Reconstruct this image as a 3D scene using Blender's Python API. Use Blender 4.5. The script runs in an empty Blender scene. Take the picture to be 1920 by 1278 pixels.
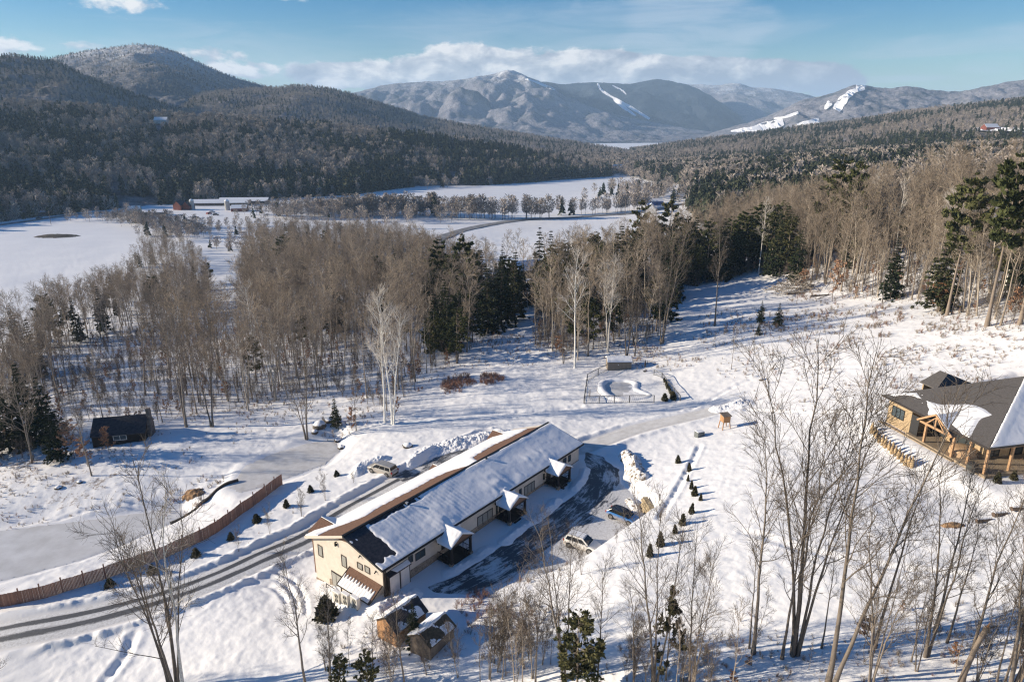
import bpy, bmesh, math, random
import numpy as np
from mathutils import Vector, Matrix
RNG = np.random.default_rng(7)
random.seed(7)
SC = bpy.context.scene
COL = SC.collection
# ------------------------------------------------------------------ camera
CAMZ, PITCH, FPX = 50.0, math.radians(17.4), 1280.0
CP, SP = math.cos(PITCH), math.sin(PITCH)
cam_d = bpy.data.cameras.new('camera'); cam = bpy.data.objects.new('camera', cam_d); COL.objects.link(cam)
cam.location = (0, 0, CAMZ); cam.rotation_euler = (math.pi/2-PITCH, 0, 0)
cam_d.sensor_width = 36; cam_d.lens = 36*FPX/1920; cam_d.clip_start = 0.5; cam_d.clip_end = 40000
SC.camera = cam

def ray(px, py):
    a = (px-960)/FPX; b = (py-639)/FPX
    return np.array([a, CP-b*SP, -SP-b*CP])
def at_z(px, py, z):
    """the point of a sight line that lies at height z"""
    d = ray(px, py); t = (z-CAMZ)/d[2]
    return np.array([d[0]*t, d[1]*t, z])
def z_for(y, py):
    """height of the point at forward distance y that is seen at row py"""
    b = (py-639)/FPX
    return CAMZ + y*(b*CP+SP)/(b*SP-CP)

# ------------------------------------------------------------------ noise
def _hash(ix, iy, s):
    h = (ix.astype(np.int64)*374761393 + iy.astype(np.int64)*668265263 + s*974634533) & 0xffffffff
    h = ((h ^ (h >> 13))*1274126177) & 0xffffffff
    h = ((h ^ (h >> 16))*2246822519) & 0xffffffff
    return ((h ^ (h >> 15)) & 0xffff)/65535.0
def vnoise(x, y, s=0):
    x = np.asarray(x, float); y = np.asarray(y, float)
    ix = np.floor(x); iy = np.floor(y); fx = x-ix; fy = y-iy
    fx = fx*fx*(3-2*fx); fy = fy*fy*(3-2*fy)
    a = _hash(ix, iy, s); b = _hash(ix+1, iy, s); c = _hash(ix, iy+1, s); d = _hash(ix+1, iy+1, s)
    return (a+(b-a)*fx)*(1-fy)+(c+(d-c)*fx)*fy
def fbm(x, y, s=0, o=4, g=0.5):
    t = 0; a = 1; n = 0
    for i in range(o):
        t = t+a*vnoise(x*2**i+17.3*i, y*2**i-9.1*i, s+i); n += a; a *= g
    return t/n*2-1
def sstep(a, b, x):
    t = np.clip((x-a)/(b-a), 0, 1); return t*t*(3-2*t)

# ------------------------------------------------------------------ terrain
CTRL = [  # (column, row, height): where the ground is seen in the photograph and how high it lies
 (730,1105,-1.1),(800,1060,-1),(900,1000,-.7),(1000,930,-.4),(1090,868,.1),(1000,1030,-.8),(1080,980,-.6),(1140,900,0),(900,1080,-.9),(830,1110,-1.1),(760,1140,-1.4),
 (586,1090,-5.0),(640,1120,-3.4),(590,1030,-4.9),(520,1040,-5.1),(450,1070,-5.3),(300,1122,-5.8),(150,1160,-6.4),(0,1190,-7),
 (650,970,-4.3),(717,890,-2.2),(780,895,-2.2),(850,855,-1.2),(900,825,-.7),(1080,800,.2),(1200,800,1.2),(1300,778,2.2),(1380,762,3),
 (1160,735,.6),(1160,690,.5),(1100,755,.2),(1270,745,1.4),(1000,760,-.6),(800,775,-2.2),(700,810,-3.2),(600,800,-4.6),(560,870,-5.6),(620,840,-5.2),
 (530,905,-4.6),(450,960,-5.2),(300,1045,-6.0),(150,1098,-6.6),(0,1135,-7.2),(600,920,-3.6),(500,985,-5.0),(250,1100,-6.1),
 (330,960,-8.6),(200,1000,-9),(0,1040,-9.2),(150,945,-8.2),(50,930,-7.8),(250,900,-7.0),(400,880,-6.2),(100,870,-7),(230,815,-6.4),(350,790,-6.6),(470,800,-6),
 (0,800,-10),(150,720,-12),(300,700,-12),(450,720,-8.5),(600,720,-6.5),(740,700,-4.2),(850,690,-2.5),(900,650,-4),(980,620,-4.5),(900,590,-8),(1000,690,-1.2),
 (1060,660,-.5),(1140,650,.6),(1240,620,2.2),(1340,600,4),(1420,560,4.5),(1500,535,5),(1600,560,8.5),(1720,580,12),(1850,612,16),(1920,612,17),(1300,690,2.6),
 (1500,690,6.6),(1650,700,9.5),(1900,690,14),(1650,790,9.9),(1800,870,10),(1900,900,10.1),(1800,1000,9.6),(1500,900,7.0),(1350,840,3.8),(1280,880,3.0),
 (1215,955,2.7),(1160,1005,2.5),(1100,1060,2.3),(1060,1085,1.2),(980,1120,.3),(1250,1000,3.7),(1200,1100,4.4),(1400,1100,7.2),(1490,1230,9),(1300,1270,7.4),(1100,1270,4.2),(960,1270,2),
 (700,1270,-1.6),(770,1190,-.8),(500,1250,-3.6),(330,1270,-5.2),(100,1270,-7),(1900,1270,13.2),(1700,1150,10.8),(1700,1270,11.8),(450,1160,-4.2),
 # the valley
 (30,590,-30),(150,500,-30),(60,430,-30),(250,430,-30),(400,400,-30),(330,480,-28),(440,520,-26),(230,600,-22),(100,640,-19),(440,620,-18),(600,600,-15),(700,560,-18),(540,470,-28),(700,440,-30),
 (850,440,-29),(800,500,-23),(960,450,-29),(1080,430,-29),(1160,400,-29),(1080,370,-30),(1160,345,-30),(800,380,-30),(650,370,-30),(500,375,-30),(300,375,-29),(100,385,-29),(0,390,-28),
 (1200,500,-9),(1300,480,-8),(1250,400,-27),(1400,372,-14),(1330,395,-16),(1230,330,-29),(1000,500,-14),
]
WCTRL = [  # (azimuth, distance, height) of ground hidden by the woods
 (.58,220,21),(.45,220,11),(.33,230,2),(.58,350,15),(.45,350,6),(.33,350,-3),(.6,560,10),(.47,560,3),(.35,560,-8),(.22,560,-25),(.6,900,14),(.47,900,5),(.35,900,-6),(.22,900,-24),
 (.1,1000,-30),(-.1,1000,-30),(-.3,1000,-30),(-.5,1000,-30),(-.65,800,-30),(-.65,400,-30),(-.68,200,-17),(-.68,120,-11),(-.68,60,-8),(-.3,40,-5),(.1,36,4),(.68,40,16),(.72,100,19),(.72,200,23)]
_pw = [at_z(*c) for c in CTRL] + [np.array([math.sin(a)*r, math.cos(a)*r, z]) for a, r, z in WCTRL]
_pw = np.array(_pw)
def _q(x, y):
    r = np.clip(np.hypot(x, y), 34, 1050); a = np.clip(np.arctan2(x, y), -.8, .8)
    return np.log(r), a
_qa, _qb = _q(_pw[:,0], _pw[:,1]); _N = len(_pw); _C2 = .07**2
_phi = np.sqrt((_qa[:,None]-_qa)**2+(_qb[:,None]-_qb)**2+_C2)
_A = np.zeros((_N+3, _N+3)); _A[:_N,:_N] = _phi - np.eye(_N)*.012; _A[:_N,_N] = 1; _A[:_N,_N+1] = _qa; _A[:_N,_N+2] = _qb; _A[_N:,:_N] = _A[:_N,_N:].T
_W = np.linalg.solve(_A, np.concatenate([_pw[:,2], [0,0,0]]))
def h_base(x, y):
    x = np.asarray(x, float); y = np.asarray(y, float); sh = x.shape
    a, b = _q(x.ravel(), y.ravel()); out = np.empty(a.shape)
    for i in range(0, len(a), 200000):
        p = np.sqrt((a[i:i+200000,None]-_qa)**2+(b[i:i+200000,None]-_qb)**2+_C2)
        out[i:i+200000] = p@_W[:_N] + _W[_N] + _W[_N+1]*a[i:i+200000] + _W[_N+2]*b[i:i+200000]
    return out.reshape(sh)

def seg_dist(x, y, pts, closed=False):
    """distance to a polyline, signed along-position"""
    pts = np.asarray(pts, float); n = len(pts); best = np.full(x.shape, 1e9); along = np.zeros(x.shape); side = np.zeros(x.shape); acc = 0
    for i in range(n if closed else n-1):
        p = pts[i]; q = pts[(i+1) % n]; d = q-p; L = math.hypot(*d)+1e-9
        t = np.clip(((x-p[0])*d[0]+(y-p[1])*d[1])/L**2, 0, 1)
        dd = np.hypot(x-p[0]-t*d[0], y-p[1]-t*d[1]); m = dd < best
        cr = (d[0]*(y-p[1])-d[1]*(x-p[0]))
        best = np.where(m, dd, best); along = np.where(m, acc+t*L, along); side = np.where(m, np.sign(cr), side); acc += L
    return best, along, side
def inside(x, y, pts):
    pts = np.asarray(pts, float); r = np.zeros(x.shape, bool); n = len(pts)
    for i in range(n):
        x1, y1 = pts[i]; x2, y2 = pts[(i+1) % n]
        c = ((y1 > y) != (y2 > y)) & (x < (x2-x1)*(y-y1)/(y2-y1+1e-12)+x1); r ^= c
    return r
def sdf(x, y, pts):
    d, _, _ = seg_dist(x, y, pts, True); return np.where(inside(x, y, pts), -d, d)
def gbase(px, py):
    d = ray(px, py); t = np.geomspace(25, 3000, 1500)
    P = d[None,:]*t[:,None]; g = h_base(P[:,0], P[:,1]); k = np.argmax(P[:,2]+CAMZ < g)
    if k == 0: k = len(t)-1
    return P[k,:2]
def gpoly(pp): return np.array([gbase(*p) for p in pp])
def smooth(pts, n=6):
    """Catmull-Rom through points"""
    pts = np.asarray(pts, float); P = np.vstack([2*pts[0]-pts[1], pts, 2*pts[-1]-pts[-2]]); out = []
    for i in range(1, len(P)-2):
        for t in np.linspace(0, 1, n, endpoint=False):
            a, b, c, d = P[i-1], P[i], P[i+1], P[i+2]
            out.append(.5*(2*b+(c-a)*t+(2*a-5*b+4*c-d)*t*t+(3*b-a-3*c+d)*t**3))
    out.append(pts[-1]); return np.array(out)
# --- house axes (long building)
HB = np.array([-14.4, 64.96]); HU = np.array([.625, .781]); HN = np.array([-.781, .625])  # front near corner, along, towards the back
def hxy(u, w): return HB+HU*u+HN*w
FLATS = []   # (polygon, height, falloff)
def lot_z(x, y):
    u = (x-HB[0])*HU[0]+(y-HB[1])*HU[1]; return np.clip(-1.05+.028*u, -1.15, .15)
def at_lot(px, py):
    p = at_z(px, py, -.5)
    for _ in range(6): p = at_z(px, py, float(lot_z(p[0], p[1])))
    return p
FLATS.append((np.array([hxy(-1.0,-3.4), hxy(41.5,-3.4), hxy(41.5,5), hxy(-1.0,5)]), lot_z, 1.8))
LOT = np.array([at_lot(*p)[:2] for p in [(800,1100),(812,1112),(880,1115),(960,1090),(1030,1075),(1085,1062),(1150,1018),(1215,975),(1195,935),(1165,905),(1160,880),(1130,856),(1098,846),(1095,862),(1100,885),(1085,920),(1050,945),(990,985),(920,1035),(860,1075)]])
FLATS.append((LOT, lot_z, 1.6))
POND1 = np.array([at_z(*p, -9)[:2] for p in [(-160,1012),(0,994),(150,976),(250,962),(335,956),(352,966),(300,992),(235,1020),(150,1052),(60,1076),(0,1090),(-160,1125)]])
FLATS.append((POND1, -9.0, 2.5))
POND2 = np.array([at_z(*p, -5.6)[:2] for p in [(425,915),(460,872),(510,850),(565,833),(628,822),(640,845),(610,872),(560,890),(500,912),(450,925)]])
FLATS.append((POND2, -5.6, 3.0))
RH_K = np.array([56.1,72.8]); RH_V = np.array([-.22,.976]); RH_P = np.array([.976,.22])   # timber house corner and axes
FLATS.append((np.array([RH_K-RH_V*2-RH_P*.5, RH_K+RH_V*17-RH_P*.5, RH_K+RH_V*17+RH_P*26, RH_K-RH_V*2+RH_P*26]), 10.1, 4.0))
FIELD2 = None
_dr = [(-120,1217),(0,1190),(110,1170),(200,1150),(300,1122),(400,1085),(500,1042),(575,1008),(640,968),(720,922),(800,880),(860,850),(910,823)]
DRIVE = smooth(gpoly(_dr), 8)
PATH = smooth(gpoly([(1085,842),(1130,826),(1200,802),(1300,779),(1375,760)]), 8)
VANP = gpoly([(690,890),(745,880),(800,872),(760,905),(700,905)])
TRACKS = [(smooth(gpoly(p), 6), w, dp) for p, w, dp in [
 ([(470,1075),(510,1072),(545,1085),(568,1115),(575,1150)],.28,.16),([(455,1085),(505,1082),(533,1095),(553,1120),(558,1150)],.28,.16),([(430,1100),(490,1094),(520,1105),(538,1128)],.28,.13),
 ([(1235,975),(1262,930),(1290,880),(1312,835)],.35,.22),([(640,812),(760,787),(880,775),(1000,772),(1090,762)],.4,.2),([(655,822),(760,797),(870,786),(960,784)],.35,.16),
 ([(1290,770),(1390,720),(1500,690),(1640,690)],.4,.16),([(1640,770),(1560,772),(1480,772),(1400,768)],.4,.22),([(1330,1010),(1400,1000),(1500,1030),(1640,1060),(1800,1080)],.5,.14),([(60,1000),(150,962),(260,945),(330,950)],.4,.2),([(250,1190),(230,1230),(190,1278)],.5,.3),([(1240,1110),(1340,1090),(1460,1060),(1560,1050)],.8,.12)]]
def h(x, y, noise=True):
    x = np.asarray(x, float); y = np.asarray(y, float)
    z = h_base(x, y); calm = np.zeros(x.shape)
    def near(poly, m):
        lo = poly.min(0)-m; hi = poly.max(0)+m
        return (x > lo[0]) & (x < hi[0]) & (y > lo[1]) & (y < hi[1])
    for line, w, bank in ((DRIVE, 2.6, .7), (PATH, 1.9, .35)):
        m = near(line, 8)
        if m.any():
            d, s, sd = seg_dist(x[m], y[m], line)
            cut = 1-sstep(w, w+.7, d); calm[m] = np.maximum(calm[m], 1-sstep(w, w+1.2, d))
            lump = .65+.5*fbm(x[m]*.9, y[m]*.9, 31, 3)
            zz = z[m] - .12*cut
            if noise: zz = zz + bank*np.clip(lump, .1, 2)*np.exp(-((d-w-.95)/.55)**2)
            z[m] = zz
    if noise:
        for line, w, dp in TRACKS:
            m = near(line, 3)
            if m.any():
                d, s, sd = seg_dist(x[m], y[m], line); k = .55+.9*vnoise(s*1.6, s*0, 5); z[m] = z[m]-dp*k*np.exp(-(d/w)**2)+dp*.35*np.exp(-((d-2.1*w)/(.8*w))**2)
    for poly, zf, fo in FLATS:
        m = near(poly, fo+1)
        if m.any():
            d = sdf(x[m], y[m], poly); k = 1-sstep(0, fo, d)
            zz = zf(x[m], y[m]) if callable(zf) else zf; z[m] = z[m]*(1-k)+zz*k; calm[m] = np.maximum(calm[m], 1-sstep(-.3, fo*.6, d))
    if noise:
        r = np.hypot(x, y)
        rough = np.clip(.35+.9*vnoise(x*.03+5, y*.03, 3)-.35, .12, 1)*(1+.9*sstep(110, 170, y)*sstep(-60, 10, x))
        f = 1-sstep(400, 700, r)
        z = z + (1-calm)*f*(rough*.42*fbm(x*.16, y*.16, 11, 5, .55) + .5*fbm(x*.035, y*.035, 19, 2) + .10*fbm(x*.8, y*.9, 23, 3, .6))
    return z
def ground(px, py):
    """where a sight line first meets the ground"""
    d = ray(px, py); t = np.geomspace(25, 4000, 2500)
    P = d[None,:]*t[:,None]; g = h(P[:,0], P[:,1]); k = int(np.argmax(P[:,2]+CAMZ < g))
    if k == 0: k = len(t)-1
    return np.array([P[k,0], P[k,1], g[k]])
def hz(x, y): return float(h(np.array([x]), np.array([y]))[0])

# ------------------------------------------------------------------ mesh helpers
def link(o, parent=None):
    COL.objects.link(o)
    if parent is not None: o.parent = parent
    return o
def npmesh(name, V, Q=None, T=None, mats=(), midx=None, smooth_=False, uv=None):
    me = bpy.data.meshes.new(name); V = np.asarray(V, np.float32)
    Q = np.zeros((0,4), np.int32) if Q is None else np.asarray(Q, np.int32).reshape(-1,4)
    T = np.zeros((0,3), np.int32) if T is None else np.asarray(T, np.int32).reshape(-1,3)
    me.vertices.add(len(V)); me.vertices.foreach_set('co', V.ravel())
    loops = np.concatenate([Q.ravel(), T.ravel()]); me.loops.add(len(loops)); me.loops.foreach_set('vertex_index', loops)
    n = len(Q)+len(T); me.polygons.add(n)
    st = np.concatenate([np.arange(len(Q))*4, len(Q)*4+np.arange(len(T))*3]).astype(np.int32)
    me.polygons.foreach_set('loop_start', st)
    if midx is not None: me.polygons.foreach_set('material_index', np.asarray(midx, np.int32))
    if smooth_: me.polygons.foreach_set('use_smooth', np.ones(n, bool))
    if uv is not None:
        l = me.uv_layers.new(name='UVMap'); l.data.foreach_set('uv', np.asarray(uv, np.float32)[loops].ravel())
    me.update(calc_edges=True)
    for m in mats: me.materials.append(m)
    return me
def tag(o, label=None, cat=None, group=None, kind=None):
    if label: o['label'] = label
    if cat: o['category'] = cat
    if group: o['group'] = group
    if kind: o['kind'] = kind
    return o
def empty(name, loc, rz=0.0, label=None, cat=None, group=None):
    o = bpy.data.objects.new(name, None); o.empty_display_size = .3; link(o)
    o.location = tuple(float(v) for v in loc); o.rotation_euler = (0, 0, rz)
    return tag(o, label, cat, group)
class MB:
    """collects boxes, prisms, tubes and loose faces into one mesh"""
    def __init__(s): s.v = []; s.f = []; s.m = []; s.cur = 0
    def face_verts(s, pts, faces):
        b = len(s.v); s.v += [tuple(map(float, p)) for p in pts]; s.f += [[b+i for i in f] for f in faces]; s.m += [s.cur]*len(faces); return s
    def box(s, lo, hi, M=None):
        (x0,y0,z0),(x1,y1,z1) = lo, hi
        P = [(x0,y0,z0),(x1,y0,z0),(x1,y1,z0),(x0,y1,z0),(x0,y0,z1),(x1,y0,z1),(x1,y1,z1),(x0,y1,z1)]
        if M is not None: P = [M@Vector(p) for p in P]
        return s.face_verts(P, [(0,3,2,1),(4,5,6,7),(0,1,5,4),(1,2,6,5),(2,3,7,6),(3,0,4,7)])
    def prism(s, poly, axis, a, b):
        """polygon in the plane across axis, pulled from a to b"""
        n = len(poly); P = []
        for t in (a, b):
            for (p, q) in poly: P.append({'x':(t,p,q),'y':(p,t,q),'z':(p,q,t)}[axis])
        F = [tuple(range(n))[::-1], tuple(range(n, 2*n))]+[(i,(i+1)%n,n+(i+1)%n,n+i) for i in range(n)]
        return s.face_verts(P, F)
    def slab(s, quad, th):
        """a plate: polygon and the same polygon th lower"""
        n = len(quad); P = [tuple(p) for p in quad]+[(p[0],p[1],p[2]-th) for p in quad]
        return s.face_verts(P, [tuple(range(n)), tuple(range(2*n-1, n-1, -1))]+[(i,n+i,n+(i+1)%n,(i+1)%n) for i in range(n)])
    def bar(s, p, q, w, d=None):
        """square bar between two points"""
        p = Vector(p); q = Vector(q); t = (q-p).normalized(); a = Vector((0,0,1)) if abs(t.z) < .9 else Vector((0,1,0))
        u = t.cross(a).normalized()*w/2; v = u.cross(t).normalized()*(d or w)/2
        return s.face_verts([p-u-v,p+u-v,p+u+v,p-u+v,q-u-v,q+u-v,q+u+v,q-u+v], [(0,3,2,1),(4,5,6,7),(0,1,5,4),(1,2,6,5),(2,3,7,6),(3,0,4,7)])
    def cyl(s, p, q, r, k=12, r2=None):
        p = Vector(p); q = Vector(q); t = (q-p).normalized(); a = Vector((0,0,1)) if abs(t.z) < .9 else Vector((0,1,0))
        u = t.cross(a).normalized(); v = u.cross(t); r2 = r if r2 is None else r2
        P = [p+(u*math.cos(i*2*math.pi/k)+v*math.sin(i*2*math.pi/k))*r for i in range(k)]+[q+(u*math.cos(i*2*math.pi/k)+v*math.sin(i*2*math.pi/k))*r2 for i in range(k)]
        return s.face_verts(P, [tuple(range(k)), tuple(range(2*k-1, k-1, -1))]+[(i,k+i,k+(i+1)%k,(i+1)%k) for i in range(k)])
    def build(s, name, mat, parent=None, bevel=0, smooth_=False):
        me = bpy.data.meshes.new(name); me.from_pydata(s.v, [], s.f); me.update()
        for m in (mat if isinstance(mat, (list, tuple)) else [mat]): me.materials.append(m)
        me.polygons.foreach_set('material_index', s.m)
        bm = bmesh.new(); bm.from_mesh(me); bmesh.ops.recalc_face_normals(bm, faces=bm.faces); bm.to_mesh(me); bm.free()
        if smooth_: me.polygons.foreach_set('use_smooth', [True]*len(me.polygons))
        o = link(bpy.data.objects.new(name, me), parent)
        if bevel:
            b = o.modifiers.new('bevel', 'BEVEL'); b.width = bevel; b.segments = 2; b.limit_method = 'ANGLE'
        return o
def copy_thing(o, name=None):
    """a thing with copies of its parts and sub-parts, mesh data shared"""
    c = o.copy(); COL.objects.link(c)
    for ch in [k for k in o.children]:
        d = ch.copy(); COL.objects.link(d); d.parent = c
        for g in [k for k in ch.children]:
            e = g.copy(); COL.objects.link(e); e.parent = d
    return c

# ------------------------------------------------------------------ materials
def mat(name, col, rough=.8, spec=.3, metal=0, build=None):
    m = bpy.data.materials.new(name); m.use_nodes = True; nt = m.node_tree; b = nt.nodes['Principled BSDF']
    b.inputs['Base Color'].default_value = (*col, 1); b.inputs['Roughness'].default_value = rough
    b.inputs['Specular IOR Level'].default_value = spec; b.inputs['Metallic'].default_value = metal
    if build: build(nt, b)
    return m
def N(nt, t, **kw):
    n = nt.nodes.new(t)
    for k, v in kw.items(): setattr(n, k, v)
    return n
def tex(nt, scale=(1,1,1), coord='Object', rot=(0,0,0)):
    tc = N(nt, 'ShaderNodeTexCoord'); mp = N(nt, 'ShaderNodeMapping'); mp.inputs['Scale'].default_value = scale; mp.inputs['Rotation'].default_value = rot
    if coord == 'World':
        g = N(nt, 'ShaderNodeNewGeometry'); nt.links.new(g.outputs['Position'], mp.inputs['Vector'])
    else: nt.links.new(tc.outputs[coord], mp.inputs['Vector'])
    return mp.outputs['Vector']
def noise(nt, vec, scale, detail=4, rough=.55, dist=0):
    n = N(nt, 'ShaderNodeTexNoise'); n.inputs['Scale'].default_value = scale; n.inputs['Detail'].default_value = detail
    n.inputs['Roughness'].default_value = rough; n.inputs['Distortion'].default_value = dist
    if vec is not None: nt.links.new(vec, n.inputs['Vector'])
    return n.outputs['Fac']
def ramp(nt, fac, stops):
    r = N(nt, 'ShaderNodeValToRGB'); e = r.color_ramp.elements
    while len(e) < len(stops): e.new(.5)
    for i, (p, c) in enumerate(stops):
        e[i].position = p; e[i].color = (*c, 1) if len(c) == 3 else c
    nt.links.new(fac, r.inputs['Fac']); return r.outputs['Color']
def mix(nt, fac, a, b, mode='MIX'):
    m = N(nt, 'ShaderNodeMix', data_type='RGBA', blend_type=mode)
    for s, v in ((0, fac), (6, a), (7, b)):
        if hasattr(v, 'is_output'): nt.links.new(v, m.inputs[s])
        elif s == 0: m.inputs[0].default_value = v
        else: m.inputs[s].default_value = (*v, 1)
    return m.outputs[2]
def bump(nt, b, fac, strength=.4, dist=.1):
    n = N(nt, 'ShaderNodeBump'); n.inputs['Strength'].default_value = strength; n.inputs['Distance'].default_value = dist
    nt.links.new(fac, n.inputs['Height']); nt.links.new(n.outputs['Normal'], b.inputs['Normal'])
def mottled(name, c1, c2, scale=3, rough=.85, bs=.3, bd=.05, stretch=(1,1,1), spec=.25, coord='Object', lo=.35, hi=.65):
    def f(nt, b):
        v = tex(nt, stretch, coord); n = noise(nt, v, scale, 6, .6)
        nt.links.new(ramp(nt, n, [(lo, c1), (hi, c2)]), b.inputs['Base Color'])
        if bs: bump(nt, b, n, bs, bd)
    return mat(name, c1, rough, spec, build=f)
def grain(name, c1, c2, board=.2, axis=0, rough=.85, gap=True, coord='Object'):
    """boards: a tone per board, dark joints, grain along the board"""
    def f(nt, b):
        v = tex(nt, (1,1,1), coord); sx = N(nt, 'ShaderNodeSeparateXYZ'); nt.links.new(v, sx.inputs[0])
        d = N(nt, 'ShaderNodeMath', operation='DIVIDE'); nt.links.new(sx.outputs[axis], d.inputs[0]); d.inputs[1].default_value = board
        fl = N(nt, 'ShaderNodeMath', operation='FLOOR'); nt.links.new(d.outputs[0], fl.inputs[0])
        wn = N(nt, 'ShaderNodeTexWhiteNoise', noise_dimensions='1D'); nt.links.new(fl.outputs[0], wn.inputs['W'])
        fr = N(nt, 'ShaderNodeMath', operation='FRACT'); nt.links.new(d.outputs[0], fr.inputs[0])
        c = ramp(nt, wn.outputs['Value'], [(0, c1), (1, c2)])
        n = noise(nt, v, 5, 5); c = mix(nt, .35, c, ramp(nt, n, [(.3, tuple(x*.55 for x in c1)), (.7, c2)]))
        if gap:
            j = ramp(nt, fr.outputs[0], [(0, (0,0,0)), (.08, (1,1,1))]); c = mix(nt, j, tuple(x*.3 for x in c1), c)
        nt.links.new(c, b.inputs['Base Color'])
    return mat(name, c1, rough, .2, build=f)
# ------------------------------------------------------------------ light and sky
SUN_EL, SUN_AZ = math.radians(16.5), math.radians(-87.5)      # azimuth clockwise from straight ahead
TO_SUN = Vector((math.sin(SUN_AZ)*math.cos(SUN_EL), math.cos(SUN_AZ)*math.cos(SUN_EL), math.sin(SUN_EL)))
sun_d = bpy.data.lights.new('sun', 'SUN'); sun_d.energy = 4.8; sun_d.angle = math.radians(.53); sun_d.color = (1, .87, .685)
sun = link(bpy.data.objects.new('sun', sun_d)); sun.rotation_euler = TO_SUN.to_track_quat('Z', 'Y').to_euler(); sun.location = TO_SUN*400
W = bpy.data.worlds.new('World'); SC.world = W; W.use_nodes = True
def build_world():
    nt = W.node_tree; bg = nt.nodes['Background']; bg.inputs['Strength'].default_value = .08
    sky = N(nt, 'ShaderNodeTexSky', sky_type='NISHITA'); sky.sun_disc = False; sky.sun_elevation = SUN_EL; sky.sun_rotation = SUN_AZ
    sky.altitude = 300; sky.air_density = 1.0; sky.dust_density = .3; sky.ozone_density = 2.0
    tc = N(nt, 'ShaderNodeTexCoord'); d = tc.outputs['Generated']
    sx = N(nt, 'ShaderNodeSeparateXYZ'); nt.links.new(d, sx.inputs[0])
    def M(op, a, b=None, c=None):
        m = N(nt, 'ShaderNodeMath', operation=op)
        for i, v in enumerate((a, b, c)):
            if v is None: continue
            if hasattr(v, 'is_output'): nt.links.new(v, m.inputs[i])
            else: m.inputs[i].default_value = v
        return m.outputs[0]
    az = M('ARCTAN2', sx.outputs[0], sx.outputs[1]); el = M('ARCSINE', sx.outputs[2])
    cv = N(nt, 'ShaderNodeCombineXYZ'); nt.links.new(az, cv.inputs[0]); nt.links.new(M('MULTIPLY', el, 1.9), cv.inputs[1]); v = cv.outputs[0]
    n1 = noise(nt, v, 14, 8, .58, .25); n2 = noise(nt, v, 45, 5, .6)
    off = N(nt, 'ShaderNodeVectorMath', operation='ADD'); nt.links.new(v, off.inputs[0]); off.inputs[1].default_value = (-.012, .02, 0)
    n1b = noise(nt, off.outputs[0], 14, 4, .58, .25)
    def angles(px, py):
        r = ray(px, py); return math.atan2(r[0], r[1]), math.atan2(r[2], math.hypot(r[0], r[1]))
    def blob(px, py, wx, wy):
        a, e = angles(px, py); return M('SUBTRACT', 1, M('ADD', M('POWER', M('DIVIDE', M('SUBTRACT', az, a), wx/FPX), 2), M('POWER', M('DIVIDE', M('SUBTRACT', el, e), wy/FPX), 2)))
    def union(L):
        r = None
        for b in L: r = b if r is None else M('SMOOTH_MAX', r, b, .5)
        return r
    cum = union([M('SUBTRACT', M('MULTIPLY', blob(*b), .55), .1) for b in [(215,-2,80,24),(5,92,55,24),(155,92,36,16),(560,-4,36,9)]]+[blob(*b) for b in [(400,118,75,26),(480,132,40,14),(610,142,75,24),(700,142,70,28),(780,132,70,28),(870,117,95,34),(960,122,80,30),(1060,122,80,30),(1150,124,90,30),(1230,134,70,24),
        (1330,136,95,26),(1430,142,80,26),(1520,150,75,26),(1560,158,50,20),(1000,140,200,22),(1300,150,200,20)]])
    bank = union([blob(1130,136,440,30), blob(880,122,110,32), blob(1110,124,120,28), blob(1340,138,110,26), blob(640,140,80,22), blob(1430,146,190,26)])
    dens = M('ADD', M('MULTIPLY', M('SUBTRACT', n1, .5), 2.9), M('MULTIPLY', M('SUBTRACT', n2, .5), 1.5)); dens = M('ADD', dens, M('ADD', M('MINIMUM', M('MULTIPLY', cum, 1.1), .55), M('MULTIPLY', M('MINIMUM', M('MAXIMUM', bank, 0), .5), 1.5)))
    cmask = N(nt, 'ShaderNodeMapRange', interpolation_type='SMOOTHSTEP'); nt.links.new(dens, cmask.inputs[0]); cmask.inputs[1].default_value = -.02; cmask.inputs[2].default_value = .62
    gate = N(nt, 'ShaderNodeMapRange', interpolation_type='SMOOTHSTEP'); nt.links.new(cum, gate.inputs[0]); gate.inputs[1].default_value = -.75; gate.inputs[2].default_value = .2
    cm = M('MULTIPLY', M('MULTIPLY', cmask.outputs[0], gate.outputs[0]), .93)
    # high thin cloud
    sv = N(nt, 'ShaderNodeMapping'); nt.links.new(v, sv.inputs['Vector']); sv.inputs['Rotation'].default_value = (0,0,.35); sv.inputs['Scale'].default_value = (.6, 2.2, 1)
    n3 = noise(nt, sv.outputs[0], 9, 9, .65, .7)
    ci = union([blob(*b) for b in [(1290,35,150,85),(1230,90,110,50),(1340,80,90,60),(1400,40,80,35)]])
    cib = union([blob(*b) for b in [(1830,78,190,20),(1930,70,150,26),(1640,150,130,7),(1720,98,170,10),(1010,40,24,26),(1080,25,16,26),(430,110,300,70),(1100,60,500,60),(1860,120,60,16)]])
    def thin(m, lo, hi, amt, k):
        q = N(nt, 'ShaderNodeMapRange', interpolation_type='SMOOTHSTEP'); nt.links.new(M('ADD', M('MULTIPLY', M('SUBTRACT', n3, .5), k), M('MINIMUM', m, .7)), q.inputs[0]); q.inputs[1].default_value = lo; q.inputs[2].default_value = hi
        return M('MULTIPLY', q.outputs[0], amt)
    cc = M('MAXIMUM', thin(ci, .0, 1.1, .55, 2.2), thin(cib, .1, 1.2, .4, 2.0))
    # tone of the cumulus: lit from the sun's side, greyer to the right and underneath
    sh = M('MULTIPLY', M('SUBTRACT', n1, n1b), 3.2)
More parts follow.
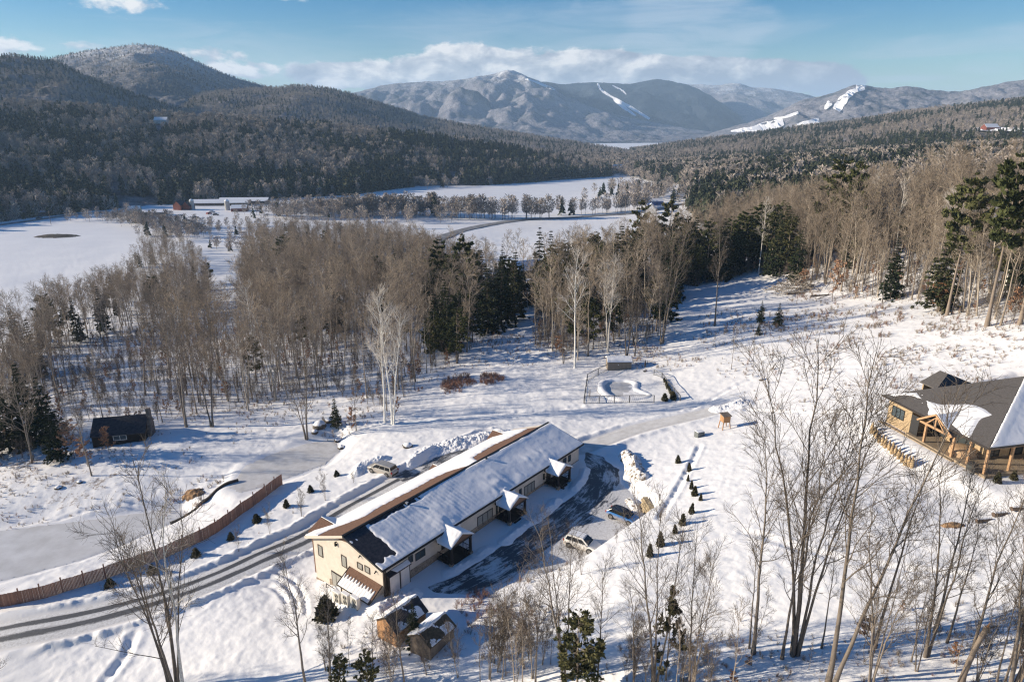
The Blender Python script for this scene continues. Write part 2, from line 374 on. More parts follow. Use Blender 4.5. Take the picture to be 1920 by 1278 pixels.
    lit = M('ADD', .62, sh); lit = M('ADD', lit, M('MULTIPLY', M('SUBTRACT', el, .092), 7.0)); lit = M('SUBTRACT', lit, M('MULTIPLY', M('MAXIMUM', M('SUBTRACT', az, .05), 0), 1.3))
    ccol = ramp(nt, lit, [(0, (2.5,2.75,3.3)), (.45, (4.3,4.45,4.8)), (.85, (7.4,7.1,6.8))])
    hs = N(nt, 'ShaderNodeHueSaturation'); hs.inputs['Saturation'].default_value = 1.85; hs.inputs['Hue'].default_value = .512; hs.inputs['Value'].default_value = .76; nt.links.new(sky.outputs[0], hs.inputs['Color']); c = mix(nt, cc, hs.outputs[0], (4.3,4.8,5.5)); c = mix(nt, cm, c, ccol)
    nt.links.new(c, bg.inputs['Color'])
build_world()
vs = SC.view_settings; SC.display_settings.display_device = 'sRGB'; vs.view_transform = 'Standard'; vs.look = 'None'; vs.gamma = 1; vs.use_curve_mapping = False; vs.exposure = .88
SC.cycles.use_denoising = True; SC.cycles.denoising_prefilter = "NONE"; SC.cycles.denoising_input_passes = "RGB_ALBEDO_NORMAL"; SC.cycles.sample_clamp_indirect = 3; SC.cycles.pixel_filter_type = "BLACKMAN_HARRIS"; SC.cycles.filter_width = 1.25
try: SC.cycles.denoiser = 'OPENIMAGEDENOISE'
except Exception: pass
SC.cycles.max_bounces = 5; SC.cycles.diffuse_bounces = 3; SC.cycles.glossy_bounces = 2; SC.cycles.transmission_bounces = 3; SC.cycles.transparent_max_bounces = 8; SC.cycles.volume_bounces = 1
SC.cycles.use_adaptive_sampling = False; SC.cycles.adaptive_threshold = .01
SC.render.use_persistent_data = False

# ------------------------------------------------------------------ ground sheet
def m_snow_ground():
    m = bpy.data.materials.new('snow_ground'); m.use_nodes = True; nt = m.node_tree; b = nt.nodes['Principled BSDF']
    v = tex(nt, (1,1,1), 'World'); b.inputs['Roughness'].default_value = .55; b.inputs['Specular IOR Level'].default_value = .25
    big = noise(nt, v, .05, 5, .6); fine = noise(nt, v, 2.2, 6, .65); med = noise(nt, v, .5, 5, .6)
    c = ramp(nt, big, [(.3, (.80,.80,.815)), (.7, (.87,.865,.87))])
    at = N(nt, 'ShaderNodeAttribute', attribute_name='litter'); at2 = N(nt, 'ShaderNodeAttribute', attribute_name='packed')
    # dead stalks, leaves and earth that show through the snow
    def mm(op, a, k):
        q = N(nt, 'ShaderNodeMath', operation=op)
        for i, z in enumerate((a, k)):
            if hasattr(z, 'is_output'): nt.links.new(z, q.inputs[i])
            else: q.inputs[i].default_value = z
        return q.outputs[0]
    f = mm('ADD', mm('MULTIPLY', mm('SUBTRACT', fine, .5), 1.0), mm('MULTIPLY', mm('SUBTRACT', med, .5), 1.3)); f = mm('ADD', f, mm('SUBTRACT', mm('MULTIPLY', at.outputs['Fac'], .62), .55))
    mk = N(nt, 'ShaderNodeMapRange'); nt.links.new(f, mk.inputs[0]); mk.inputs[1].default_value = 0; mk.inputs[2].default_value = .22; mk.inputs[4].default_value = .85
    c = mix(nt, mk.outputs[0], c, ramp(nt, fine, [(.35, (.09,.06,.04)), (.65, (.25,.17,.11))]))
    c = mix(nt, at2.outputs['Fac'], c, (.62,.60,.58))
    nt.links.new(c, b.inputs['Base Color'])
    hgt = mm('ADD', mm('MULTIPLY', fine, .35), med); bump(nt, b, hgt, .55, .12)
    return m
def blobfield(x, y, items):
    v = np.zeros(x.shape)
    for (cx, cy, r, a) in items: v = np.maximum(v, a*np.exp(-((x-cx)**2+(y-cy)**2)/(r*r)))
    return v
def build_ground():
    az = np.radians(np.concatenate([np.linspace(-80,-40,60,endpoint=False), np.linspace(-40,40,760,endpoint=False), np.linspace(40,80,61)]))
    r = np.concatenate([np.linspace(2,30,12,endpoint=False), np.geomspace(30, 330, 760, endpoint=False), np.geomspace(330, 1300, 120, endpoint=False), np.geomspace(1300, 16000, 40)])
    A, R = np.meshgrid(az, r); X = R*np.sin(A); Y = R*np.cos(A)
    Z = h(X, Y); Z[R > 1050] = Z[R > 1050]*np.clip(1-(R[R > 1050]-1050)/600,0,1) + -30*np.clip((R[R > 1050]-1050)/600,0,1)
    Z = np.where(R > 1700, -30-(R-1700)*.004, Z)
    n, m = A.shape; i = np.arange(n*m).reshape(n, m)
    Q = np.stack([i[:-1,:-1], i[:-1,1:], i[1:,1:], i[1:,:-1]], -1).reshape(-1,4)[:, ::-1]
    me = npmesh('ground', np.stack([X,Y,Z], -1).reshape(-1,3), Q, mats=[m_snow_ground()], smooth_=True)
    P = gpoly([(1660,720),(1500,620),(1850,650),(1700,640),(1300,640),(1420,590),(1150,655),(960,640),(1000,690),(60,880),(150,920),(40,900),(350,790),(60,860),(1560,545),(1800,590),(700,760),(870,720),(600,770),(1700,1180),(1450,1240),(1850,1230),(1250,1260)])
    am = [14,16,20,14,12,16,12,12,8,8,9,7,14,10,16,18,7,9,9,7,6,7,7]; aa = [.75,.6,.8,.7,.55,.6,.7,.55,.4,.6,.95,.9,.6,.9,.9,.7,.5,.8,.5,.5,.6,.55,.6]
    lit = blobfield(X, Y, [(p[0],p[1],q,a) for p, q, a in zip(P, am, aa)])
    woods = np.zeros(X.shape)
    for poly in WOODS_POLY: woods = np.maximum(woods, inside(X, Y, poly)*.75)
    lit = np.maximum(lit, woods)
    pk = np.zeros(X.shape)
    d,_,_ = seg_dist(X, Y, PATH); pk = np.maximum(pk, 1-sstep(1.5,2.3,d)); d,_,_ = seg_dist(X, Y, DRIVE); pk = np.maximum(pk, .7*(1-sstep(2.3,3.4,d)))
    for nme, arr in (('litter', lit), ('packed', pk)):
        a = me.attributes.new(nme, 'FLOAT', 'POINT'); a.data.foreach_set('value', arr.ravel().astype(np.float32))
    tag(link(bpy.data.objects.new('ground', me)), 'snow covered ground of the clearing, fields and valley', kind='structure')

# woods outlines on the ground (columns and rows of the tree feet, seen or hidden)
WOODS_POLY = [gpoly(p) for p in [
 [(-150,905),(0,880),(130,862),(175,800),(280,800),(400,772),(480,768),(560,745),(640,742),(735,790),(800,705),(850,690),(885,655),(900,600),(985,580),(1000,560),(985,545),(900,545),(840,520),(800,480),(700,450),(520,440),(470,452),(452,520),(455,590),(430,640),(405,640),(402,590),(390,520),(345,478),(300,462),(200,545),(120,600),(0,668),(-150,700)],
 [(1000,655),(1060,685),(1150,655),(1245,640),(1272,545),(1340,530),(1420,512),(1500,535),(1600,562),(1720,575),(1850,612),(2000,622),(2100,560),(2050,470),(1700,440),(1450,430),(1330,470),(1290,490),(1215,500),(1120,528),(1020,545),(1000,575)],
]]
def sheet(name, pts2, zf, step, material, label, uvline=None, lift=.045, clip=0):
    """a thin sheet laid over the ground inside an outline"""
    lo = pts2.min(0); hi = pts2.max(0); xs = np.arange(lo[0], hi[0]+step, step); ys = np.arange(lo[1], hi[1]+step, step)
    X, Y = np.meshgrid(xs, ys); s = sdf(X, Y, pts2); wob = .25*fbm(X*.8, Y*.8, 77, 3)
    Z = (h(X, Y, False) if zf is None else np.full(X.shape, zf)) + lift - np.clip((s+clip+wob)/.5+.6, 0, 1)*.12
    i = np.arange(X.size).reshape(X.shape); Q = np.stack([i[:-1,:-1], i[:-1,1:], i[1:,1:], i[1:,:-1]], -1)
    k = (s < .3)[:-1,:-1] & (s < .3)[1:,1:] & (s < .3)[:-1,1:] & (s < .3)[1:,:-1]; Q = Q[k]
    if uvline is not None: d, a, sd = seg_dist(X, Y, uvline); uv = np.stack([a, d*sd], -1).reshape(-1,2)
    else: uv = np.stack([X, Y], -1).reshape(-1,2)
    used, inv = np.unique(Q.ravel(), return_inverse=True); V = np.stack([X,Y,Z], -1).reshape(-1,3)[used]
    me = npmesh(name, V, inv.reshape(-1,4), mats=[material], smooth_=True, uv=uv[used])
    return tag(link(bpy.data.objects.new(name, me)), label, kind='structure')
def m_road(name, tracks, dark=(.055,.056,.06)):
    m = bpy.data.materials.new(name); m.use_nodes = True; nt = m.node_tree; b = nt.nodes['Principled BSDF']
    def M(op, a, k=None, c=None):
        q = N(nt, 'ShaderNodeMath', operation=op)
        for i, z in enumerate((a, k, c)):
            if z is None: continue
            if hasattr(z, 'is_output'): nt.links.new(z, q.inputs[i])
            else: q.inputs[i].default_value = z
        return q.outputs[0]
    uv = tex(nt, (1,1,1), 'UV'); s = N(nt, 'ShaderNodeSeparateXYZ'); nt.links.new(uv, s.inputs[0])
    st = tex(nt, (.1, 1.5, 1) if tracks else (.2, 1.0, 1), 'UV'); ns = noise(nt, st, 1.3, 7, .68, .4 if tracks else 1.3); w = tex(nt, (1,1,1), 'World'); nf = noise(nt, w, 3.5, 6, .65); nb = noise(nt, w, .28, 3, .5)
    if tracks:
        band = M('SUBTRACT', 1.0, M('DIVIDE', M('ABSOLUTE', M('SUBTRACT', M('ABSOLUTE', M('ADD', s.outputs[1], -.25)), .95)), .62))
        up = N(nt, 'ShaderNodeMapRange'); nt.links.new(s.outputs[0], up.inputs[0]); up.inputs[1].default_value = 62; up.inputs[2].default_value = 84; up.inputs[3].default_value = 0; up.inputs[4].default_value = .75
        edge = M('MULTIPLY', M('MAXIMUM', M('SUBTRACT', M('ABSOLUTE', M('ADD', s.outputs[1], .3)), 1.7), 0), -.9)
        f = M('ADD', M('ADD', M('MULTIPLY', band, .95), M('ADD', up.outputs[0], edge)), M('ADD', M('MULTIPLY', M('SUBTRACT', ns, .5), 1.5), M('MULTIPLY', M('SUBTRACT', nf, .5), .8)))
    else:
        f = M('ADD', .32, M('ADD', M('MULTIPLY', M('SUBTRACT', ns, .5), 2.6), M('ADD', M('MULTIPLY', M('SUBTRACT', nf, .5), 1.1), M('MULTIPLY', M('SUBTRACT', nb, .5), 1.9))))
        f = M('SUBTRACT', f, M('MULTIPLY', M('MAXIMUM', M('SUBTRACT', s.outputs[1], 2.2), 0), .30))
    mk = N(nt, 'ShaderNodeMapRange'); nt.links.new(f, mk.inputs[0]); mk.inputs[1].default_value = .05; mk.inputs[2].default_value = .4
    c = mix(nt, mk.outputs[0], ramp(nt, nf, [(.3, (.5,.49,.48)), (.7, (.78,.78,.79))]), ramp(nt, nf, [(.3, dark), (.75, tuple(x*2.1 for x in dark))]))
    nt.links.new(c, b.inputs['Base Color'])
    rg = N(nt, 'ShaderNodeMapRange'); nt.links.new(mk.outputs[0], rg.inputs[0]); rg.inputs[3].default_value = .6; rg.inputs[4].default_value = .6 if tracks else .42; nt.links.new(rg.outputs[0], b.inputs['Roughness'])
    bump(nt, b, M('SUBTRACT', nf, M('MULTIPLY', mk.outputs[0], .8)), .6, .06)
    return m
def strip(name, line, w, material, label, lift=.05, cols=9, step=.5):
    d = np.concatenate([[0], np.cumsum(np.hypot(*np.diff(line, axis=0).T))]); t = np.arange(0, d[-1], step)
    C = np.stack([np.interp(t, d, line[:,0]), np.interp(t, d, line[:,1])], -1); T = np.gradient(C, axis=0); T /= np.linalg.norm(T, axis=1)[:,None]+1e-9; S = np.stack([-T[:,1], T[:,0]], -1)
    o = np.linspace(-w, w, cols); P = C[:,None,:]+S[:,None,:]*o[None,:,None]
    Z = h(P[...,0], P[...,1], False)+lift; Z[:,0] -= .12; Z[:,-1] -= .12
    i = np.arange(P.shape[0]*cols).reshape(-1, cols); Q = np.stack([i[:-1,:-1], i[1:,:-1], i[1:,1:], i[:-1,1:]], -1).reshape(-1,4)
    uv = np.stack([np.repeat(t[:,None], cols, 1), np.repeat(o[None], len(t), 0)], -1).reshape(-1,2)
    me = npmesh(name, np.concatenate([P, Z[...,None]], -1).reshape(-1,3), Q[:, ::-1], mats=[material], smooth_=True, uv=uv)
    return tag(link(bpy.data.objects.new(name, me)), label, kind='structure')
M_ICE = mottled('pond_ice', (.62,.605,.585), (.78,.77,.76), .3, .38, .1, .02, coord='World', spec=.4)
M_PACK = mottled('packed_snow', (.56,.545,.53), (.70,.69,.68), .8, .6, .3, .03, coord='World')
M_FAR_ROAD = mottled('valley_road', (.13,.13,.135), (.32,.32,.33), .2, .8, 0, coord='World')
build_ground()
strip('driveway', DRIVE, 2.75, m_road('driveway_slush', True), 'driveway with dark wheel tracks in packed snow')
sheet('parking_lot', LOT, None, .3, m_road('wet_asphalt', False, (.035,.037,.042)), 'wet dark asphalt lot streaked with snow',
      uvline=np.array([at_lot(*p)[:2] for p in [(1098,852),(1125,870),(1130,900),(1100,940),(1050,980),(990,1020),(920,1062),(820,1110)]]), lift=.05)
sheet('rear_apron', gpoly([(728,886),(752,905),(775,903),(850,862),(905,824),(880,822),(835,842),(800,862),(770,876)]), None, .3, m_road('apron_slush', False, (.05,.05,.052)), 'slushy turning place behind the house', uvline=gpoly([(730,895),(800,870),(900,822)]), lift=.075)
strip('snowy_path', PATH, 1.95, M_PACK, 'ploughed lane of packed snow')
sheet('frozen_pond', POND1, -9, .6, M_ICE, 'frozen pond with grey ice', lift=.05)
sheet('frozen_creek_pool', POND2, -5.6, .6, M_PACK, 'frozen pool crossed by tree shadows', lift=.05)
strip('valley_road', smooth(gpoly([(720,470),(800,456),(850,438),(900,425),(980,413),(1060,409),(1130,404),(1200,399),(1270,385),(1330,377)]), 8), 5.5, M_FAR_ROAD, 'grey road between snowy fields', lift=.5, step=4)
strip('farm_road', smooth(gpoly([(-60,432),(0,422),(60,414),(130,404),(200,398)]), 8), 4, M_FAR_ROAD, 'ploughed road past the field', lift=.5, step=4)

# ------------------------------------------------------------------ hills
def m_hill(name, bare, dark, frost_lo, frost_hi, scale, frost_amt=.75, mixlo=.42, mixhi=.6):
    m = bpy.data.materials.new(name); m.use_nodes = True; nt = m.node_tree; b = nt.nodes['Principled BSDF']; b.inputs['Roughness'].default_value = 1; b.inputs['Specular IOR Level'].default_value = 0
    v = tex(nt, (1,1,1), 'World'); n1 = noise(nt, v, scale, 5, .6); n2 = noise(nt, v, .045, 5, .7); n3 = noise(nt, v, .006, 6, .62)
    c = mix(nt, ramp(nt, n1, [(mixlo, (0,0,0)), (mixhi, (1,1,1))]), bare, dark)
    c = mix(nt, ramp(nt, n2, [(.38, (.6,.6,.6)), (.62, (0,0,0))]), c, tuple(x*.35 for x in bare))
    s = N(nt, 'ShaderNodeSeparateXYZ'); nt.links.new(v, s.inputs[0]); mr = N(nt, 'ShaderNodeMapRange'); nt.links.new(s.outputs[2], mr.inputs[0]); mr.inputs[1].default_value = frost_lo; mr.inputs[2].default_value = frost_hi; mr.inputs[3].default_value = -.45; mr.inputs[4].default_value = .55
    a = N(nt, 'ShaderNodeMath', operation='ADD'); nt.links.new(n3, a.inputs[0]); nt.links.new(mr.outputs[0], a.inputs[1])
    a2 = N(nt, 'ShaderNodeMath', operation='MULTIPLY_ADD'); nt.links.new(n2, a2.inputs[0]); a2.inputs[1].default_value = .7; nt.links.new(a.outputs[0], a2.inputs[2])
    fr = ramp(nt, a2.outputs[0], [(.62, (0,0,0)), (1.0, (frost_amt,)*3)])
    c = mix(nt, fr, c, (.72,.74,.78)); nt.links.new(c, b.inputs['Base Color']); bump(nt, b, n2, 1, 14)
    return m
HILLS = {}
def hill(name, ridge, foot, material, label, shape=1.0, gully=.1, gfreq=9, seed=0, cols=360, rows=90, back=.35):
    """ridge: (column, row, distance); foot: (column, distance, height)"""
    ridge = np.array(ridge, float); foot = np.array(foot, float); px = np.linspace(ridge[0,0], ridge[-1,0], cols)
    sm = smooth(ridge[:,:2], 10); py = np.interp(px, sm[:,0], sm[:,1]); rr = np.interp(px, ridge[:,0], ridge[:,2]); rf = np.interp(px, foot[:,0], foot[:,1]); zf = np.interp(px, foot[:,0], foot[:,2])
    dirs = np.array([ray(a, b) for a, b in zip(px, py)]); hd = np.hypot(dirs[:,0], dirs[:,1]); ux = dirs[:,0]/hd; uy = dirs[:,1]/hd; zr = CAMZ + rr*dirs[:,2]/hd
    t = np.concatenate([np.linspace(-.06, 1, rows), np.linspace(1, 1+back, 14)[1:]])[:,None]
    R = rf+(rr-rf)*t; X = ux*R; Y = uy*R; tt = np.clip(t, 0, 1); S = tt**shape; S = S*(1-.25)+.25*tt*tt*(3-2*tt)
    Z = zf+(zr-zf)*np.where(t <= 1, S, 1-1.1*(t-1)); Z = np.where(t < 0, zf-25, Z)
    H = np.maximum(zr-zf, 40); L = rr.mean()/gfreq
    wv = np.sin(np.pi*np.clip(t, 0, 1)**1.3)+.04
    Z = Z + wv*H*gully*(1.6*np.abs(fbm(X/L*1.6, Y/L*.8, seed, 4))-.35) + H*gully*.25*wv*fbm(X/L*5, Y/L*5, seed+5, 4)
    Z = Z + np.where((t >= 0) & (t <= 1.02), 1, 0)*min(8, .0016*rr.mean())*fbm(X/(rr.mean()*.006), Y/(rr.mean()*.006), seed+9, 3)
    n, m = Z.shape; i = np.arange(n*m).reshape(n, m); Q = np.stack([i[:-1,:-1], i[:-1,1:], i[1:,1:], i[1:,:-1]], -1).reshape(-1,4)
    P = np.stack([X+0*Z, Y+0*Z, Z], -1)
    me = npmesh(name, P.reshape(-1,3), Q, mats=[material], smooth_=True); o = tag(link(bpy.data.objects.new(name, me)), label, kind='structure')
    HILLS[name] = P[:rows+2]; return o
C_BARE = (.30,.275,.275); C_DARK = (.10,.105,.10)
M_H1 = m_hill('wooded_hill', C_BARE, C_DARK, 150, 420, .012, .55); M_H2 = m_hill('frosted_hill', (.34,.32,.33), (.12,.125,.13), 170, 480, .006, .7)
M_H3 = m_hill('mountain_forest', (.29,.285,.32), (.06,.075,.09), 250, 950, .005, .85, .52, .66); M_H4 = m_hill('shade_toned_mountain_forest', (.05,.06,.075), (.015,.02,.03), 500, 1200, .004, .6, .45, .6); M_HN = m_hill('near_forest_floor', (.30,.29,.30), (.08,.08,.08), 2000, 3000, .02, 0)  # M_H4: the dark mountain's shade is put into its deeper, bluer forest colour
hill('wooded_slope', [(-260,186,1400),(-100,197,1450),(0,205,1450),(150,211,1450),(300,226,1450),(450,233,1400),(600,245,1400),(750,260,1350),(900,279,1330),(1000,296,1300),(1080,314,1280),(1150,336,1260)],
     [(-260,700,-29),(0,765,-29),(150,795,-29),(300,825,-30),(500,850,-30),(650,870,-30),(780,990,-30),(900,1000,-30),(1000,1060,-30),(1150,1200,-30)], M_HN, 'snowy floor of the wooded slope beyond the farm', 1.15, .06, 6, 3)
hill('west_hill', [(-260,100,2200),(-100,106,2200),(0,106,2200),(60,110,2200),(105,118,2200),(150,138,2200),(200,158,2200),(260,180,2200),(330,203,2150),(400,222,2100),(500,246,2000),(600,270,1900)], [(-260,1350,20),(600,1350,-10)], M_H1, 'low wooded hill', 1.0, .1, 8, 11)
hill('frosted_peak', [(-60,170,3600),(60,128,3600),(105,108,3600),(150,99,3600),(200,91,3600),(265,84,3600),(310,91,3600),(350,108,3600),(400,131,3600),(450,150,3600),(510,166,3600),(560,190,3550),(640,225,3500),(760,265,3400)], [(-60,2000,40),(300,1900,60),(760,2300,0)], M_H2, 'round hill with frosted top', 1.05, .12, 8, 21)
hill('middle_hill', [(280,225,2600),(330,200,2600),(380,176,2600),(450,169,2600),(520,165,2600),(560,162,2600),(620,168,2600),(680,184,2600),(740,203,2600),(800,221,2600),(900,240,2550),(1000,256,2500),(1100,272,2450),(1200,288,2400)], [(280,1400,40),(800,1500,-10),(1200,1700,-30)], M_H1, 'wooded hill in the middle distance', 1.0, .09, 8, 31)
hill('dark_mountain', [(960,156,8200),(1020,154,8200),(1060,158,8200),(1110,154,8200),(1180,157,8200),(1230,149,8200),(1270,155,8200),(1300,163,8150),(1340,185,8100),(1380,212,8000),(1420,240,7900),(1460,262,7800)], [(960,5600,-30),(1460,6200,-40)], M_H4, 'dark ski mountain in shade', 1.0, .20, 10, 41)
hill('far_ridge', [(1230,160,9500),(1300,158,9500),(1345,160,9500),(1380,156,9500),(1410,163,9500),(1450,166,9500),(1500,175,9500),(1530,182,9500),(1580,195,9500),(1700,225,9500)], [(1230,7200,0),(1700,7200,0)], M_H3, 'far mountain ridge', 1.0, .14, 9, 51)
hill('great_mountain', [(600,195,7200),(670,174,7200),(720,160,7200),(780,154,7200),(830,152,7200),(880,147,7200),(925,138,7200),(950,132,7200),(975,138,7000),(990,145,6800),(1030,160,6700),(1060,181,6600),(1110,203,6500),(1160,217,6400),(1210,227,6300),(1270,238,6200),(1330,247,6100),(1400,258,6000)], [(600,4200,-20),(1000,3800,-30),(1400,4600,-40)], M_H3, 'snowy mountain spur below the clouds', 1.05, .27, 11, 61)
hill('ski_hill', [(1300,262,5400),(1350,245,5300),(1420,224,5200),(1470,205,5200),(1500,190,5200),(1540,180,5200),(1570,172,5200),(1605,160,5200),(1660,165,5200),(1700,163,5200),(1755,169,5200),(1800,172,5300),(1860,160,5400),(1920,151,5500),(2000,140,5600),(2100,150,5600)], [(1300,3600,-40),(2100,3000,0)], M_H3, 'frosted hill with ski slopes', 1.0, .22, 12, 71)
hill('east_hill', [(1180,283,2600),(1300,266,2500),(1400,254,2450),(1500,240,2400),(1600,229,2350),(1700,213,2300),(1760,205,2300),(1840,198,2300),(1920,189,2300),(2020,176,2300),(2120,170,2300)], [(1180,1300,-30),(1400,1200,-20),(1700,1000,8),(2120,900,30)], M_H1, 'long wooded rise on the east', .95, .08, 8, 81)

from mathutils.bvhtree import BVHTree
_bvh = {}
def hill_hit(nm, px, py):
    o = bpy.data.objects[nm]
    if nm not in _bvh: _bvh[nm] = BVHTree.FromPolygons([tuple(v.co) for v in o.data.vertices], [tuple(p.vertices) for p in o.data.polygons])
    d = Vector(ray(px, py)).normalized(); loc, nor, i, dist = _bvh[nm].ray_cast(Vector((0,0,CAMZ)), d); return (np.array(loc), np.array(nor)) if loc is not None else (None, None)
HILL_SPOTS = [('wooded_slope',300,232,22,0,'white roofed house high on the wooded slope'),('east_hill',1860,246,22,1,'house with reddish walls on the eastern rise')]
HILL_SPOTS = [(a, b, c, d, e, f, hill_hit(a, b, c)[0]) for a, b, c, d, e, f in HILL_SPOTS]
# ------------------------------------------------------------------ air
def build_haze():
    m = bpy.data.materials.new('haze'); m.use_nodes = True; nt = m.node_tree; nt.nodes.remove(nt.nodes['Principled BSDF']); out = nt.nodes['Material Output']
    v = N(nt, 'ShaderNodeVolumePrincipled'); v.inputs['Color'].default_value = (.50,.72,1,1); v.inputs['Density'].default_value = HAZE; v.inputs['Anisotropy'].default_value = .0
    nt.links.new(v.outputs[0], out.inputs['Volume'])
    b = MB(); b.box((-17000,-400,-130), (17000,17000,790)); o = b.build('haze', m); tag(o, 'thin blue winter air over the valley', kind='stuff')
HAZE = 7.8e-5
# ------------------------------------------------------------------ trees
def m_bark(name, c1, c2, marks=False):
    def f(nt, b):
        v = tex(nt, (1,1,.25)); n = noise(nt, v, 7, 5, .65); c = ramp(nt, n, [(.35, c1), (.65, c2)])
        if marks:
            q = noise(nt, tex(nt, (1,1,5)), 2.2, 3, .6); c = mix(nt, ramp(nt, q, [(.60, (0,0,0)), (.66, (.9,.9,.9))]), c, (.05,.045,.04))
        oi = N(nt, 'ShaderNodeObjectInfo'); c = mix(nt, .5, c, mix(nt, oi.outputs['Random'], tuple(x*.6 for x in c1), tuple(min(1, x*1.25) for x in c2)))
        nt.links.new(c, b.inputs['Base Color'])
    return mat(name, c1, .9, .15, build=f)
M_BARK = m_bark('grey_bark', (.15,.12,.095), (.34,.285,.23)); M_PALE = m_bark('pale_bark', (.31,.265,.215), (.50,.435,.36)); M_BIRCH = m_bark('birch_bark', (.60,.56,.51), (.82,.79,.74), True)
M_DARKBARK = m_bark('dark_bark', (.075,.062,.052), (.17,.145,.125)); M_FOREBARK = m_bark('grey_brown_bark', (.10,.085,.072), (.235,.20,.17)); M_PINEBARK = m_bark('pine_bark', (.13,.105,.085), (.27,.22,.18))
def m_leafy(name, c1, c2, c3=None):
    def f(nt, b):
        oi = N(nt, 'ShaderNodeObjectInfo'); g = N(nt, 'ShaderNodeNewGeometry'); n = noise(nt, g.outputs['Position'], .9, 3, .6)
        a = N(nt, 'ShaderNodeMath', operation='MULTIPLY_ADD'); nt.links.new(oi.outputs['Random'], a.inputs[0]); a.inputs[1].default_value = .5; nt.links.new(n, a.inputs[2])
        nt.links.new(ramp(nt, a.outputs[0], [(.4, c1), (.7, c2), (1.0, c3 or c2)]), b.inputs['Base Color'])
    return mat(name, c1, .85, .12, build=f)
M_TWIG = m_leafy('brown_twigs', (.19,.15,.115), (.285,.235,.185), (.38,.315,.25)); M_TWIGDARK = m_leafy('dark_twigs', (.085,.07,.06), (.15,.125,.105)); M_TWIGPALE = m_leafy('pale_twigs', (.42,.38,.34), (.56,.51,.46)); M_TWIGRED = m_leafy('reddish_twigs', (.20,.11,.085), (.29,.17,.13))
M_PINE = m_leafy('pine_needles', (.050,.062,.024), (.085,.092,.038), (.115,.11,.05)); M_SPRUCE = m_leafy('spruce_needles', (.022,.034,.018), (.042,.054,.026), (.062,.066,.033)); M_YEW = m_leafy('arborvitae_needles', (.045,.045,.024), (.075,.068,.036))
M_BEECH = m_leafy('rusty_dead_leaves', (.24,.115,.06), (.36,.19,.11), (.42,.25,.16)); M_FARPINE = m_leafy('far_conifer_needles', (.026,.038,.024), (.05,.062,.036), (.075,.078,.045)); M_FARTWIG = m_leafy('far_bare_twigs', (.20,.175,.155), (.31,.27,.24), (.42,.365,.325))
M_FARBARK = m_bark('far_bark', (.16,.14,.125), (.30,.27,.24))

def tubes(P, R, k=4):
    """P (n paths, m points, 3), R (n, m): a tube along each path"""
    n, m, _ = P.shape; T = np.gradient(P, axis=1); T /= np.linalg.norm(T, axis=2, keepdims=True)+1e-9
    T0 = T.mean(1, keepdims=True); ref = np.where(np.abs(T0[...,2:3]) > .9, np.array([1.,0,0]), np.array([0,0,1.]))
    U = np.cross(T, np.broadcast_to(ref, T.shape)); U /= np.linalg.norm(U, axis=2, keepdims=True)+1e-9; Vv = np.cross(U, T)
    a = np.arange(k)*2*np.pi/k
    ring = P[:,:,None,:]+R[:,:,None,None]*(U[:,:,None,:]*np.cos(a)[:,None]+Vv[:,:,None,:]*np.sin(a)[:,None])
    i = np.arange(n*m*k).reshape(n, m, k); j = np.roll(i, -1, 2)
    Q = np.stack([i[:,:-1], j[:,:-1], j[:,1:], i[:,1:]], -1).reshape(-1,4)
    return ring.reshape(-1,3), Q
def join(parts):
    V = []; Q = []; T = []; b = 0
    for v, q, *t in parts:
        V.append(v); Q.append(np.asarray(q).reshape(-1,4)+b)
        if t: T.append(np.asarray(t[0]).reshape(-1,3)+b)
        b += len(v)
    return np.concatenate(V), np.concatenate(Q) if Q else None, np.concatenate(T) if T else None
def norm(v): return v/(np.linalg.norm(v, axis=-1, keepdims=True)+1e-9)
def trunks(rng, H, r0, stems=1, splay=.12, wob=.012, m=12, lean=(0,0), tip=.12):
    P = np.zeros((stems, m, 3)); R = np.zeros((stems, m)); t = np.linspace(0, 1, m)
    for s in range(stems):
        a = rng.uniform(0, 6.28)+s*6.28/stems; sp = splay*rng.uniform(.5, 1.2) if stems > 1 else 0; hh = H*(1 if s == 0 else rng.uniform(.78, .97))
        w = np.cumsum(rng.normal(0, wob*H, (m, 2)), 0)*.5; w -= w[0]
        P[s,:,0] = np.cos(a)*sp*hh*t**1.15+lean[0]*hh*t+w[:,0]*t; P[s,:,1] = np.sin(a)*sp*hh*t**1.15+lean[1]*hh*t+w[:,1]*t; P[s,:,2] = hh*t-.4*(t == 0)
        if stems > 1: P[s,:,0] += np.cos(a)*r0*.8; P[s,:,1] += np.sin(a)*r0*.8
        R[s] = r0*(1 if s == 0 else rng.uniform(.6, .85))*(1-(1-tip)*t**.8); R[s,0] *= 1.45; R[s,1] *= 1.05
    return P, R
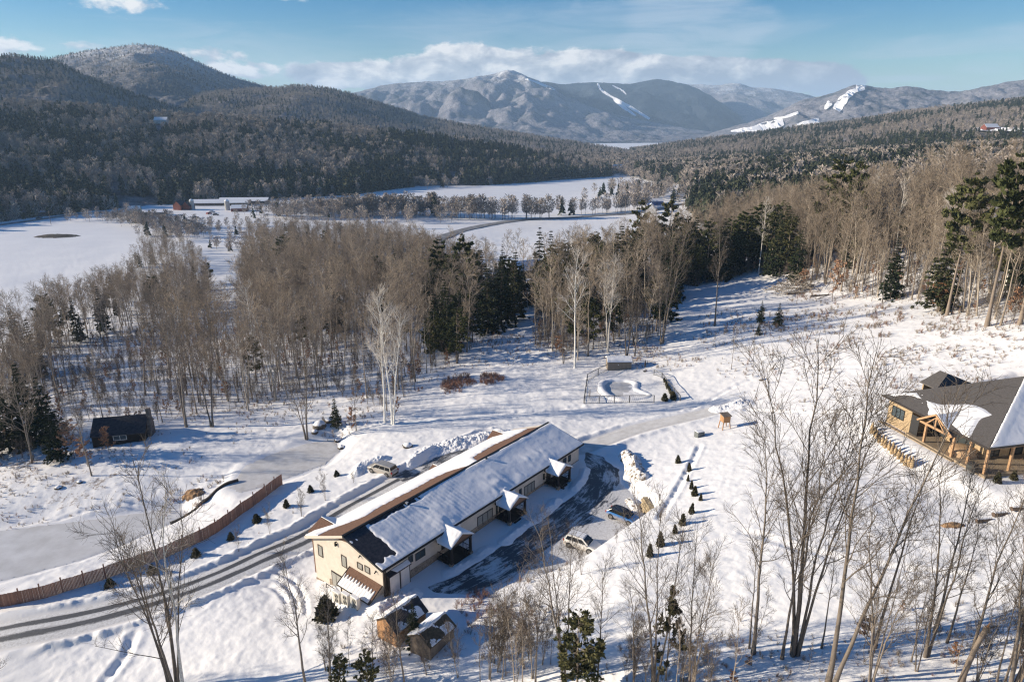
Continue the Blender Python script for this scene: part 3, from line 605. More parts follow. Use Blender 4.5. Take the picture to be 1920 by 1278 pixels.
def shoots(rng, P, R, count, s0, s1, ang, length, up, m=5, rr=.5, taper=.35, jit=.08, spow=1.0, lenfall=0.6):
    """count shoots on each path"""
    n, k, _ = P.shape; s = s0+(s1-s0)*((np.arange(count)[None]+rng.uniform(0, 1, (n, count)))/count)**spow; f = s*(k-1); i = np.clip(f.astype(int), 0, k-2); w = (f-i)[...,None]
    ix = np.arange(n)[:,None]; B = P[ix,i]*(1-w)+P[ix,i+1]*w; T = norm(P[ix,i+1]-P[ix,i]); rb = (R[ix,i]*(1-w[...,0])+R[ix,i+1]*w[...,0])
    B = B.reshape(-1,3); T = T.reshape(-1,3); rb = rb.reshape(-1); s = s.reshape(-1); c = len(B)
    q = norm(np.cross(T, rng.normal(size=(c,3)))); th = np.radians(rng.uniform(ang[0], ang[1], c))[:,None]
    D = norm(np.cos(th)*T+np.sin(th)*q); L = length*rng.uniform(.6, 1.15, c)*(1-lenfall*((s-s0)/(s1-s0+1e-6)))
    out = np.zeros((c, m, 3)); out[:,0] = B; d = D
    for j in range(1, m):
        d = norm(d+np.array([0,0,1.])*up/m+rng.normal(0, jit, (c,3))); out[:,j] = out[:,j-1]+d*(L/(m-1))[:,None]
    Rr = (rb*rr)[:,None]*(1-(1-taper)*np.linspace(0, 1, m))[None]
    return out, Rr
def bare_tree(seed, H, r0, stems=1, limbs=18, start=.35, spread=.30, subs=6, twigs=5, splay=.1, lean=(0,0), rmin=.012, ang=(28,55), wob=.012, up=.55, fine=.012, twl=1.0, ksub=3):
    rng = np.random.default_rng(seed); P0, R0 = trunks(rng, H, r0, stems, splay, wob, lean=lean)
    P1, R1 = shoots(rng, P0, R0, limbs, start, .97, ang, H*spread, up, 6, .5, .3, .1); R1 = np.maximum(R1, rmin*1.3)
    P2, R2 = shoots(rng, P1, R1, subs, .22, 1, (22,55), H*spread*.42, .4, 4, .6, .45, .13); R2 = np.maximum(R2, rmin)
    P3, R3 = shoots(rng, P2, R2, twigs, .2, 1, (20,60), H*spread*.2*twl, .25, 3, .7, .5, .15, lenfall=.35); R3 = np.maximum(R3, fine)
    # fine leaders at the trunk tips
    P4, R4 = shoots(rng, P0, R0, 7, .75, 1, (10,35), H*spread*.5, .4, 4, .5, .4, .1); R4 = np.maximum(R4, rmin)
    tr = join([tubes(P0, R0, 6), tubes(P1, R1, 4)]); cr = join([tubes(P2, R2, ksub), tubes(P4, R4, 3), tubes(P3, R3, 3)])
    return tr, cr
def spray(rng, C, D, L, W_, n):
    """n flat needle sprays (triangles pairs) around each centre C along D"""
    c = len(C); C = np.repeat(C, n, 0); D = np.repeat(D, n, 0); L = np.repeat(L, n)
    d = norm(D+rng.normal(0, .62, (c*n,3))); u = norm(np.cross(d, rng.normal(size=(c*n,3)))); C = C+rng.normal(0, .16, (c*n,3))*L[:,None]
    l = (L*rng.uniform(.6, 1.2, c*n))[:,None]; w = (L*W_*rng.uniform(.7, 1.3, c*n))[:,None]
    V = np.stack([C-d*l*.35, C+u*w, C+d*l*.65, C-u*w], 1).reshape(-1,3); i = np.arange(c*n)*4
    return V, np.stack([i,i+1,i+2,i+3], -1)
def conifer(seed, H, kind='spruce', dens=1.0, k=5):
    rng = np.random.default_rng(seed); P0, R0 = trunks(rng, H, H*(.013 if kind == 'spruce' else .014), 1, wob=.004 if kind == 'spruce' else .009, m=10, tip=.06)
    z0 = {'spruce': .08, 'pine': .22, 'highpine': .48}[kind]; rad = {'spruce': .17, 'pine': .25, 'highpine': .2}[kind]*H
    wh = int({'spruce': 24, 'pine': 14, 'highpine': 10}[kind]); B = []; RR = []
    for w in range(wh):
        t = z0+(.985-z0)*(w+rng.uniform(-.25, .25))/(wh-1); t = min(max(t, z0), .99); q = (t-z0)/(1-z0)
        env = (1-q)**.85 if kind == 'spruce' else (.45+.75*min(1, q*2.2))*(1-q)**.6
        nb = 7 if kind == 'spruce' else 5
        for b in range(nb):
            a = rng.uniform(0, 6.28); L = rad*env*rng.uniform(.55, 1.2)+.25
            if kind != 'spruce' and rng.random() < .12: continue
            base = np.array([np.interp(t*9, range(10), P0[0,:,0]), np.interp(t*9, range(10), P0[0,:,1]), np.interp(t*9, range(10), P0[0,:,2])])
            s = np.linspace(0, 1, 5); dr = (-.30*s+.12*s*s if kind == 'spruce' else .02*s+.30*s**2.2)*(L); dr = dr+rng.normal(0, .04)*L*s
            B.append(base+np.stack([np.cos(a)*s*L, np.sin(a)*s*L, dr], -1)); RR.append(np.maximum(.014*L+.012, .02)*(1-.8*s))
    B = np.array(B); RR = np.array(RR); f = join([tubes(P0, R0, 6), tubes(B, RR, 3)])
    ns = int((5 if kind == 'spruce' else 6)); C = []; D = []; L = []
    for j in range(ns):
        s = rng.uniform(.18 if kind == 'spruce' else .4, 1.0, len(B)); i = np.minimum((s*4).astype(int), 3); w = (s*4-i)[:,None]; ix = np.arange(len(B))
        side = norm(np.cross(B[:,4]-B[:,0], [0,0,1.]))*rng.normal(0, 1, len(B))[:,None]*(np.linalg.norm(B[:,4]-B[:,0], axis=1)*.16)[:,None]
        C.append(B[ix,i]*(1-w)+B[ix,i+1]*w+side); D.append(norm(norm(B[ix,i+1]-B[ix,i])+side*.5+(np.array([0,0,-.25]) if kind == 'spruce' else np.array([0,0,.2])))); L.append(np.clip(np.linalg.norm(B[:,4]-B[:,0], axis=1)*.42, .35, 1.3))
    C = np.concatenate(C); D = np.concatenate(D); L = np.concatenate(L)*H/18
    V, Q = spray(rng, C, D, L*.7, .2, int(k*dens*1.9))
    return f, (V, Q)
def far_conifer(seed, H=1.0):
    rng = np.random.default_rng(seed); n = 70; t = rng.uniform(.06, 1, n)**.85; a = rng.uniform(0, 6.28, n); r = .19*(1-t)**.8*rng.uniform(.3, 1.15, n)
    C = np.stack([np.cos(a)*r, np.sin(a)*r, t], -1)*H; D = np.stack([np.cos(a), np.sin(a), -.7+0*a], -1)
    L = (.10+.16*(1-t))*H*rng.uniform(.7, 1.2, n); d = norm(D); u = norm(np.cross(d, rng.normal(size=(n,3))))*L[:,None]*.42
    V = np.stack([C-d*L[:,None]*.5, C+u, C+d*L[:,None]*.6, C-u], 1).reshape(-1,3); i = np.arange(n)*4
    tv, tq = tubes(np.array([[[0,0,-.03],[0,0,.5],[0,0,1.0]]])*H, np.array([[.013,.009,.002]])*H, 3)
    q = np.stack([i,i+1,i+2,i+3], -1); V2, Q2, _ = join([(V, q), (tv, tq)])
    return V2, Q2, len(q)
def far_bare(seed, H=1.0, n=110):
    rng = np.random.default_rng(seed); t = rng.uniform(.32, 1, n); a = rng.uniform(0, 6.28, n); env = np.sin(np.pi*np.clip((t-.22)/.84, 0, 1))**.7; r = .21*env*rng.uniform(0, 1, n)**.5
    C = np.stack([np.cos(a)*r, np.sin(a)*r, t], -1)*H; d = norm(np.stack([np.cos(a)*.6, np.sin(a)*.6, .8+0*a], -1)+rng.normal(0, .4, (n,3))); L = rng.uniform(.09, .2, n)[:,None]*H
    u = norm(np.cross(d, rng.normal(size=(n,3))))*L*.085
    V = np.stack([C-d*L*.5-u*.5, C-d*L*.5+u*.5, C+d*L*.5+u, C+d*L*.5-u], 1).reshape(-1,3); i = np.arange(n)*4
    P0, R0 = trunks(rng, H*.93, .011*H, 1, m=4); P1, R1 = shoots(rng, P0, R0, 6, .35, .9, (25,50), .3*H, .4, 3, .5, .4)
    tv, tq, _ = join([tubes(P0, R0, 3), tubes(P1, R1, 3)])
    q = np.stack([i,i+1,i+2,i+3], -1); V2, Q2, _ = join([(V, q), (tv, tq)])
    return V2, Q2, len(q)
def mesh2(name, parts, mats):
    """one mesh of several (V, Q, [T]) pieces, a material for each"""
    V, Q, _ = join([p[:2] for p in parts]); mi = np.concatenate([np.full(len(p[1]), i) for i, p in enumerate(parts)])
    return npmesh(name, V, Q, mats=mats, midx=mi)
class Kind:
    """meshes of one model tree: parts as (name, mesh)"""
    def __init__(s, name, cat, parts, H): s.name, s.cat, s.parts, s.H = name, cat, parts, H
def plant_tree(kind, x, y, H, label, group=None, rz=None, lean=0, wide=1.0, z=None):
    s = H/kind.H; o = empty(kind.name, (x, y, hz(x, y)-.15 if z is None else z), RNG.uniform(0, 6.28) if rz is None else rz, label, kind.cat, group)
    o.scale = (s*wide, s*wide, s)
    if lean: o.rotation_euler = (RNG.normal(0, lean), RNG.normal(0, lean), o.rotation_euler[2])
    for nm, me in kind.parts: link(bpy.data.objects.new(nm, me), o)
    return o
def instancer(name, pts, scl, rot, pick, meshes, label):
    """one object that carries many plants on its points"""
    V = np.asarray(pts, np.float32); me = bpy.data.meshes.new(name); me.vertices.add(len(V)); me.vertices.foreach_set('co', V.ravel())
    for nm, ty, arr in (('psc','FLOAT_VECTOR',scl), ('pro','FLOAT_VECTOR',rot)):
        a = me.attributes.new(nm, ty, 'POINT'); a.data.foreach_set('vector', np.asarray(arr, np.float32).ravel())
    a = me.attributes.new('pick', 'INT', 'POINT'); a.data.foreach_set('value', np.asarray(pick, np.int32))
    o = link(bpy.data.objects.new(name, me)); tag(o, label, kind='stuff')
    ng = bpy.data.node_groups.new(name, 'GeometryNodeTree'); ng.interface.new_socket('Geometry', in_out='INPUT', socket_type='NodeSocketGeometry'); ng.interface.new_socket('Geometry', in_out='OUTPUT', socket_type='NodeSocketGeometry')
    gi = ng.nodes.new('NodeGroupInput'); go = ng.nodes.new('NodeGroupOutput'); L = ng.links
    gt = ng.nodes.new('GeometryNodeGeometryToInstance')
    for m_ in reversed(meshes):
        so = bpy.data.objects.new(name+'_source', m_); oi = ng.nodes.new('GeometryNodeObjectInfo'); oi.inputs['Object'].default_value = so; L.new(oi.outputs['Geometry'], gt.inputs[0])
    ip = ng.nodes.new('GeometryNodeInstanceOnPoints'); ip.inputs['Pick Instance'].default_value = True
    mp = ng.nodes.new('GeometryNodeMeshToPoints'); L.new(gi.outputs[0], mp.inputs[0]); L.new(mp.outputs[0], ip.inputs['Points']); L.new(gt.outputs[0], ip.inputs['Instance'])
    for nm, ty, sk in (('psc','FLOAT_VECTOR','Scale'), ('pro','FLOAT_VECTOR','Rotation'), ('pick','INT','Instance Index')):
        na = ng.nodes.new('GeometryNodeInputNamedAttribute'); na.data_type = ty; na.inputs['Name'].default_value = nm; src = [q for q in na.outputs if q.enabled and q.name == 'Attribute'][0]
        if nm == 'pro':
            er = ng.nodes.new('FunctionNodeEulerToRotation'); L.new(src, er.inputs[0]); src = er.outputs[0]
        L.new(src, ip.inputs[sk])
    L.new(ip.outputs[0], go.inputs[0]); md = o.modifiers.new('scatter', 'NODES'); md.node_group = ng
    return o

# ------------------------------------------------------------------ model trees
def mk(name, cat, tr, cr, mt, mc, H): return Kind(name, cat, [('trunk', npmesh(name+'_trunk', tr[0], tr[1], mats=[mt], smooth_=True)), ('crown', npmesh(name+'_crown', cr[0], cr[1], mats=[mc]))], H)
K_WOOD = []
for i in range(7):
    pale = i % 3 == 1
    tr, cr = bare_tree(100+i, 22, .17, 1 if i != 4 else 2, 17, [.42,.5,.38,.55,.36,.46,.3][i], [.26,.2,.31,.18,.25,.22,.33][i], 5, 4, rmin=.024, fine=.0165, ang=(30,66), up=.38, wob=.017, lean=(RNG.normal(0,.02), RNG.normal(0,.02)))
    K_WOOD.append(mk('bare_tree', 'bare tree', tr, cr, M_PALE if pale else M_BARK, M_TWIG, 22))
K_BIRCH = []
for i in range(3):
    tr, cr = bare_tree(200+i, 22, .19, 1 if i else 2, 15, .38, .26, 6, 5, rmin=.02, fine=.015, ang=(25,50), splay=.12)
    K_BIRCH.append(mk('birch_tree', 'birch tree', tr, cr, M_BIRCH, M_TWIGPALE, 22))
K_SPRUCE = [mk('spruce_tree', 'spruce tree', *conifer(300+i, 18, 'spruce', 1.0, 5), M_DARKBARK, M_SPRUCE, 18) for i in range(3)]
K_PINE = [mk('pine_tree', 'pine tree', *conifer(320+i, 22, 'pine', 1.0, 6), M_PINEBARK, M_PINE, 22) for i in range(3)]
K_HIGHPINE = [mk('tall_pine', 'pine tree', *conifer(340+i, 28, 'highpine', 1.0, 7), M_PINEBARK, M_PINE, 28) for i in range(2)]
K_FORE = []   # big trees in front of the camera
for i, (st, li, sta, spd, spl, dk) in enumerate([(5,13,.30,.26,.13,1),(1,20,.35,.22,0,0),(2,16,.32,.24,.1,1),(3,15,.28,.24,.12,0),(1,15,.45,.2,0,1),(4,13,.25,.25,.15,0)]):
    tr, cr = bare_tree(400+i, 20, .165, st, li, sta, spd, 6, 5, splay=spl, rmin=.013, fine=.0075, wob=.016, ang=(22,50), twl=1.15)
    K_FORE.append(mk('bare_tree', 'bare tree', tr, cr, M_FOREBARK, M_TWIGDARK, 20))
tr, cr = bare_tree(480, 20, .17, 1, 12, .35, .27, 4, 3, rmin=.014, fine=.008, wob=.02, ang=(25,50)); K_FBIRCH = mk('birch_tree', 'birch tree', tr, cr, M_BIRCH, M_TWIGPALE, 20)
K_SAP = []
for i in range(4):
    tr, cr = bare_tree(450+i, 8, .05, [1,4,1,3][i], 13, .2, .25, 5, 4, splay=.14, rmin=.009, fine=.006, wob=.02, ang=(22,50))
    K_SAP.append(mk('bare_sapling', 'sapling', tr, cr, M_BARK, M_TWIGDARK, 8))
def leafy_sapling(seed, H, m_leaf, n=5):
    tr, cr = bare_tree(seed, H, .05, 1, 14, .15, .3, 5, 3, rmin=.012, fine=.009, ang=(35,70), up=.2)
    rng = np.random.default_rng(seed); idx = rng.choice(len(cr[0]), min(len(cr[0]), 500)); C = cr[0][idx]; V, Q = spray(rng, C, norm(rng.normal(size=C.shape)), np.full(len(C), .22*H/5), .4, n)
    return tr, cr, (V, Q)
def mkleaf(name, cat, seed, H, ml, n=4):
    tr, cr, lf = leafy_sapling(seed, H, ml, n); return Kind(name, cat, [('trunk', npmesh(name+'_trunk', tr[0], tr[1], mats=[M_BARK])), ('crown', mesh2(name+'_crown', [cr, lf], [M_TWIG, ml]))], H)
K_BEECH = [mkleaf('beech_sapling', 'beech sapling', 500+i, 6, M_BEECH, 1) for i in range(3)]
K_SHRUBLEAF = [mkleaf('leafy_shrub', 'shrub', 520+i, 4, M_YEW, 2) for i in range(2)]
def far_mesh(name, g, m1, m2):
    V, Q, n = g; return npmesh(name, V, Q, mats=[m1, m2], midx=np.concatenate([np.zeros(n), np.ones(len(Q)-n)]))
FM_CON = [far_mesh('far_conifer', far_conifer(600+i), M_FARPINE, M_FARBARK) for i in range(4)]
FM_BARE = [far_mesh('far_bare', far_bare(620+i), M_FARTWIG, M_FARBARK) for i in range(5)]
def joined(kind, name):
    """a model tree's parts as one mesh for far scatter"""
    vs, qs, mi, ms, b = [], [], [], [], 0
    for nm, me in kind.parts:
        v = np.empty(len(me.vertices)*3, np.float32); me.vertices.foreach_get('co', v); v = v.reshape(-1,3); q = np.empty(len(me.loops), np.int32); me.loops.foreach_get('vertex_index', q); q = q.reshape(-1,4)
        a = np.empty(len(me.polygons), np.int32); me.polygons.foreach_get('material_index', a)
        vs.append(v); qs.append(q+b); mi.append(a+len(ms)); b += len(v); ms += list(me.materials)
    return npmesh(name, np.concatenate(vs), np.concatenate(qs), mats=ms, midx=np.concatenate(mi))
J_WOOD = [joined(k, 'wood_source') for k in K_WOOD]; J_SPRUCE = [joined(k, 'spruce_source') for k in K_SPRUCE]; J_PINE = [joined(k, 'pine_source') for k in K_PINE]
# ------------------------------------------------------------------ woods: nearest trees one by one, the rest as one mass
def scatter(poly, spacing, seed, edge=0):
    rng = np.random.default_rng(seed); lo = poly.min(0); hi = poly.max(0); xs = np.arange(lo[0], hi[0], spacing); ys = np.arange(lo[1], hi[1], spacing)
    X, Y = np.meshgrid(xs, ys); X = (X+rng.uniform(-.48, .48, X.shape)*spacing).ravel(); Y = (Y+rng.uniform(-.48, .48, Y.shape)*spacing).ravel()
    k = inside(X, Y, poly); return X[k], Y[k], rng
def col_of(x, y, z):
    dz = z-CAMZ; dep = y*CP-dz*SP; up = y*SP+dz*CP; return 960+FPX*x/dep, 639-FPX*up/dep, dep
stuff_wood = []; cand = []
def keep_clear(X, Y, spots):
    k = np.ones(len(X), bool)
    for (x, y, r) in spots: k &= np.hypot(X-x, Y-y) > r
    return k
CLEAR = []
for p, r in (((232,826),6.2),((990,560),7),((150,800),0)):
    g = ground(*p); CLEAR.append((g[0], g[1], r))
for wi, poly in enumerate(WOODS_POLY):
    X, Y, rng = scatter(poly, 4.7 if wi == 0 else 3.7, 40+wi); k = (np.hypot(X, Y) < 520) & (Y > 60) & (np.abs(np.arctan2(X, Y)) < .78) & keep_clear(X, Y, CLEAR); X, Y = X[k], Y[k]
    gap = fbm(X*.02+3, Y*.02, 61, 3); r_ = np.hypot(X, Y); k = (gap > (-.36 if wi == 0 else -2)) & (rng.uniform(0, 1, len(X)) < np.where(r_ < 190, .8, .95)*(1 if wi == 0 else np.where(np.arctan2(X, Y) < .36, .6, 1.0))); X, Y = X[k], Y[k]; Z = h(X, Y, False)
    c, row, dep = col_of(X, Y, Z)
    for x, y, z, cc, d in zip(X, Y, Z, c, dep):
        H = (rng.uniform(13, 24.5) if wi == 0 else rng.uniform(15, 26))*(.72 if rng.random() < .2 else 1)
        if wi == 0 and cc < 450 and d > 220: H *= .85
        if z < -25: H *= .82
        p_con = (.02 if d < 190 else .07) if wi == 0 else .05
        if wi == 1 and 1230 < cc < 1480 and d < 260: p_con = .6
        if wi == 1 and cc > 1480 and d > 200: p_con = .12 if d < 270 else .45
        if wi == 0 and 800 < cc < 1000 and d > 150: p_con = .4
        if wi == 0 and cc < 110 and d < 150: p_con = .35
        if wi == 1 and cc < 1200 and d > 185: p_con = .5
        rw = 639-FPX*(y*SP+(z-CAMZ)*CP)/d
        if wi == 0 and 424+8*math.sin(rw*.05) < cc < 452+10*math.sin(rw*.05+1) and 470 < rw < 705 and rng.random() < .7: continue
        con = rng.random() < p_con
        cand.append((H/d, x, y, z, cc, H, con, wi, d))
cand.sort(key=lambda t: -t[0])
def side_word(cc, wi, d):
    if wi == 0:
        if cc < 220: return ('in the wood around the dark cabin', 'bare trees around the dark cabin')
        if cc < 480: return ('in the wood above the frozen creek pool', 'bare trees above the frozen creek pool')
        if cc < 700: return ('in the leafless wood behind the parked minivan', 'bare trees behind the parked minivan')
        return ('in the wood edge beyond the long house roof', 'bare trees beyond the long house roof')
    if cc < 1240: return ('in the stand behind the fenced pool', 'bare trees behind the fenced pool')
    if cc < 1500: return ('in the dark evergreen stand at the top of the clearing', 'bare trees in the evergreen stand')
    if cc < 1720: return ('in the pale wood behind the brush pile', 'bare trees behind the brush pile')
    return ('in the pale wood beyond the timber house', 'bare trees beyond the timber house')
nb = nc = 0; NB, NC = 205, 110
for t in cand:
    _, x, y, z, cc, H, con, wi, d = t
    if con and nc < NC and -40 < cc < 1960:
        nc += 1; wd, gr = side_word(cc, wi, d); sp = RNG.random() < (.55 if wi == 1 else .6)
        kk = K_SPRUCE[nc % 3] if sp else K_PINE[nc % 3]; nm = 'dark spruce' if sp else 'olive green pine'
        plant_tree(kk, x, y, H*(.72 if wi == 0 and cc < 150 else .85), f'{nm} {wd}', gr.replace('bare trees', 'spruces' if sp else 'pines'), z=z-.2, wide=1.15)
    elif not con and nb < NB and -60 < cc < 1980:
        nb += 1; wd, gr = side_word(cc, wi, d)
        if RNG.random() < .025: plant_tree(K_BIRCH[nb % 3], x, y, H, f'white barked birch {wd}', gr.replace('bare trees', 'birches'), z=z-.2, lean=.03)
        else: plant_tree(K_WOOD[nb % 7], x, y, H, f'slender bare grey tree {wd}', gr, z=z-.2, lean=.045, wide=RNG.uniform(.8, 1.2))
    else: stuff_wood.append((x, y, z, H, con))
S = np.array([(a, b, c, hh, float(k)) for a, b, c, hh, k in stuff_wood]); n = len(S)
con = S[:,4] > .5; rr = np.random.default_rng(5)
def rots(n, s=.03): return np.stack([rr.normal(0, s, n), rr.normal(0, s, n), rr.uniform(0, 6.28, n)], -1)
b = S[~con]; sc = (b[:,3]/22)[:,None]*np.stack([rr.uniform(.9, 1.2, len(b))]*2+[np.ones(len(b))], -1)
instancer('bare_woods', b[:,:3]-[0,0,.2], sc, rots(len(b), .045), rr.integers(0, 7, len(b)), J_WOOD, 'mass of leafless grey brown woods between the clearing and the fields')
c_ = S[con]; pk = rr.integers(0, 6, len(c_)); hh = np.where(pk < 3, 18, 22); sc = (c_[:,3]*.85/hh)[:,None]*np.ones(3)
instancer('evergreen_woods', c_[:,:3]-[0,0,.2], sc, rots(len(c_), .01), pk, J_SPRUCE+J_PINE, 'evergreen mass standing among the bare woods')
# far forest on the hills and along the valley
fx, fs, fp = [], [], []
def hill_forest(nm, spacing, Hlo, Hhi, conf, lo=.0, hi=1.0, seed=0):
    P = HILLS[nm]; rng = np.random.default_rng(seed); n, m, _ = P.shape
    e1 = np.linalg.norm(P[1:,:-1]-P[:-1,:-1], axis=2)[:,:m-1]; e2 = np.linalg.norm(P[:-1,1:]-P[:-1,:-1], axis=2); A = np.hypot(e1, 1e-3)*e2; tot = A.sum(); k = int(tot/spacing**2)
    c = np.searchsorted(np.cumsum(A.ravel())/tot, rng.uniform(0, 1, k)); i, j = np.unravel_index(np.clip(c, 0, A.size-1), A.shape); a = rng.uniform(0, 1, k)[:,None]; b = rng.uniform(0, 1, k)[:,None]
    Q = (P[i,j]*(1-b)+P[i,j+1]*b)*(1-a)+(P[i+1,j]*(1-b)+P[i+1,j+1]*b)*a; t = i/(n-1); ok = (t >= lo) & (t <= hi); Q = Q[ok]; t = t[ok]; k = len(Q)
    az = np.arctan2(Q[:,0], Q[:,1]); px = 960+np.tan(az)*FPX*CP
    pc = conf(px, t, Q, rng); isc = rng.uniform(0, 1, k) < pc; H = rng.uniform(Hlo, Hhi, k)*np.where(isc, 1.0, .92)
    for sp in HILL_SPOTS:
        if sp[0] == nm and sp[6] is not None: kk_ = (np.hypot(Q[:,0]-sp[6][0], Q[:,1]-sp[6][1]) > sp[3]*1.1) & ~((np.abs(np.arctan2(Q[:,0], Q[:,1])-math.atan2(sp[6][0], sp[6][1])) < sp[3]*.8/np.hypot(*sp[6][:2])) & (np.hypot(Q[:,0], Q[:,1]) < np.hypot(*sp[6][:2])) & (np.hypot(Q[:,0], Q[:,1]) > np.hypot(*sp[6][:2])-90)); Q, H, isc = Q[kk_], H[kk_], isc[kk_]; t = t[kk_]
    g = (vnoise(Q[:,0]*.012, Q[:,1]*.012, 91) > .12+.25*sstep(.12, .0, t)) | (t > .5); Q, H, isc = Q[g], H[g], isc[g]
    fx.append(Q-[0,0,.5]); fs.append(H); fp.append(np.where(isc, rng.integers(0, 4, len(Q)), 4+rng.integers(0, 5, len(Q))))
def clump(Q, s, seed): return fbm(Q[:,0]/s, Q[:,1]/s, seed, 3)
hill_forest('wooded_slope', 7.8, 9, 23, lambda px, t, Q, r: np.clip(.55+1.2*clump(Q, 90, 7)+.35*sstep(500, 950, px)-.5*sstep(.65, .95, t)*(px < 700)+.2*sstep(.45, .1, t), .05, .97), .03, 1, 1)
hill_forest('west_hill', 10, 6, 12, lambda px, t, Q, r: np.clip(.38+.9*clump(Q, 140, 8)+.25*(t < .4), .03, .95), .0, 1, 2)
hill_forest('middle_hill', 10.5, 6, 12, lambda px, t, Q, r: np.clip(.10+.7*clump(Q, 150, 9)+.3*sstep(700, 1100, px), .02, .9), 0, 1, 3)
hill_forest('frosted_peak', 17, 6, 11, lambda px, t, Q, r: np.clip(.25+.7*clump(Q, 200, 9), .02, .9), .35, 1, 4)
hill_forest('east_hill', 10.5, 6, 14, lambda px, t, Q, r: np.clip(.45+1.2*clump(Q, 160, 12)+.3*(t < .25), .03, .95), 0, 1, 5)
def ground_forest(poly_world, spacing, Hlo, Hhi, pc, seed):
    X, Y, rng = scatter(poly_world, spacing, seed); k = np.abs(np.arctan2(X, Y)) < .80; X, Y = X[k], Y[k]; Z = h(X, Y, False); Q = np.stack([X, Y, Z], -1)
    px = col_of(X, Y, Z)[0]; isc = rng.uniform(0, 1, len(X)) < pc(px, Q); H = rng.uniform(Hlo, Hhi, len(X))
    fx.append(Q-[0,0,.3]); fs.append(H); fp.append(np.where(isc, rng.integers(0, 4, len(X)), 4+rng.integers(0, 5, len(X))))
def azr(L): return np.array([(math.sin(a)*r, math.cos(a)*r) for a, r in L])
ground_forest(azr([(.28,480),(.4,470),(.6,500),(.8,500),(.8,1200),(.6,1300),(.4,1300),(.25,1330),(.17,1300),(.19,1100),(.235,1000),(.245,800),(.25,640)]), 6.5, 15, 24, lambda px, Q: np.clip(.55+1.1*clump(Q, 80, 14)+.15*(px > 1300), .05, .95), 6)
ground_forest(azr([(.2,1050),(.24,1000),(.28,1300),(.28,1900),(.1,1900),(.12,1400),(.16,1200)]), 8, 9, 17, lambda px, Q: np.clip(.25+.9*clump(Q, 90, 15), .03, .9), 7)
ground_forest(azr([(-.05,1230),(.14,1230),(.2,1900),(-.05,1900)]), 9, 13, 20, lambda px, Q: np.clip(.55+.6*clump(Q, 90, 15), .03, .95), 8)
def row(pp, n, w, Hlo, Hhi, pc, seed):
    """a belt of trees along seen ground points"""
    L = smooth(gpoly(pp), 6); d = np.concatenate([[0], np.cumsum(np.hypot(*np.diff(L, axis=0).T))]); rng = np.random.default_rng(seed); t = rng.uniform(0, d[-1], n)
    X = np.interp(t, d, L[:,0])+rng.normal(0, w, n); Y = np.interp(t, d, L[:,1])+rng.normal(0, w, n); Z = h(X, Y, False); isc = rng.uniform(0, 1, n) < pc
    fx.append(np.stack([X, Y, Z-.3], -1)); fs.append(rng.uniform(Hlo, Hhi, n)); fp.append(np.where(isc, rng.integers(0, 4, n), 4+rng.integers(0, 5, n)))
row([(1060,404),(1120,400),(1180,395),(1220,385)], 46, 5, 11, 19, .05, 22)
row([(640,408),(720,404),(800,402),(850,408),(920,411),(1000,411),(1030,410)], 95, 5, 15, 22, .01, 21)
row([(1180,360),(1230,372),(1290,368),(1350,360),(1420,350)], 150, 26, 10, 18, .2, 23)
row([(160,410),(230,412),(300,428),(340,440),(380,450)], 160, 11, 6, 12, .05, 24)
row([(-60,398),(0,395),(30,396)], 60, 16, 16, 22, .5, 25)
row([(535,404),(560,402),(600,398),(700,402),(800,405)], 340, 26, 9, 15, .02, 26)
row([(320,445),(420,425),(480,440),(470,470),(400,470)], 90, 14, 5, 10, .05, 27)
row([(770,345),(810,352),(850,350)], 24, 8, 10, 16, .05, 28)
fx = np.concatenate(fx); fs = np.concatenate(fs); fp = np.concatenate(fp); n = len(fx)
wd = rr.uniform(.9, 1.35, n)*np.where(fp < 4, .95, 1.15)
instancer('hill_forest', fx, np.stack([fs*wd, fs*wd, fs], -1), rots(n, .02), fp, FM_CON+FM_BARE, 'forest of bare trees and evergreens covering the hills and valley')
print('FOREST', len(cand), nb, nc, len(S), n)
# ------------------------------------------------------------------ building materials
M_STUCCO = mottled('cream_siding', (.56,.50,.43), (.64,.575,.50), 1.5, .8, .08, .01)
M_STONE = mottled('stone_veneer', (.20,.155,.115), (.40,.32,.245), 4, .9, .7, .04)
M_BROWNTRIM = mat('dark_brown_trim', (.028,.022,.02), .6); M_FRAME = mat('window_frame', (.045,.047,.045), .5)
def m_glass(name, c): return mat(name, c, .12, .6)
M_GLASS = m_glass('window_glass', (.045,.055,.06)); M_BLIND = mottled('blind_behind_glass', (.22,.22,.20), (.38,.37,.34), 6, .25, 0, stretch=(1,1,9)); M_BLUEGLASS = m_glass('bluish_glass', (.05,.07,.08))
M_SHINGLE = mottled('brown_shingles', (.12,.068,.047), (.20,.115,.08), 5, .9, .5, .03); M_DARKROOF = mottled('dark_metal_roof', (.022,.022,.028), (.06,.055,.06), 2.5, .5, .2, .02)
def m_snow(name='roof_snow', c=(.86,.86,.875), bs=.35, sc=1.6):
    def f(nt, b):
        v = tex(nt, (1,1,1), 'World'); n = noise(nt, v, sc, 6, .6); bump(nt, b, n, bs, .08)
    return mat(name, c, .55, .25, build=f)
M_SNOW = m_snow(); M_DOOR = mat('dark_door', (.03,.03,.032), .5); M_WHITE = mottled('white_panel', (.60,.59,.57), (.68,.67,.65), 1.2, .6, 0)
M_DECK = grain('dark_deck_boards', (.03,.024,.022), (.06,.048,.042), .14, 0); M_METAL = mat('grey_metal', (.45,.45,.45), .4, .5, .3); M_BLACK = mat('black_paint', (.012,.012,.013), .45)
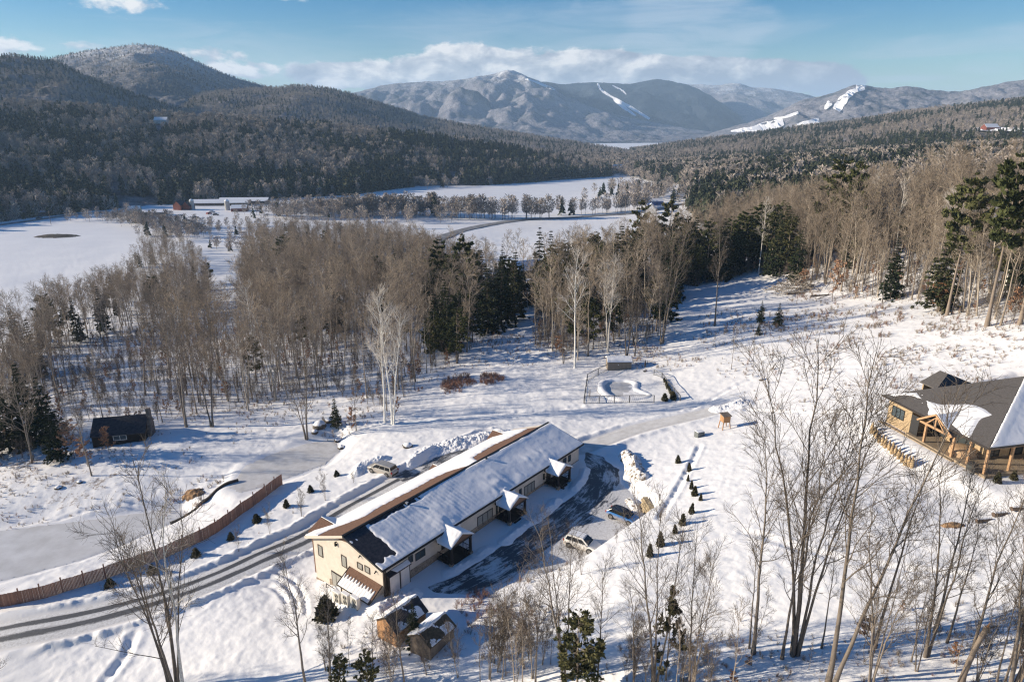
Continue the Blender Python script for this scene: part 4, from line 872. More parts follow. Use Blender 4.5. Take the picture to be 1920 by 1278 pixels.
M_ACBOX = mottled('beige_unit_paint', (.55,.52,.47), (.62,.59,.54), 2, .5, 0); M_FASCIA = mat('cream_fascia', (.62,.55,.47), .7); M_SOFFIT = mat('brown_soffit', (.17,.10,.07), .8)
def snow_patch(name, X, Y, Z0, T, parent, material=None):
    """snow lying on a roof: grid of roof heights Z0 and depths T (below zero: bare)"""
    n, m = X.shape; i = np.arange(n*m).reshape(n, m); Z = Z0+np.where(T > 0, T, T*.5)
    K = np.maximum.reduce([T[:-1,:-1], T[1:,:-1], T[1:,1:], T[:-1,1:]]) > -.02
    Q = np.stack([i[:-1,:-1], i[1:,:-1], i[1:,1:], i[:-1,1:]], -1)[K]; used, inv = np.unique(Q.ravel(), return_inverse=True)
    V = np.stack([X, Y, Z], -1).reshape(-1,3)[used]; q = inv.reshape(-1,4)
    # close the cut edges down to the roof
    e = {}
    for f in q:
        for a, b in ((f[0],f[1]),(f[1],f[2]),(f[2],f[3]),(f[3],f[0])): e[(a,b)] = e.get((a,b), 0)+1
    rim = [k for k in e if (k[1],k[0]) not in e]; Zr = Z0.reshape(-1)[used]-.06; idx = {}; V2 = V.tolist(); sk = []
    for a, b in rim:
        for k in (a, b):
            if k not in idx: idx[k] = len(V2); V2.append([V[k][0], V[k][1], min(Zr[k], V[k][2]-.01)])
        sk.append([b, a, idx[a], idx[b]])
    q = np.concatenate([q, np.array(sk)]) if sk else q
    a_, b_, c_ = V[q[0,0]], V[q[0,1]], V[q[0,2]]
    if np.cross(b_-a_, c_-a_)[2] < 0: q = q[:, ::-1]
    me = npmesh(name, np.array(V2), q, mats=[material or M_SNOW], smooth_=True); return link(bpy.data.objects.new(name, me), parent)
def window(parent, at, axis, w, hgt, panes=1, glass=None, frame=None, out=1, name='window', fw=.09):
    """window in a wall; axis 'x': wall runs along local x at y=at[1], facing -y (out=1) or +y; axis 'y': wall runs along y at x=at[0], facing -x"""
    x, y, z = at; fr = MB(); gl = MB()
    def bx(b, a0, a1, d0, d1, z0, z1):
        if axis == 'x': b.box((x+a0, y-out*d1 if out > 0 else y-out*d0, z+z0), (x+a1, y-out*d0 if out > 0 else y-out*d1, z+z1))
        else: b.box((x-out*d1 if out > 0 else x-out*d0, y+a0, z+z0), (x-out*d0 if out > 0 else x-out*d1, y+a1, z+z1))
    bx(fr, 0, w, -.02, .07, 0, fw); bx(fr, 0, w, -.02, .07, hgt-fw, hgt)
    for k in range(panes+1):
        a = k*(w-fw)/panes; bx(fr, a, a+fw, -.02, .072, fw, hgt-fw)
    for k in range(panes): a = k*(w-fw)/panes+fw; bx(gl, a-.01, a+(w-fw)/panes-fw+.01, 0, .03, fw-.01, hgt-fw+.01)
    f = fr.build(name, frame or M_FRAME, parent); gl.build('pane', glass or M_GLASS, f); return f
# ------------------------------------------------------------------ the long house
LH = empty('long_house', (HB[0], HB[1], 0), math.atan2(HU[1], HU[0]), 'long cream house under a snowy gable roof with three small porches', 'house')
RZ, RW, LW_, EZ, LZ, LL = 4.55, 6.8, 14.6, 2.9, 1.3, 40.8
def roof_z(w): return np.where(w <= RW, EZ+(RZ-EZ)*w/RW, RZ+(LZ-RZ)*(w-RW)/(LW_-RW))
def build_long_house():
    b = MB()   # walls: one shell with gable ends
    t = .12
    gab = [(.5,-1.6),(13.6,-6),(13.6,float(roof_z(13.6))-t),(RW,RZ-t),(.5,float(roof_z(.5))-t)]
    b.prism([(.5,-1.8),(13.6,-6.2),(13.6,float(roof_z(13.6))-t),(RW,RZ-t),(.5,float(roof_z(.5))-t)], 'x', .4, 40.4); b.build('wall', M_STUCCO, LH)
    b = MB()   # stone base
    b.box((.40,.43,-1.9), (40.4,.5,.12)); b.prism([(.5,-1.9),(13.65,-6.2),(13.65,-4.5),(10.8,-4.4),(10.8,-3.4),(6.5,-3.2),(6.5,-2.4),(.5,-1.2)], 'x', .33, .4); b.build('stone_base', M_STONE, LH)
    # roof plates with overhang
    b = MB(); b.slab([(-.1,-.05,EZ-.01),(LL+.1,-.05,EZ-.01),(LL+.1,RW,RZ),(-.1,RW,RZ)], .16); rf = b.build('roof', M_DARKROOF, LH)
    b = MB(); b.slab([(-.1,RW,RZ),(LL+.1-2,RW,RZ),(LL+.1-2,LW_,LZ),(-.1,LW_,LZ)], .16); b.build('shingle_roof', M_SHINGLE, LH)
    b = MB(); b.box((-.15,RW-.22,RZ-.06), (LL+.15,RW+.10,RZ+.09)); b.build('ridge_cap', M_BLACK, LH)
    b = MB(); b.bar((-.14,-.05,EZ-.13), (-.14,RW,RZ-.12), .05, .26); b.bar((LL+.14,-.05,EZ-.13), (LL+.14,RW,RZ-.12), .05, .26); b.box((-.1,-.12,EZ-.24), (LL+.1,-.05,EZ-.03)); b.build('fascia', M_BLACK, LH)
    b = MB(); b.bar((-.14,RW,RZ-.12), (-.14,LW_,LZ-.12), .05, .30); b.build('rake_board', M_FASCIA, LH)
    b = MB(); b.prism([(RW-2.2,RZ-.16-.64),(RW+2.6,RZ-.17-1.29),(RW,RZ-.17)], 'x', .36, .4); b.build('gable_panel', M_SOFFIT, LH)
    # snow on the dark slope: drifts, seam ripples, bare patch by the gable
    u, w = np.meshgrid(np.arange(-.05, LL+.06, .1), np.arange(0, RW-.25, .1), indexing='ij')
    T = .11+.07*fbm(u*.22, w*.35, 5, 3)+.022*fbm(u*.8, w*.8, 6, 3)
    fade = 1-sstep(14, 22, u); T += fade*.030*(vnoise(u*1.75, w*.22+3, 7)-.5)*(.5+1.0*vnoise(u*.4, w*.9, 27))+fade*.010*np.sin(u*2*math.pi/.62)*vnoise(u*.5, w*.8, 28)
    for (pu, pw, r, a) in ((10.6,1.2,2.0,.16),(21.7,1.2,2.1,.16),(32.6,1.3,2.2,.18),(30.2,2.6,1.5,.10),(26,.8,1.2,.08),(13.5,2.8,2.2,.07),(23.2,3.2,2.0,.06)):
        T += a*np.exp(-(((u-pu)/r)**2+((w-pw)/(r*.9))**2))*(.65+.7*vnoise(u*1.6, w*1.1, 8))
    T += .05*np.exp(-((w-RW+.7)/.6)**2)*sstep(18, 23, u)*(.6+.6*vnoise(u*1.1, w*2, 9))
    bare = (1-sstep(2.6, 3.2, u+.8*fbm(u*.7, w*.9, 12, 3)-.12*(w-3)))*sstep(.8, 1.4, w+.6*fbm(u*1.3, w, 13, 3)); bare = np.maximum(bare, (1-sstep(.35, .8, RW-.3-w+.3*fbm(u*.9, w, 3, 2)))*(1-sstep(9, 14, u)))
    thin = vnoise(u*3.2, w*.5, 14)*.05*(1-sstep(0, 1.6, u)); stripe = bare*(.10*(vnoise(u*2.6, w*.35, 51)-.42)+.06*(vnoise(u*1.1, w*1.3, 52)-.5))
    T = T-bare*(.165+.08*np.exp(-((u-2.2)/.7)**2))+np.maximum(thin-.02, 0)*1.3+stripe*1.25
    snow_patch('roof_snow', u, w, roof_z(w), T, LH)
    u, w = np.meshgrid(np.arange(0, LL-2.0, .12), np.arange(RW+.2, LW_+.04, .12), indexing='ij')   # snow on the shingle slope
    edge = RW+3.1+.7*fbm(u*.35, u*0, 15, 4)+.3*fbm(u*1.7, w*.6, 16, 3)-3.3*np.exp(-((u-23.3)/2.2)**2)+1.9*np.exp(-((u-.5)/2.5)**2)-.5*sstep(32, 38, u)+.3*np.exp(-((u-29)/3)**2)
    T = np.where(w > edge, .05+.11*sstep(0, .8, w-edge), -.1)+.03*fbm(u*.8, w*.8, 17, 3); T = np.where(w <= edge, -.1, T)
    snow_patch('roof_snow', u, w, roof_z(w), T, LH)
    # rear cross gables
    for (c, hw, zp) in ((2.9,2.0,2.25),(23.0,1.5,1.55),(37.0,1.5,2.1)):
        b = MB(); w0 = RW+(RZ-zp)/((RZ-LZ)/(LW_-RW)); w1 = 15.3
        b.slab([(c-hw,w0+1.4,zp-1.0),(c,w0,zp+.02),(c,w1,zp+.02),(c-hw,w1,zp-1.0)], .12); b.slab([(c+hw,w1,zp-1.0),(c,w1,zp),(c,w0,zp),(c+hw,w0+1.4,zp-1.0)], .12)
        b.prism([(c-hw+.2,zp-1.1),(c+hw-.2,zp-1.1),(c,zp-.16)], 'y', w1-.25, w1-.15); b.box((c-hw+.3,13.6,-6), (c-hw+.5,w1-.2,zp-1.1)); b.box((c+hw-.5,13.6,-6), (c+hw-.3,w1-.2,zp-1.1)); g = b.build('rear_gable', M_SHINGLE, LH)
        b = MB(); b.slab([(c+hw+.02,w1,zp-.88),(c+.04,w1,zp+.17),(c+.04,w0,zp+.17),(c+hw+.02,w0+1.4,zp-.88)], .13); b.build('snow_cover', M_SNOW, g, .05)
    # gable end
    for (w0, w1, z0, z1, p) in ((11.8,12.7,-.85,.75,1),(7.1,8.05,-.3,1.3,1),(4.1,5.05,.75,1.6,1),(2.8,3.7,.85,1.75,1)): window(LH, (.4,w0,z0), 'y', w1-w0, z1-z0, p, M_BLIND, mat('taupe_window_frame', (.075,.06,.048), .6) if w0 > 11 else bpy.data.materials['taupe_window_frame'])
    b = MB(); b.box((.33,8.3,-4.6), (.4,10.3,-1.95)); d = b.build('door', M_BROWNTRIM, LH); b = MB(); b.box((.31,8.45,-3.9), (.33,9.3,-2.1)); b.box((.31,9.4,-3.9), (.33,10.15,-2.1)); b.build('pane', M_BLIND, d)
    b = MB(); b.box((-.35,8.1,-4.75), (.33,10.6,-4.6)); b.bar((-.35,10.6,-4.6), (-.35,10.6,-3.6), .07); b.bar((-.35,8.3,-4.6), (-.35,8.3,-3.6), .07); b.bar((-.35,8.3,-3.6), (-.35,10.6,-3.6), .06); b.build('step', M_DECK, LH)
    b = MB(); b.cyl((.3,8.8,2.25), (.15,8.8,2.6), .2, 10, .06); b.box((.15,8.72,2.6), (.4,8.88,2.7)); b.build('wall_lamp', M_BLACK, LH)
    for (w, z) in ((4.3,2.6),(1.6,1.7)):
        b = MB(); b.box((.25,w,z), (.4,w+.12,z+.16)); b.cyl((.25,w+.06,z+.04), (.1,w+.06,z-.08), .07, 8); b.build('flood_lamp', M_BLACK, LH)
    # lean-to on the gable end
    b = MB(); b.prism([(.4,-3.9),(-1.25,-3.9),(-1.25,-1.0),(.4,.05)], 'y', 1.0, 6.3); lt = b.build('lean_to', M_STUCCO, LH)
    b = MB(); b.slab([(-1.6,.8,-1.02),(.4,.8,.28),(.4,6.5,.28),(-1.6,6.5,-1.02)][::-1], .1); b.build('shed_roof', M_SHINGLE, lt)
    b = MB(); b.bar((-1.62,.75,-1.05), (.4,.75,.25), .08, .14); b.bar((-1.62,6.55,-1.05), (.4,6.55,.25), .08, .14); b.bar((-1.64,.75,-1.07), (-1.64,6.55,-1.07), .07, .14)
    for w in (1.05,2.75,4.5,6.25): b.box((-1.31,w-.07,-3.9), (-1.25,w+.07,-1.1))
    b.build('trim', M_BROWNTRIM, lt)
    b = MB(); b.box((-1.29,1.12,-3.95), (-1.252,2.68,-3.0)); b.box((-1.2,.94,-3.9), (.4,1.0,-1.6)); b.build('stone_base', M_STONE, lt)
    u, w = np.meshgrid(np.arange(-1.62, -.32, .07), np.arange(1.05, 6.4, .07), indexing='ij'); T = .05+.06*np.abs(np.sin(w*math.pi/.52))**.7+.02*fbm(u*2, w*2, 18, 3); T = np.where(u > -.55+.22*np.sin(w*2*math.pi/.52)+.15*fbm(u, w*1.5, 19, 2), -.1, T)
    snow_patch('snow_cover', u, w, -1.02+.65*(u+1.6), T, lt)
    # bump-out with two pale panels beside the front corner
    b = MB(); b.box((.75,.0,-1.5), (4.0,.48,1.55)); bo = b.build('panel_bay', M_BROWNTRIM, LH)
    b = MB(); b.box((.92,-.05,-1.05), (2.32,0,1.42)); b.box((2.55,-.05,-1.15), (3.85,0,1.4)); b.build('pale_panel', M_WHITE, bo)
    b = MB(); b.slab([(.65,-.2,1.57),(4.1,-.2,1.57),(4.1,.48,1.85),(.65,.48,1.85)], .08); b.build('bay_roof', M_DARKROOF, bo)
    b = MB(); b.slab([(1.9,-.16,1.67),(4.05,-.16,1.67),(4.05,.4,1.92),(1.5,.4,1.92)], .07); b.build('snow_cover', M_SNOW, bo, .03)
    b = MB(); b.box((.33,.28,-2.0), (.48,.5,2.7)); b.cyl((.62,.3,-1.2), (.62,.3,2.6), .06, 8); b.build('downpipe', M_BROWNTRIM, LH)
    # front windows
    for (u0, u1, z0, z1, p, g) in ((4.25,4.95,1.15,2.05,1,M_GLASS),(5.35,6.95,.9,1.9,2,M_BLUEGLASS),(9.15,9.55,1.15,2.0,1,M_GLASS),(16.4,19.5,-.25,1.45,3,M_BLIND),(26.4,28.85,-.1,1.5,3,M_BLIND),(25.2,25.8,.2,1.6,1,M_GLASS),(30.9,31.3,.65,1.6,1,M_GLASS),(31.75,32.2,.7,1.6,1,M_GLASS),(36.0,36.9,.9,2.0,1,M_GLASS),(37.4,38.1,.9,2.0,1,M_GLASS),(20.2,20.5,-.2,1.5,1,M_GLASS)):
        window(LH, (u0,.5,z0), 'x', u1-u0, z1-z0, p, g)
    # roof vents
    for (u, w) in ((9.5,6.2),(25.0,6.3)):
        b = MB(); zz = float(roof_z(w)); b.cyl((u,w,zz), (u,w,zz+.28), .1, 10); b.box((u-.16,w-.16,zz+.28), (u+.16,w+.16,zz+.36)); b.build('roof_vent', M_BLACK if u > 20 else M_METAL, LH)
    # porches
    for (c, hw, zp, ze, gz) in ((10.6,2.0,3.12,2.05,-1.05),(21.7,1.95,3.05,2.0,-.7),(32.7,1.75,3.2,2.2,-.35)):
        f = -2.3; p = MB(); dz = gz+.55
        p.box((c-hw+.15,f+.15,dz-.12), (c+hw-.15,.42,dz)); pd = p.build('porch_deck', M_DECK, LH)
        for s in (-1, 1): p = MB(); p.box((c+s*(hw-.3)-.13,f+.18,gz-.3), (c+s*(hw-.3)+.13,f+.44,ze-.3)); p.build('porch_post', M_BROWNTRIM, LH)
        p = MB(); p.box((c-hw+.1,f+.16,ze-.28), (c+hw-.1,f+.46,ze-.06)); p.box((c-hw+.12,f+.46,ze-.26), (c-hw+.34,.4,ze-.06)); p.box((c+hw-.34,f+.46,ze-.26), (c+hw-.12,.4,ze-.06)); p.build('porch_beam', M_BROWNTRIM, LH)
        for s in (-1, 1): p = MB(); p.box((c+s*(hw-.3)-.22,f+.09,gz-.4), (c+s*(hw-.3)+.22,f+.53,dz+.12)); p.build('post_base', M_STONE, LH)
        for x0, y0, x1, y1 in ((c-hw+.3,f+.5,c-hw+.3,.35),(c+hw-.3,f+.5,c+hw-.3,.35),(c+.5,f+.3,c+hw-.4,f+.3)):
            p = MB(); p.bar((x0,y0,dz+.9), (x1,y1,dz+.9), .06); p.bar((x0,y0,dz+.12), (x1,y1,dz+.12), .05); n_ = max(2, int(math.hypot(x1-x0, y1-y0)/.22))
            for k in range(n_+1): q = k/n_; p.bar((x0+(x1-x0)*q,y0+(y1-y0)*q,dz), (x0+(x1-x0)*q,y0+(y1-y0)*q,dz+.9), .03)
            p.build('railing', M_BLACK, pd)
        p = MB(); p.box((c-1.0,f-.35,gz-.2), (c+.4,f+.16,dz-.35)); p.box((c-1.0,f-.1,gz-.2), (c+.4,f+.14,dz-.16)); p.build('step', M_DECK, pd)
        wv = (zp-EZ)/((RZ-EZ)/RW)+.1
        p = MB(); p.slab([(c-hw-.1,f,ze),(c,f,zp),(c,wv,zp),(c-hw-.1,.1,ze)][::-1], .12); p.slab([(c,f,zp),(c+hw+.1,f,ze),(c+hw+.1,.1,ze),(c,wv,zp)][::-1], .12); pr = p.build('porch_roof', M_DARKROOF, LH)
        p = MB(); p.prism([(c-hw+.12,ze-.08),(c+hw-.12,ze-.08),(c,zp-.2)], 'y', f+.2, f+.28); p.build('gable_panel', M_SOFFIT, pr)
        # thick snow with a rounded back
        x, y = np.meshgrid(np.linspace(c-hw-.12, c+hw+.12, 60), np.linspace(f-.02, wv+2.6, 70), indexing='ij'); a = np.abs(x-c)/(hw+.1)
        z0 = np.maximum(zp-(zp-ze)*a, np.where(y > 0, EZ+(RZ-EZ)*np.maximum(y, 0)/RW, -9)); T = .22*(1-a**4*.6)+.06*fbm(x*1.4, y*1.4, int(c), 3); T = T*(1-.6*sstep(.9, 1, a))*(1-.4*(y < f+.12))*(1-sstep(wv-.3, wv+2.6, y+a*.9)*1.02)
        snow_patch('snow_cover', x, y, z0, T, pr)
        p = MB(); p.box((c-.9,.44,dz), (c+.1,.5,dz+2.05)); dr = p.build('door', M_DOOR, LH); p = MB(); p.cyl((c-.05,.42,dz+1), (c-.05,.36,dz+1), .05, 8); p.build('handle', M_METAL, dr)
build_long_house()
for k, (w, lb) in enumerate(((2.4,'right hand beige heat pump unit below the lean-to, nearest the shed'),(4.1,'middle beige heat pump unit below the lean-to'),(5.7,'beige heat pump unit below the lean-to, farthest from the shed'))):
    x, y = HB+HU*-2.25+HN*w; o = empty('heat_pump', (x, y, hz(x, y)-.1), LH.rotation_euler[2], lb, 'heat pump', 'heat pumps beside the lean-to')
    b = MB(); b.box((-.25,-.6,.25), (.25,.6,1.55)); b.build('casing', M_ACBOX, o, .03)
    b = MB()
    for z in (.6, 1.2):
        for r in (.1,.19,.28): 
            for q in range(20): a0 = q*math.pi/10; a1 = a0+math.pi/10; b.bar((-.265,math.cos(a0)*r-.12,z+math.sin(a0)*r), (-.265,math.cos(a1)*r-.12,z+math.sin(a1)*r), .022)
    b.build('fan_grille', M_FRAME, o); b = MB(); b.box((-.2,-.5,0), (-.1,-.4,.26)); b.box((-.2,.4,0), (-.1,.5,.26)); b.box((.1,-.5,0), (.2,-.4,.26)); b.box((.1,.4,0), (.2,.5,.26)); b.build('stand', M_FRAME, o)
    b = MB(); b.box((-.24,-.58,1.55), (.24,.58,1.66)); b.build('snow_cover', M_SNOW, o, .05)

# ------------------------------------------------------------------ timber house on the right
M_BOARD = grain('tan_board_siding', (.36,.265,.16), (.47,.355,.225), .28, 1, .85); M_BOARDX = grain('tan_board_siding_side', (.36,.265,.16), (.47,.355,.225), .28, 0, .85); M_TIMBER = grain('orange_timber', (.36,.215,.115), (.47,.30,.175), .09, 2, .7, False)
M_ASPHALT = mottled('grey_asphalt_shingles', (.085,.078,.075), (.135,.125,.12), 7, .95, .5, .02); M_STAMP = mottled('stone_terrace', (.24,.185,.13), (.34,.27,.19), 1.3, .85, .2, .02); M_COVER = mottled('tan_canvas', (.42,.28,.17), (.52,.36,.23), 1.5, .8, .6, .06)
RHZ = 10.1
RH = empty('timber_house', (RH_K[0], RH_K[1], 0), math.atan2(RH_P[1], RH_P[0]), 'tan timber house with broad grey hip roof and post porch', 'house')
def build_timber_house():
    e, za, pa, va = 14.0, 18.8, 13.4, 8.6
    b = MB(); b.box((.6,12.3,9.4), (12,16.5,e-.15)); b.box((3.6,.45+3.2,9.4), (3.75,12.3,e-.1)); b.build('wall', M_BOARD, RH)
    b = MB(); b.box((3.75,3.6,9.4), (27,3.75,e-.1)); b.box((12,16.4,9.4), (27,16.5,e-.15)); b.build('side_wall', M_BOARDX, RH)
    b = MB(); b.box((.0,-.3,9.3), (27,12.2,10.42)); b.box((-.35,4.2,9.2), (0,16.8,10.25)); b.build('terrace', M_STAMP, RH)
    # hip roof: left face, camera side face, rear face
    th = .22
    A, B_, C_, D_ = (-.1,0,e), (-.1,17.2,e), (pa,va,za), (34,va,za+.2)
    b = MB(); b.slab([A, C_, B_][::-1], th); b.slab([A, (34,0,e), D_, C_], th); b.slab([B_, C_, D_, (34,17.2,e)][::-1], th); rf = b.build('roof', M_ASPHALT, RH)
    b = MB(); b.bar((-.14,0,e-.1), (-.14,17.2,e-.1), .05, .26); b.bar((-.1,-.04,e-.1), (34,-.04,e-.1), .05, .26); b.build('fascia', M_BROWNTRIM, RH)
    b = MB(); b.slab([(6.2,14.6,15.3),(12.9,15.2,15.3),(9.3,16.2,16.75)], .15); b.slab([(12.9,15.2,15.3),(12.9,17.6,15.3),(9.3,17.6,16.75),(9.3,16.2,16.75)], .15); b.slab([(6.2,17.6,15.3),(6.2,14.6,15.3),(9.3,16.2,16.75),(9.3,17.6,16.75)], .15); rg = b.build('rear_wing_roof', M_ASPHALT, RH)
    b = MB(); b.prism([(6.6,9.4),(12.5,9.4),(12.5,15.1),(9.3,16.4),(6.6,15.1)], 'y', 17.25, 17.45); b.build('rear_wing_wall', M_BOARDX, RH)
    # snow: camera side face almost covered, left face with a curling drift
    p, v = np.meshgrid(np.arange(-.05, 27, .13), np.arange(.02, va, .13), indexing='ij'); lim = pa*v/va; z0 = e+(za-e)*v/va; T = .14+.06*fbm(p*.3, v*.4, 41, 4)+.03*fbm(p*1.2, v*1.2, 42, 3)
    sl = p-lim; T = np.where(sl < .15, -.2, T); T = T+.05*np.sin(np.clip(sl*1.5, 0, 3)); T[sl < .02] = -.3; snow_patch('roof_snow', p, v, z0, T, RH)
    p, v = np.meshgrid(np.arange(0, 12, .13), np.arange(.1, 17.1, .13), indexing='ij'); z0 = e+(za-e)*p/pa; okk = (p < pa*v/va*.98) & (p < pa*(17.2-v)/(17.2-va)*.98)
    nv = np.array([-(za-e)/pa, 0, 1]); MR = np.array([[RH_P[0], RH_P[1], 0],[RH_V[0], RH_V[1], 0],[0,0,1]])
    def roof_pt(px_, py_):   # where a sight line meets the roof's left face
        o3 = MR@np.array([-RH_K[0], -RH_K[1], CAMZ]); d3 = MR@ray(px_, py_); t_ = (nv@np.array([0,0,e])-nv@o3)/(nv@d3); q = o3+d3*t_; return q[0], q[1]
    crop = lambda L: np.array([roof_pt(a_/5.325+1600, b_/5.325+690) for a_, b_ in L])
    PA = crop([(330,258),(450,246),(560,243),(640,248),(670,275),(700,305),(760,335),(860,358),(1000,358),(1150,358),(1240,380),(1330,425),(1390,462),(1300,510),(1240,560),(1200,640),(1165,700),(1100,700),(900,470),(740,475),(752,420),(740,350),(690,310),(620,285),(540,272),(480,275),(400,285)])
    drift = -sdf(p+.25*fbm(p*.6, v*.6, 45, 3), v+.25*fbm(p*.6, v*.6, 44, 3), PA)
    T = np.where(okk, np.clip(drift, -.3, .55)*.3, -.3); speck = (vnoise(p*6, v*6, 48)*.6+vnoise(p*2, v*2, 49)*.5-.72)*.09*(np.hypot((v-13.6)/2.6, (p-1.6)/1.5) < 1)*2.2; T = np.maximum(T, np.where(okk, speck, -.3)); snow_patch('roof_snow', p, v, z0, T, RH)
    # porch gable over the entry
    gl, gr, gp, ge, gz = 10.3, 4.7, 7.6, 13.35, 15.15; f = -.45; q = (gz-e)/((za-e)/pa)
    b = MB(); b.slab([(f,gp,gz),(f,gr,ge),(.2,gr,ge),(q+.2,gp,gz)][::-1], .14); b.slab([(f,gl,ge),(f,gp,gz),(q+.2,gp,gz),(.2,gl,ge)][::-1], .14); pr = b.build('porch_roof', M_ASPHALT, RH)
    x, y = np.meshgrid(np.linspace(f+.05, q, 26), np.linspace(gr+.02, gp-.05, 26), indexing='ij'); z0 = ge+(gz-ge)*(y-gr)/(gp-gr); T = .05+.02*fbm(x*1.5, y*1.5, 49, 3)+.14*sstep(.6, 2.4, x-(gp-y)*.2)-.15*((e+(za-e)*x/pa) > z0+.12); snow_patch('snow_cover', x, y, z0, T, pr)
    b = MB(); b.bar((f-.03,gr,ge-.1), (f-.03,gp,gz-.1), .1, .24); b.bar((f-.03,gl,ge-.1), (f-.03,gp,gz-.1), .1, .24); b.build('rake_board', M_TIMBER, pr)
    b = MB(); b.bar((-.2,gr+.3,ge-.2), (-.2,gl-.3,ge-.2), .2, .28); b.bar((-.2,gp,ge-.2), (-.2,gp,gz-.25), .18); b.bar((-.2,gp-1.4,ge-.1), (-.2,gp,gz-.5), .14); b.bar((-.2,gp+1.4,ge-.1), (-.2,gp,gz-.5), .14); b.build('truss', M_TIMBER, RH)
    b = MB(); b.prism([(gr+.6,ge-.05),(gl-.6,ge-.05),(gp,gz-.4)], 'x', 1.2, 1.26); b.build('gable_window', M_GLASS, RH)
    for i, (px_, v_) in enumerate(((.2,9.3),(.2,4.9),(.6,2.9),(.45,.35),(4.0,.35),(7.3,.35),(10.6,.35),(13.9,.35))):
        b = MB(); b.box((px_-.13,v_-.13,9.6), (px_+.13,v_+.13,ge-.1 if i < 2 else e-.2)); b.build('post', M_TIMBER, RH)
    b = MB(); b.box((.28,.22,e-.42), (.62,4.6,e-.2)); b.box((.3,.22,e-.44), (27,.5,e-.2)); b.build('beam', M_TIMBER, RH)
    window(RH, (.6,13.5,11.5), 'y', 2.2, 1.5, 3, M_BLUEGLASS, M_BLACK)
    for (v0, w_, z0, h_, p) in ((9.4,2.4,10.5,2.6,2),(5.0,3.6,10.6,2.2,3)): window(RH, (3.6,v0,z0), 'y', w_, h_, p, M_GLASS, M_BLACK)
    b = MB(); b.box((.55,10.9,10.3), (.6,12.2,13.1)); d = b.build('door', M_DOOR, RH)
    for (p0, w_, z0, h_, n_) in ((4.4,1.6,10.5,2.4,2),(7.6,2.0,10.45,2.5,2),(11.5,2.4,11.2,1.6,2)): window(RH, (p0,3.6,z0), 'x', w_, h_, n_, M_GLASS, M_BLACK)
build_timber_house()
def rh(p, v, z): q = RH_K+RH_P*p+RH_V*v; return (q[0], q[1], z)
o = empty('covered_table', rh(2.2,5.2,10.42), RH.rotation_euler[2]+.3, 'big round patio table under tan canvas on the timber porch', 'patio table')
b = MB(); n = 26
for k in range(3):
    pass
rings = [(1.45,.05),(1.4,.45),(1.5,.72),(1.38,.85),(.7,.92),(.05,.98)]; V = []; F = []
for r, z in rings:
    for i in range(n): a = i*2*math.pi/n; rr_ = r*(1+.05*math.sin(a*7)*(z < .6)); V.append((rr_*math.cos(a)*1.15, rr_*math.sin(a), z))
for j in range(5):
    for i in range(n): F.append((j*n+i, j*n+(i+1)%n, (j+1)*n+(i+1)%n, (j+1)*n+i))
F.append(tuple(range(5*n, 6*n))); b.face_verts(V, F); b.build('canvas', M_COVER, o, 0, True); b = MB(); b.cyl((0,0,-.02), (0,0,.06), .5, 12); b.build('base', M_BLACK, o)
o = empty('barbecue', rh(-.25,1.3,10.1), RH.rotation_euler[2], 'dark covered barbecue standing between the porch posts', 'barbecue')
b = MB(); b.box((-.35,-.6,.3), (.35,.6,1.0)); b.build('cabinet', M_FRAME, o, .04); b = MB(); b.prism([(-.35,1.0),(.35,1.0),(.33,1.25),(.15,1.42),(-.15,1.42),(-.33,1.25)], 'y', -.45, .45); b.build('hood', M_BLACK, o, .03); b = MB(); b.box((-.33,-.55,0), (-.25,-.47,.3)); b.box((.25,-.55,0), (.33,-.47,.3)); b.box((-.33,.47,0), (-.25,.55,.3)); b.box((.25,.47,0), (.33,.55,.3)); b.build('leg', M_FRAME, o)

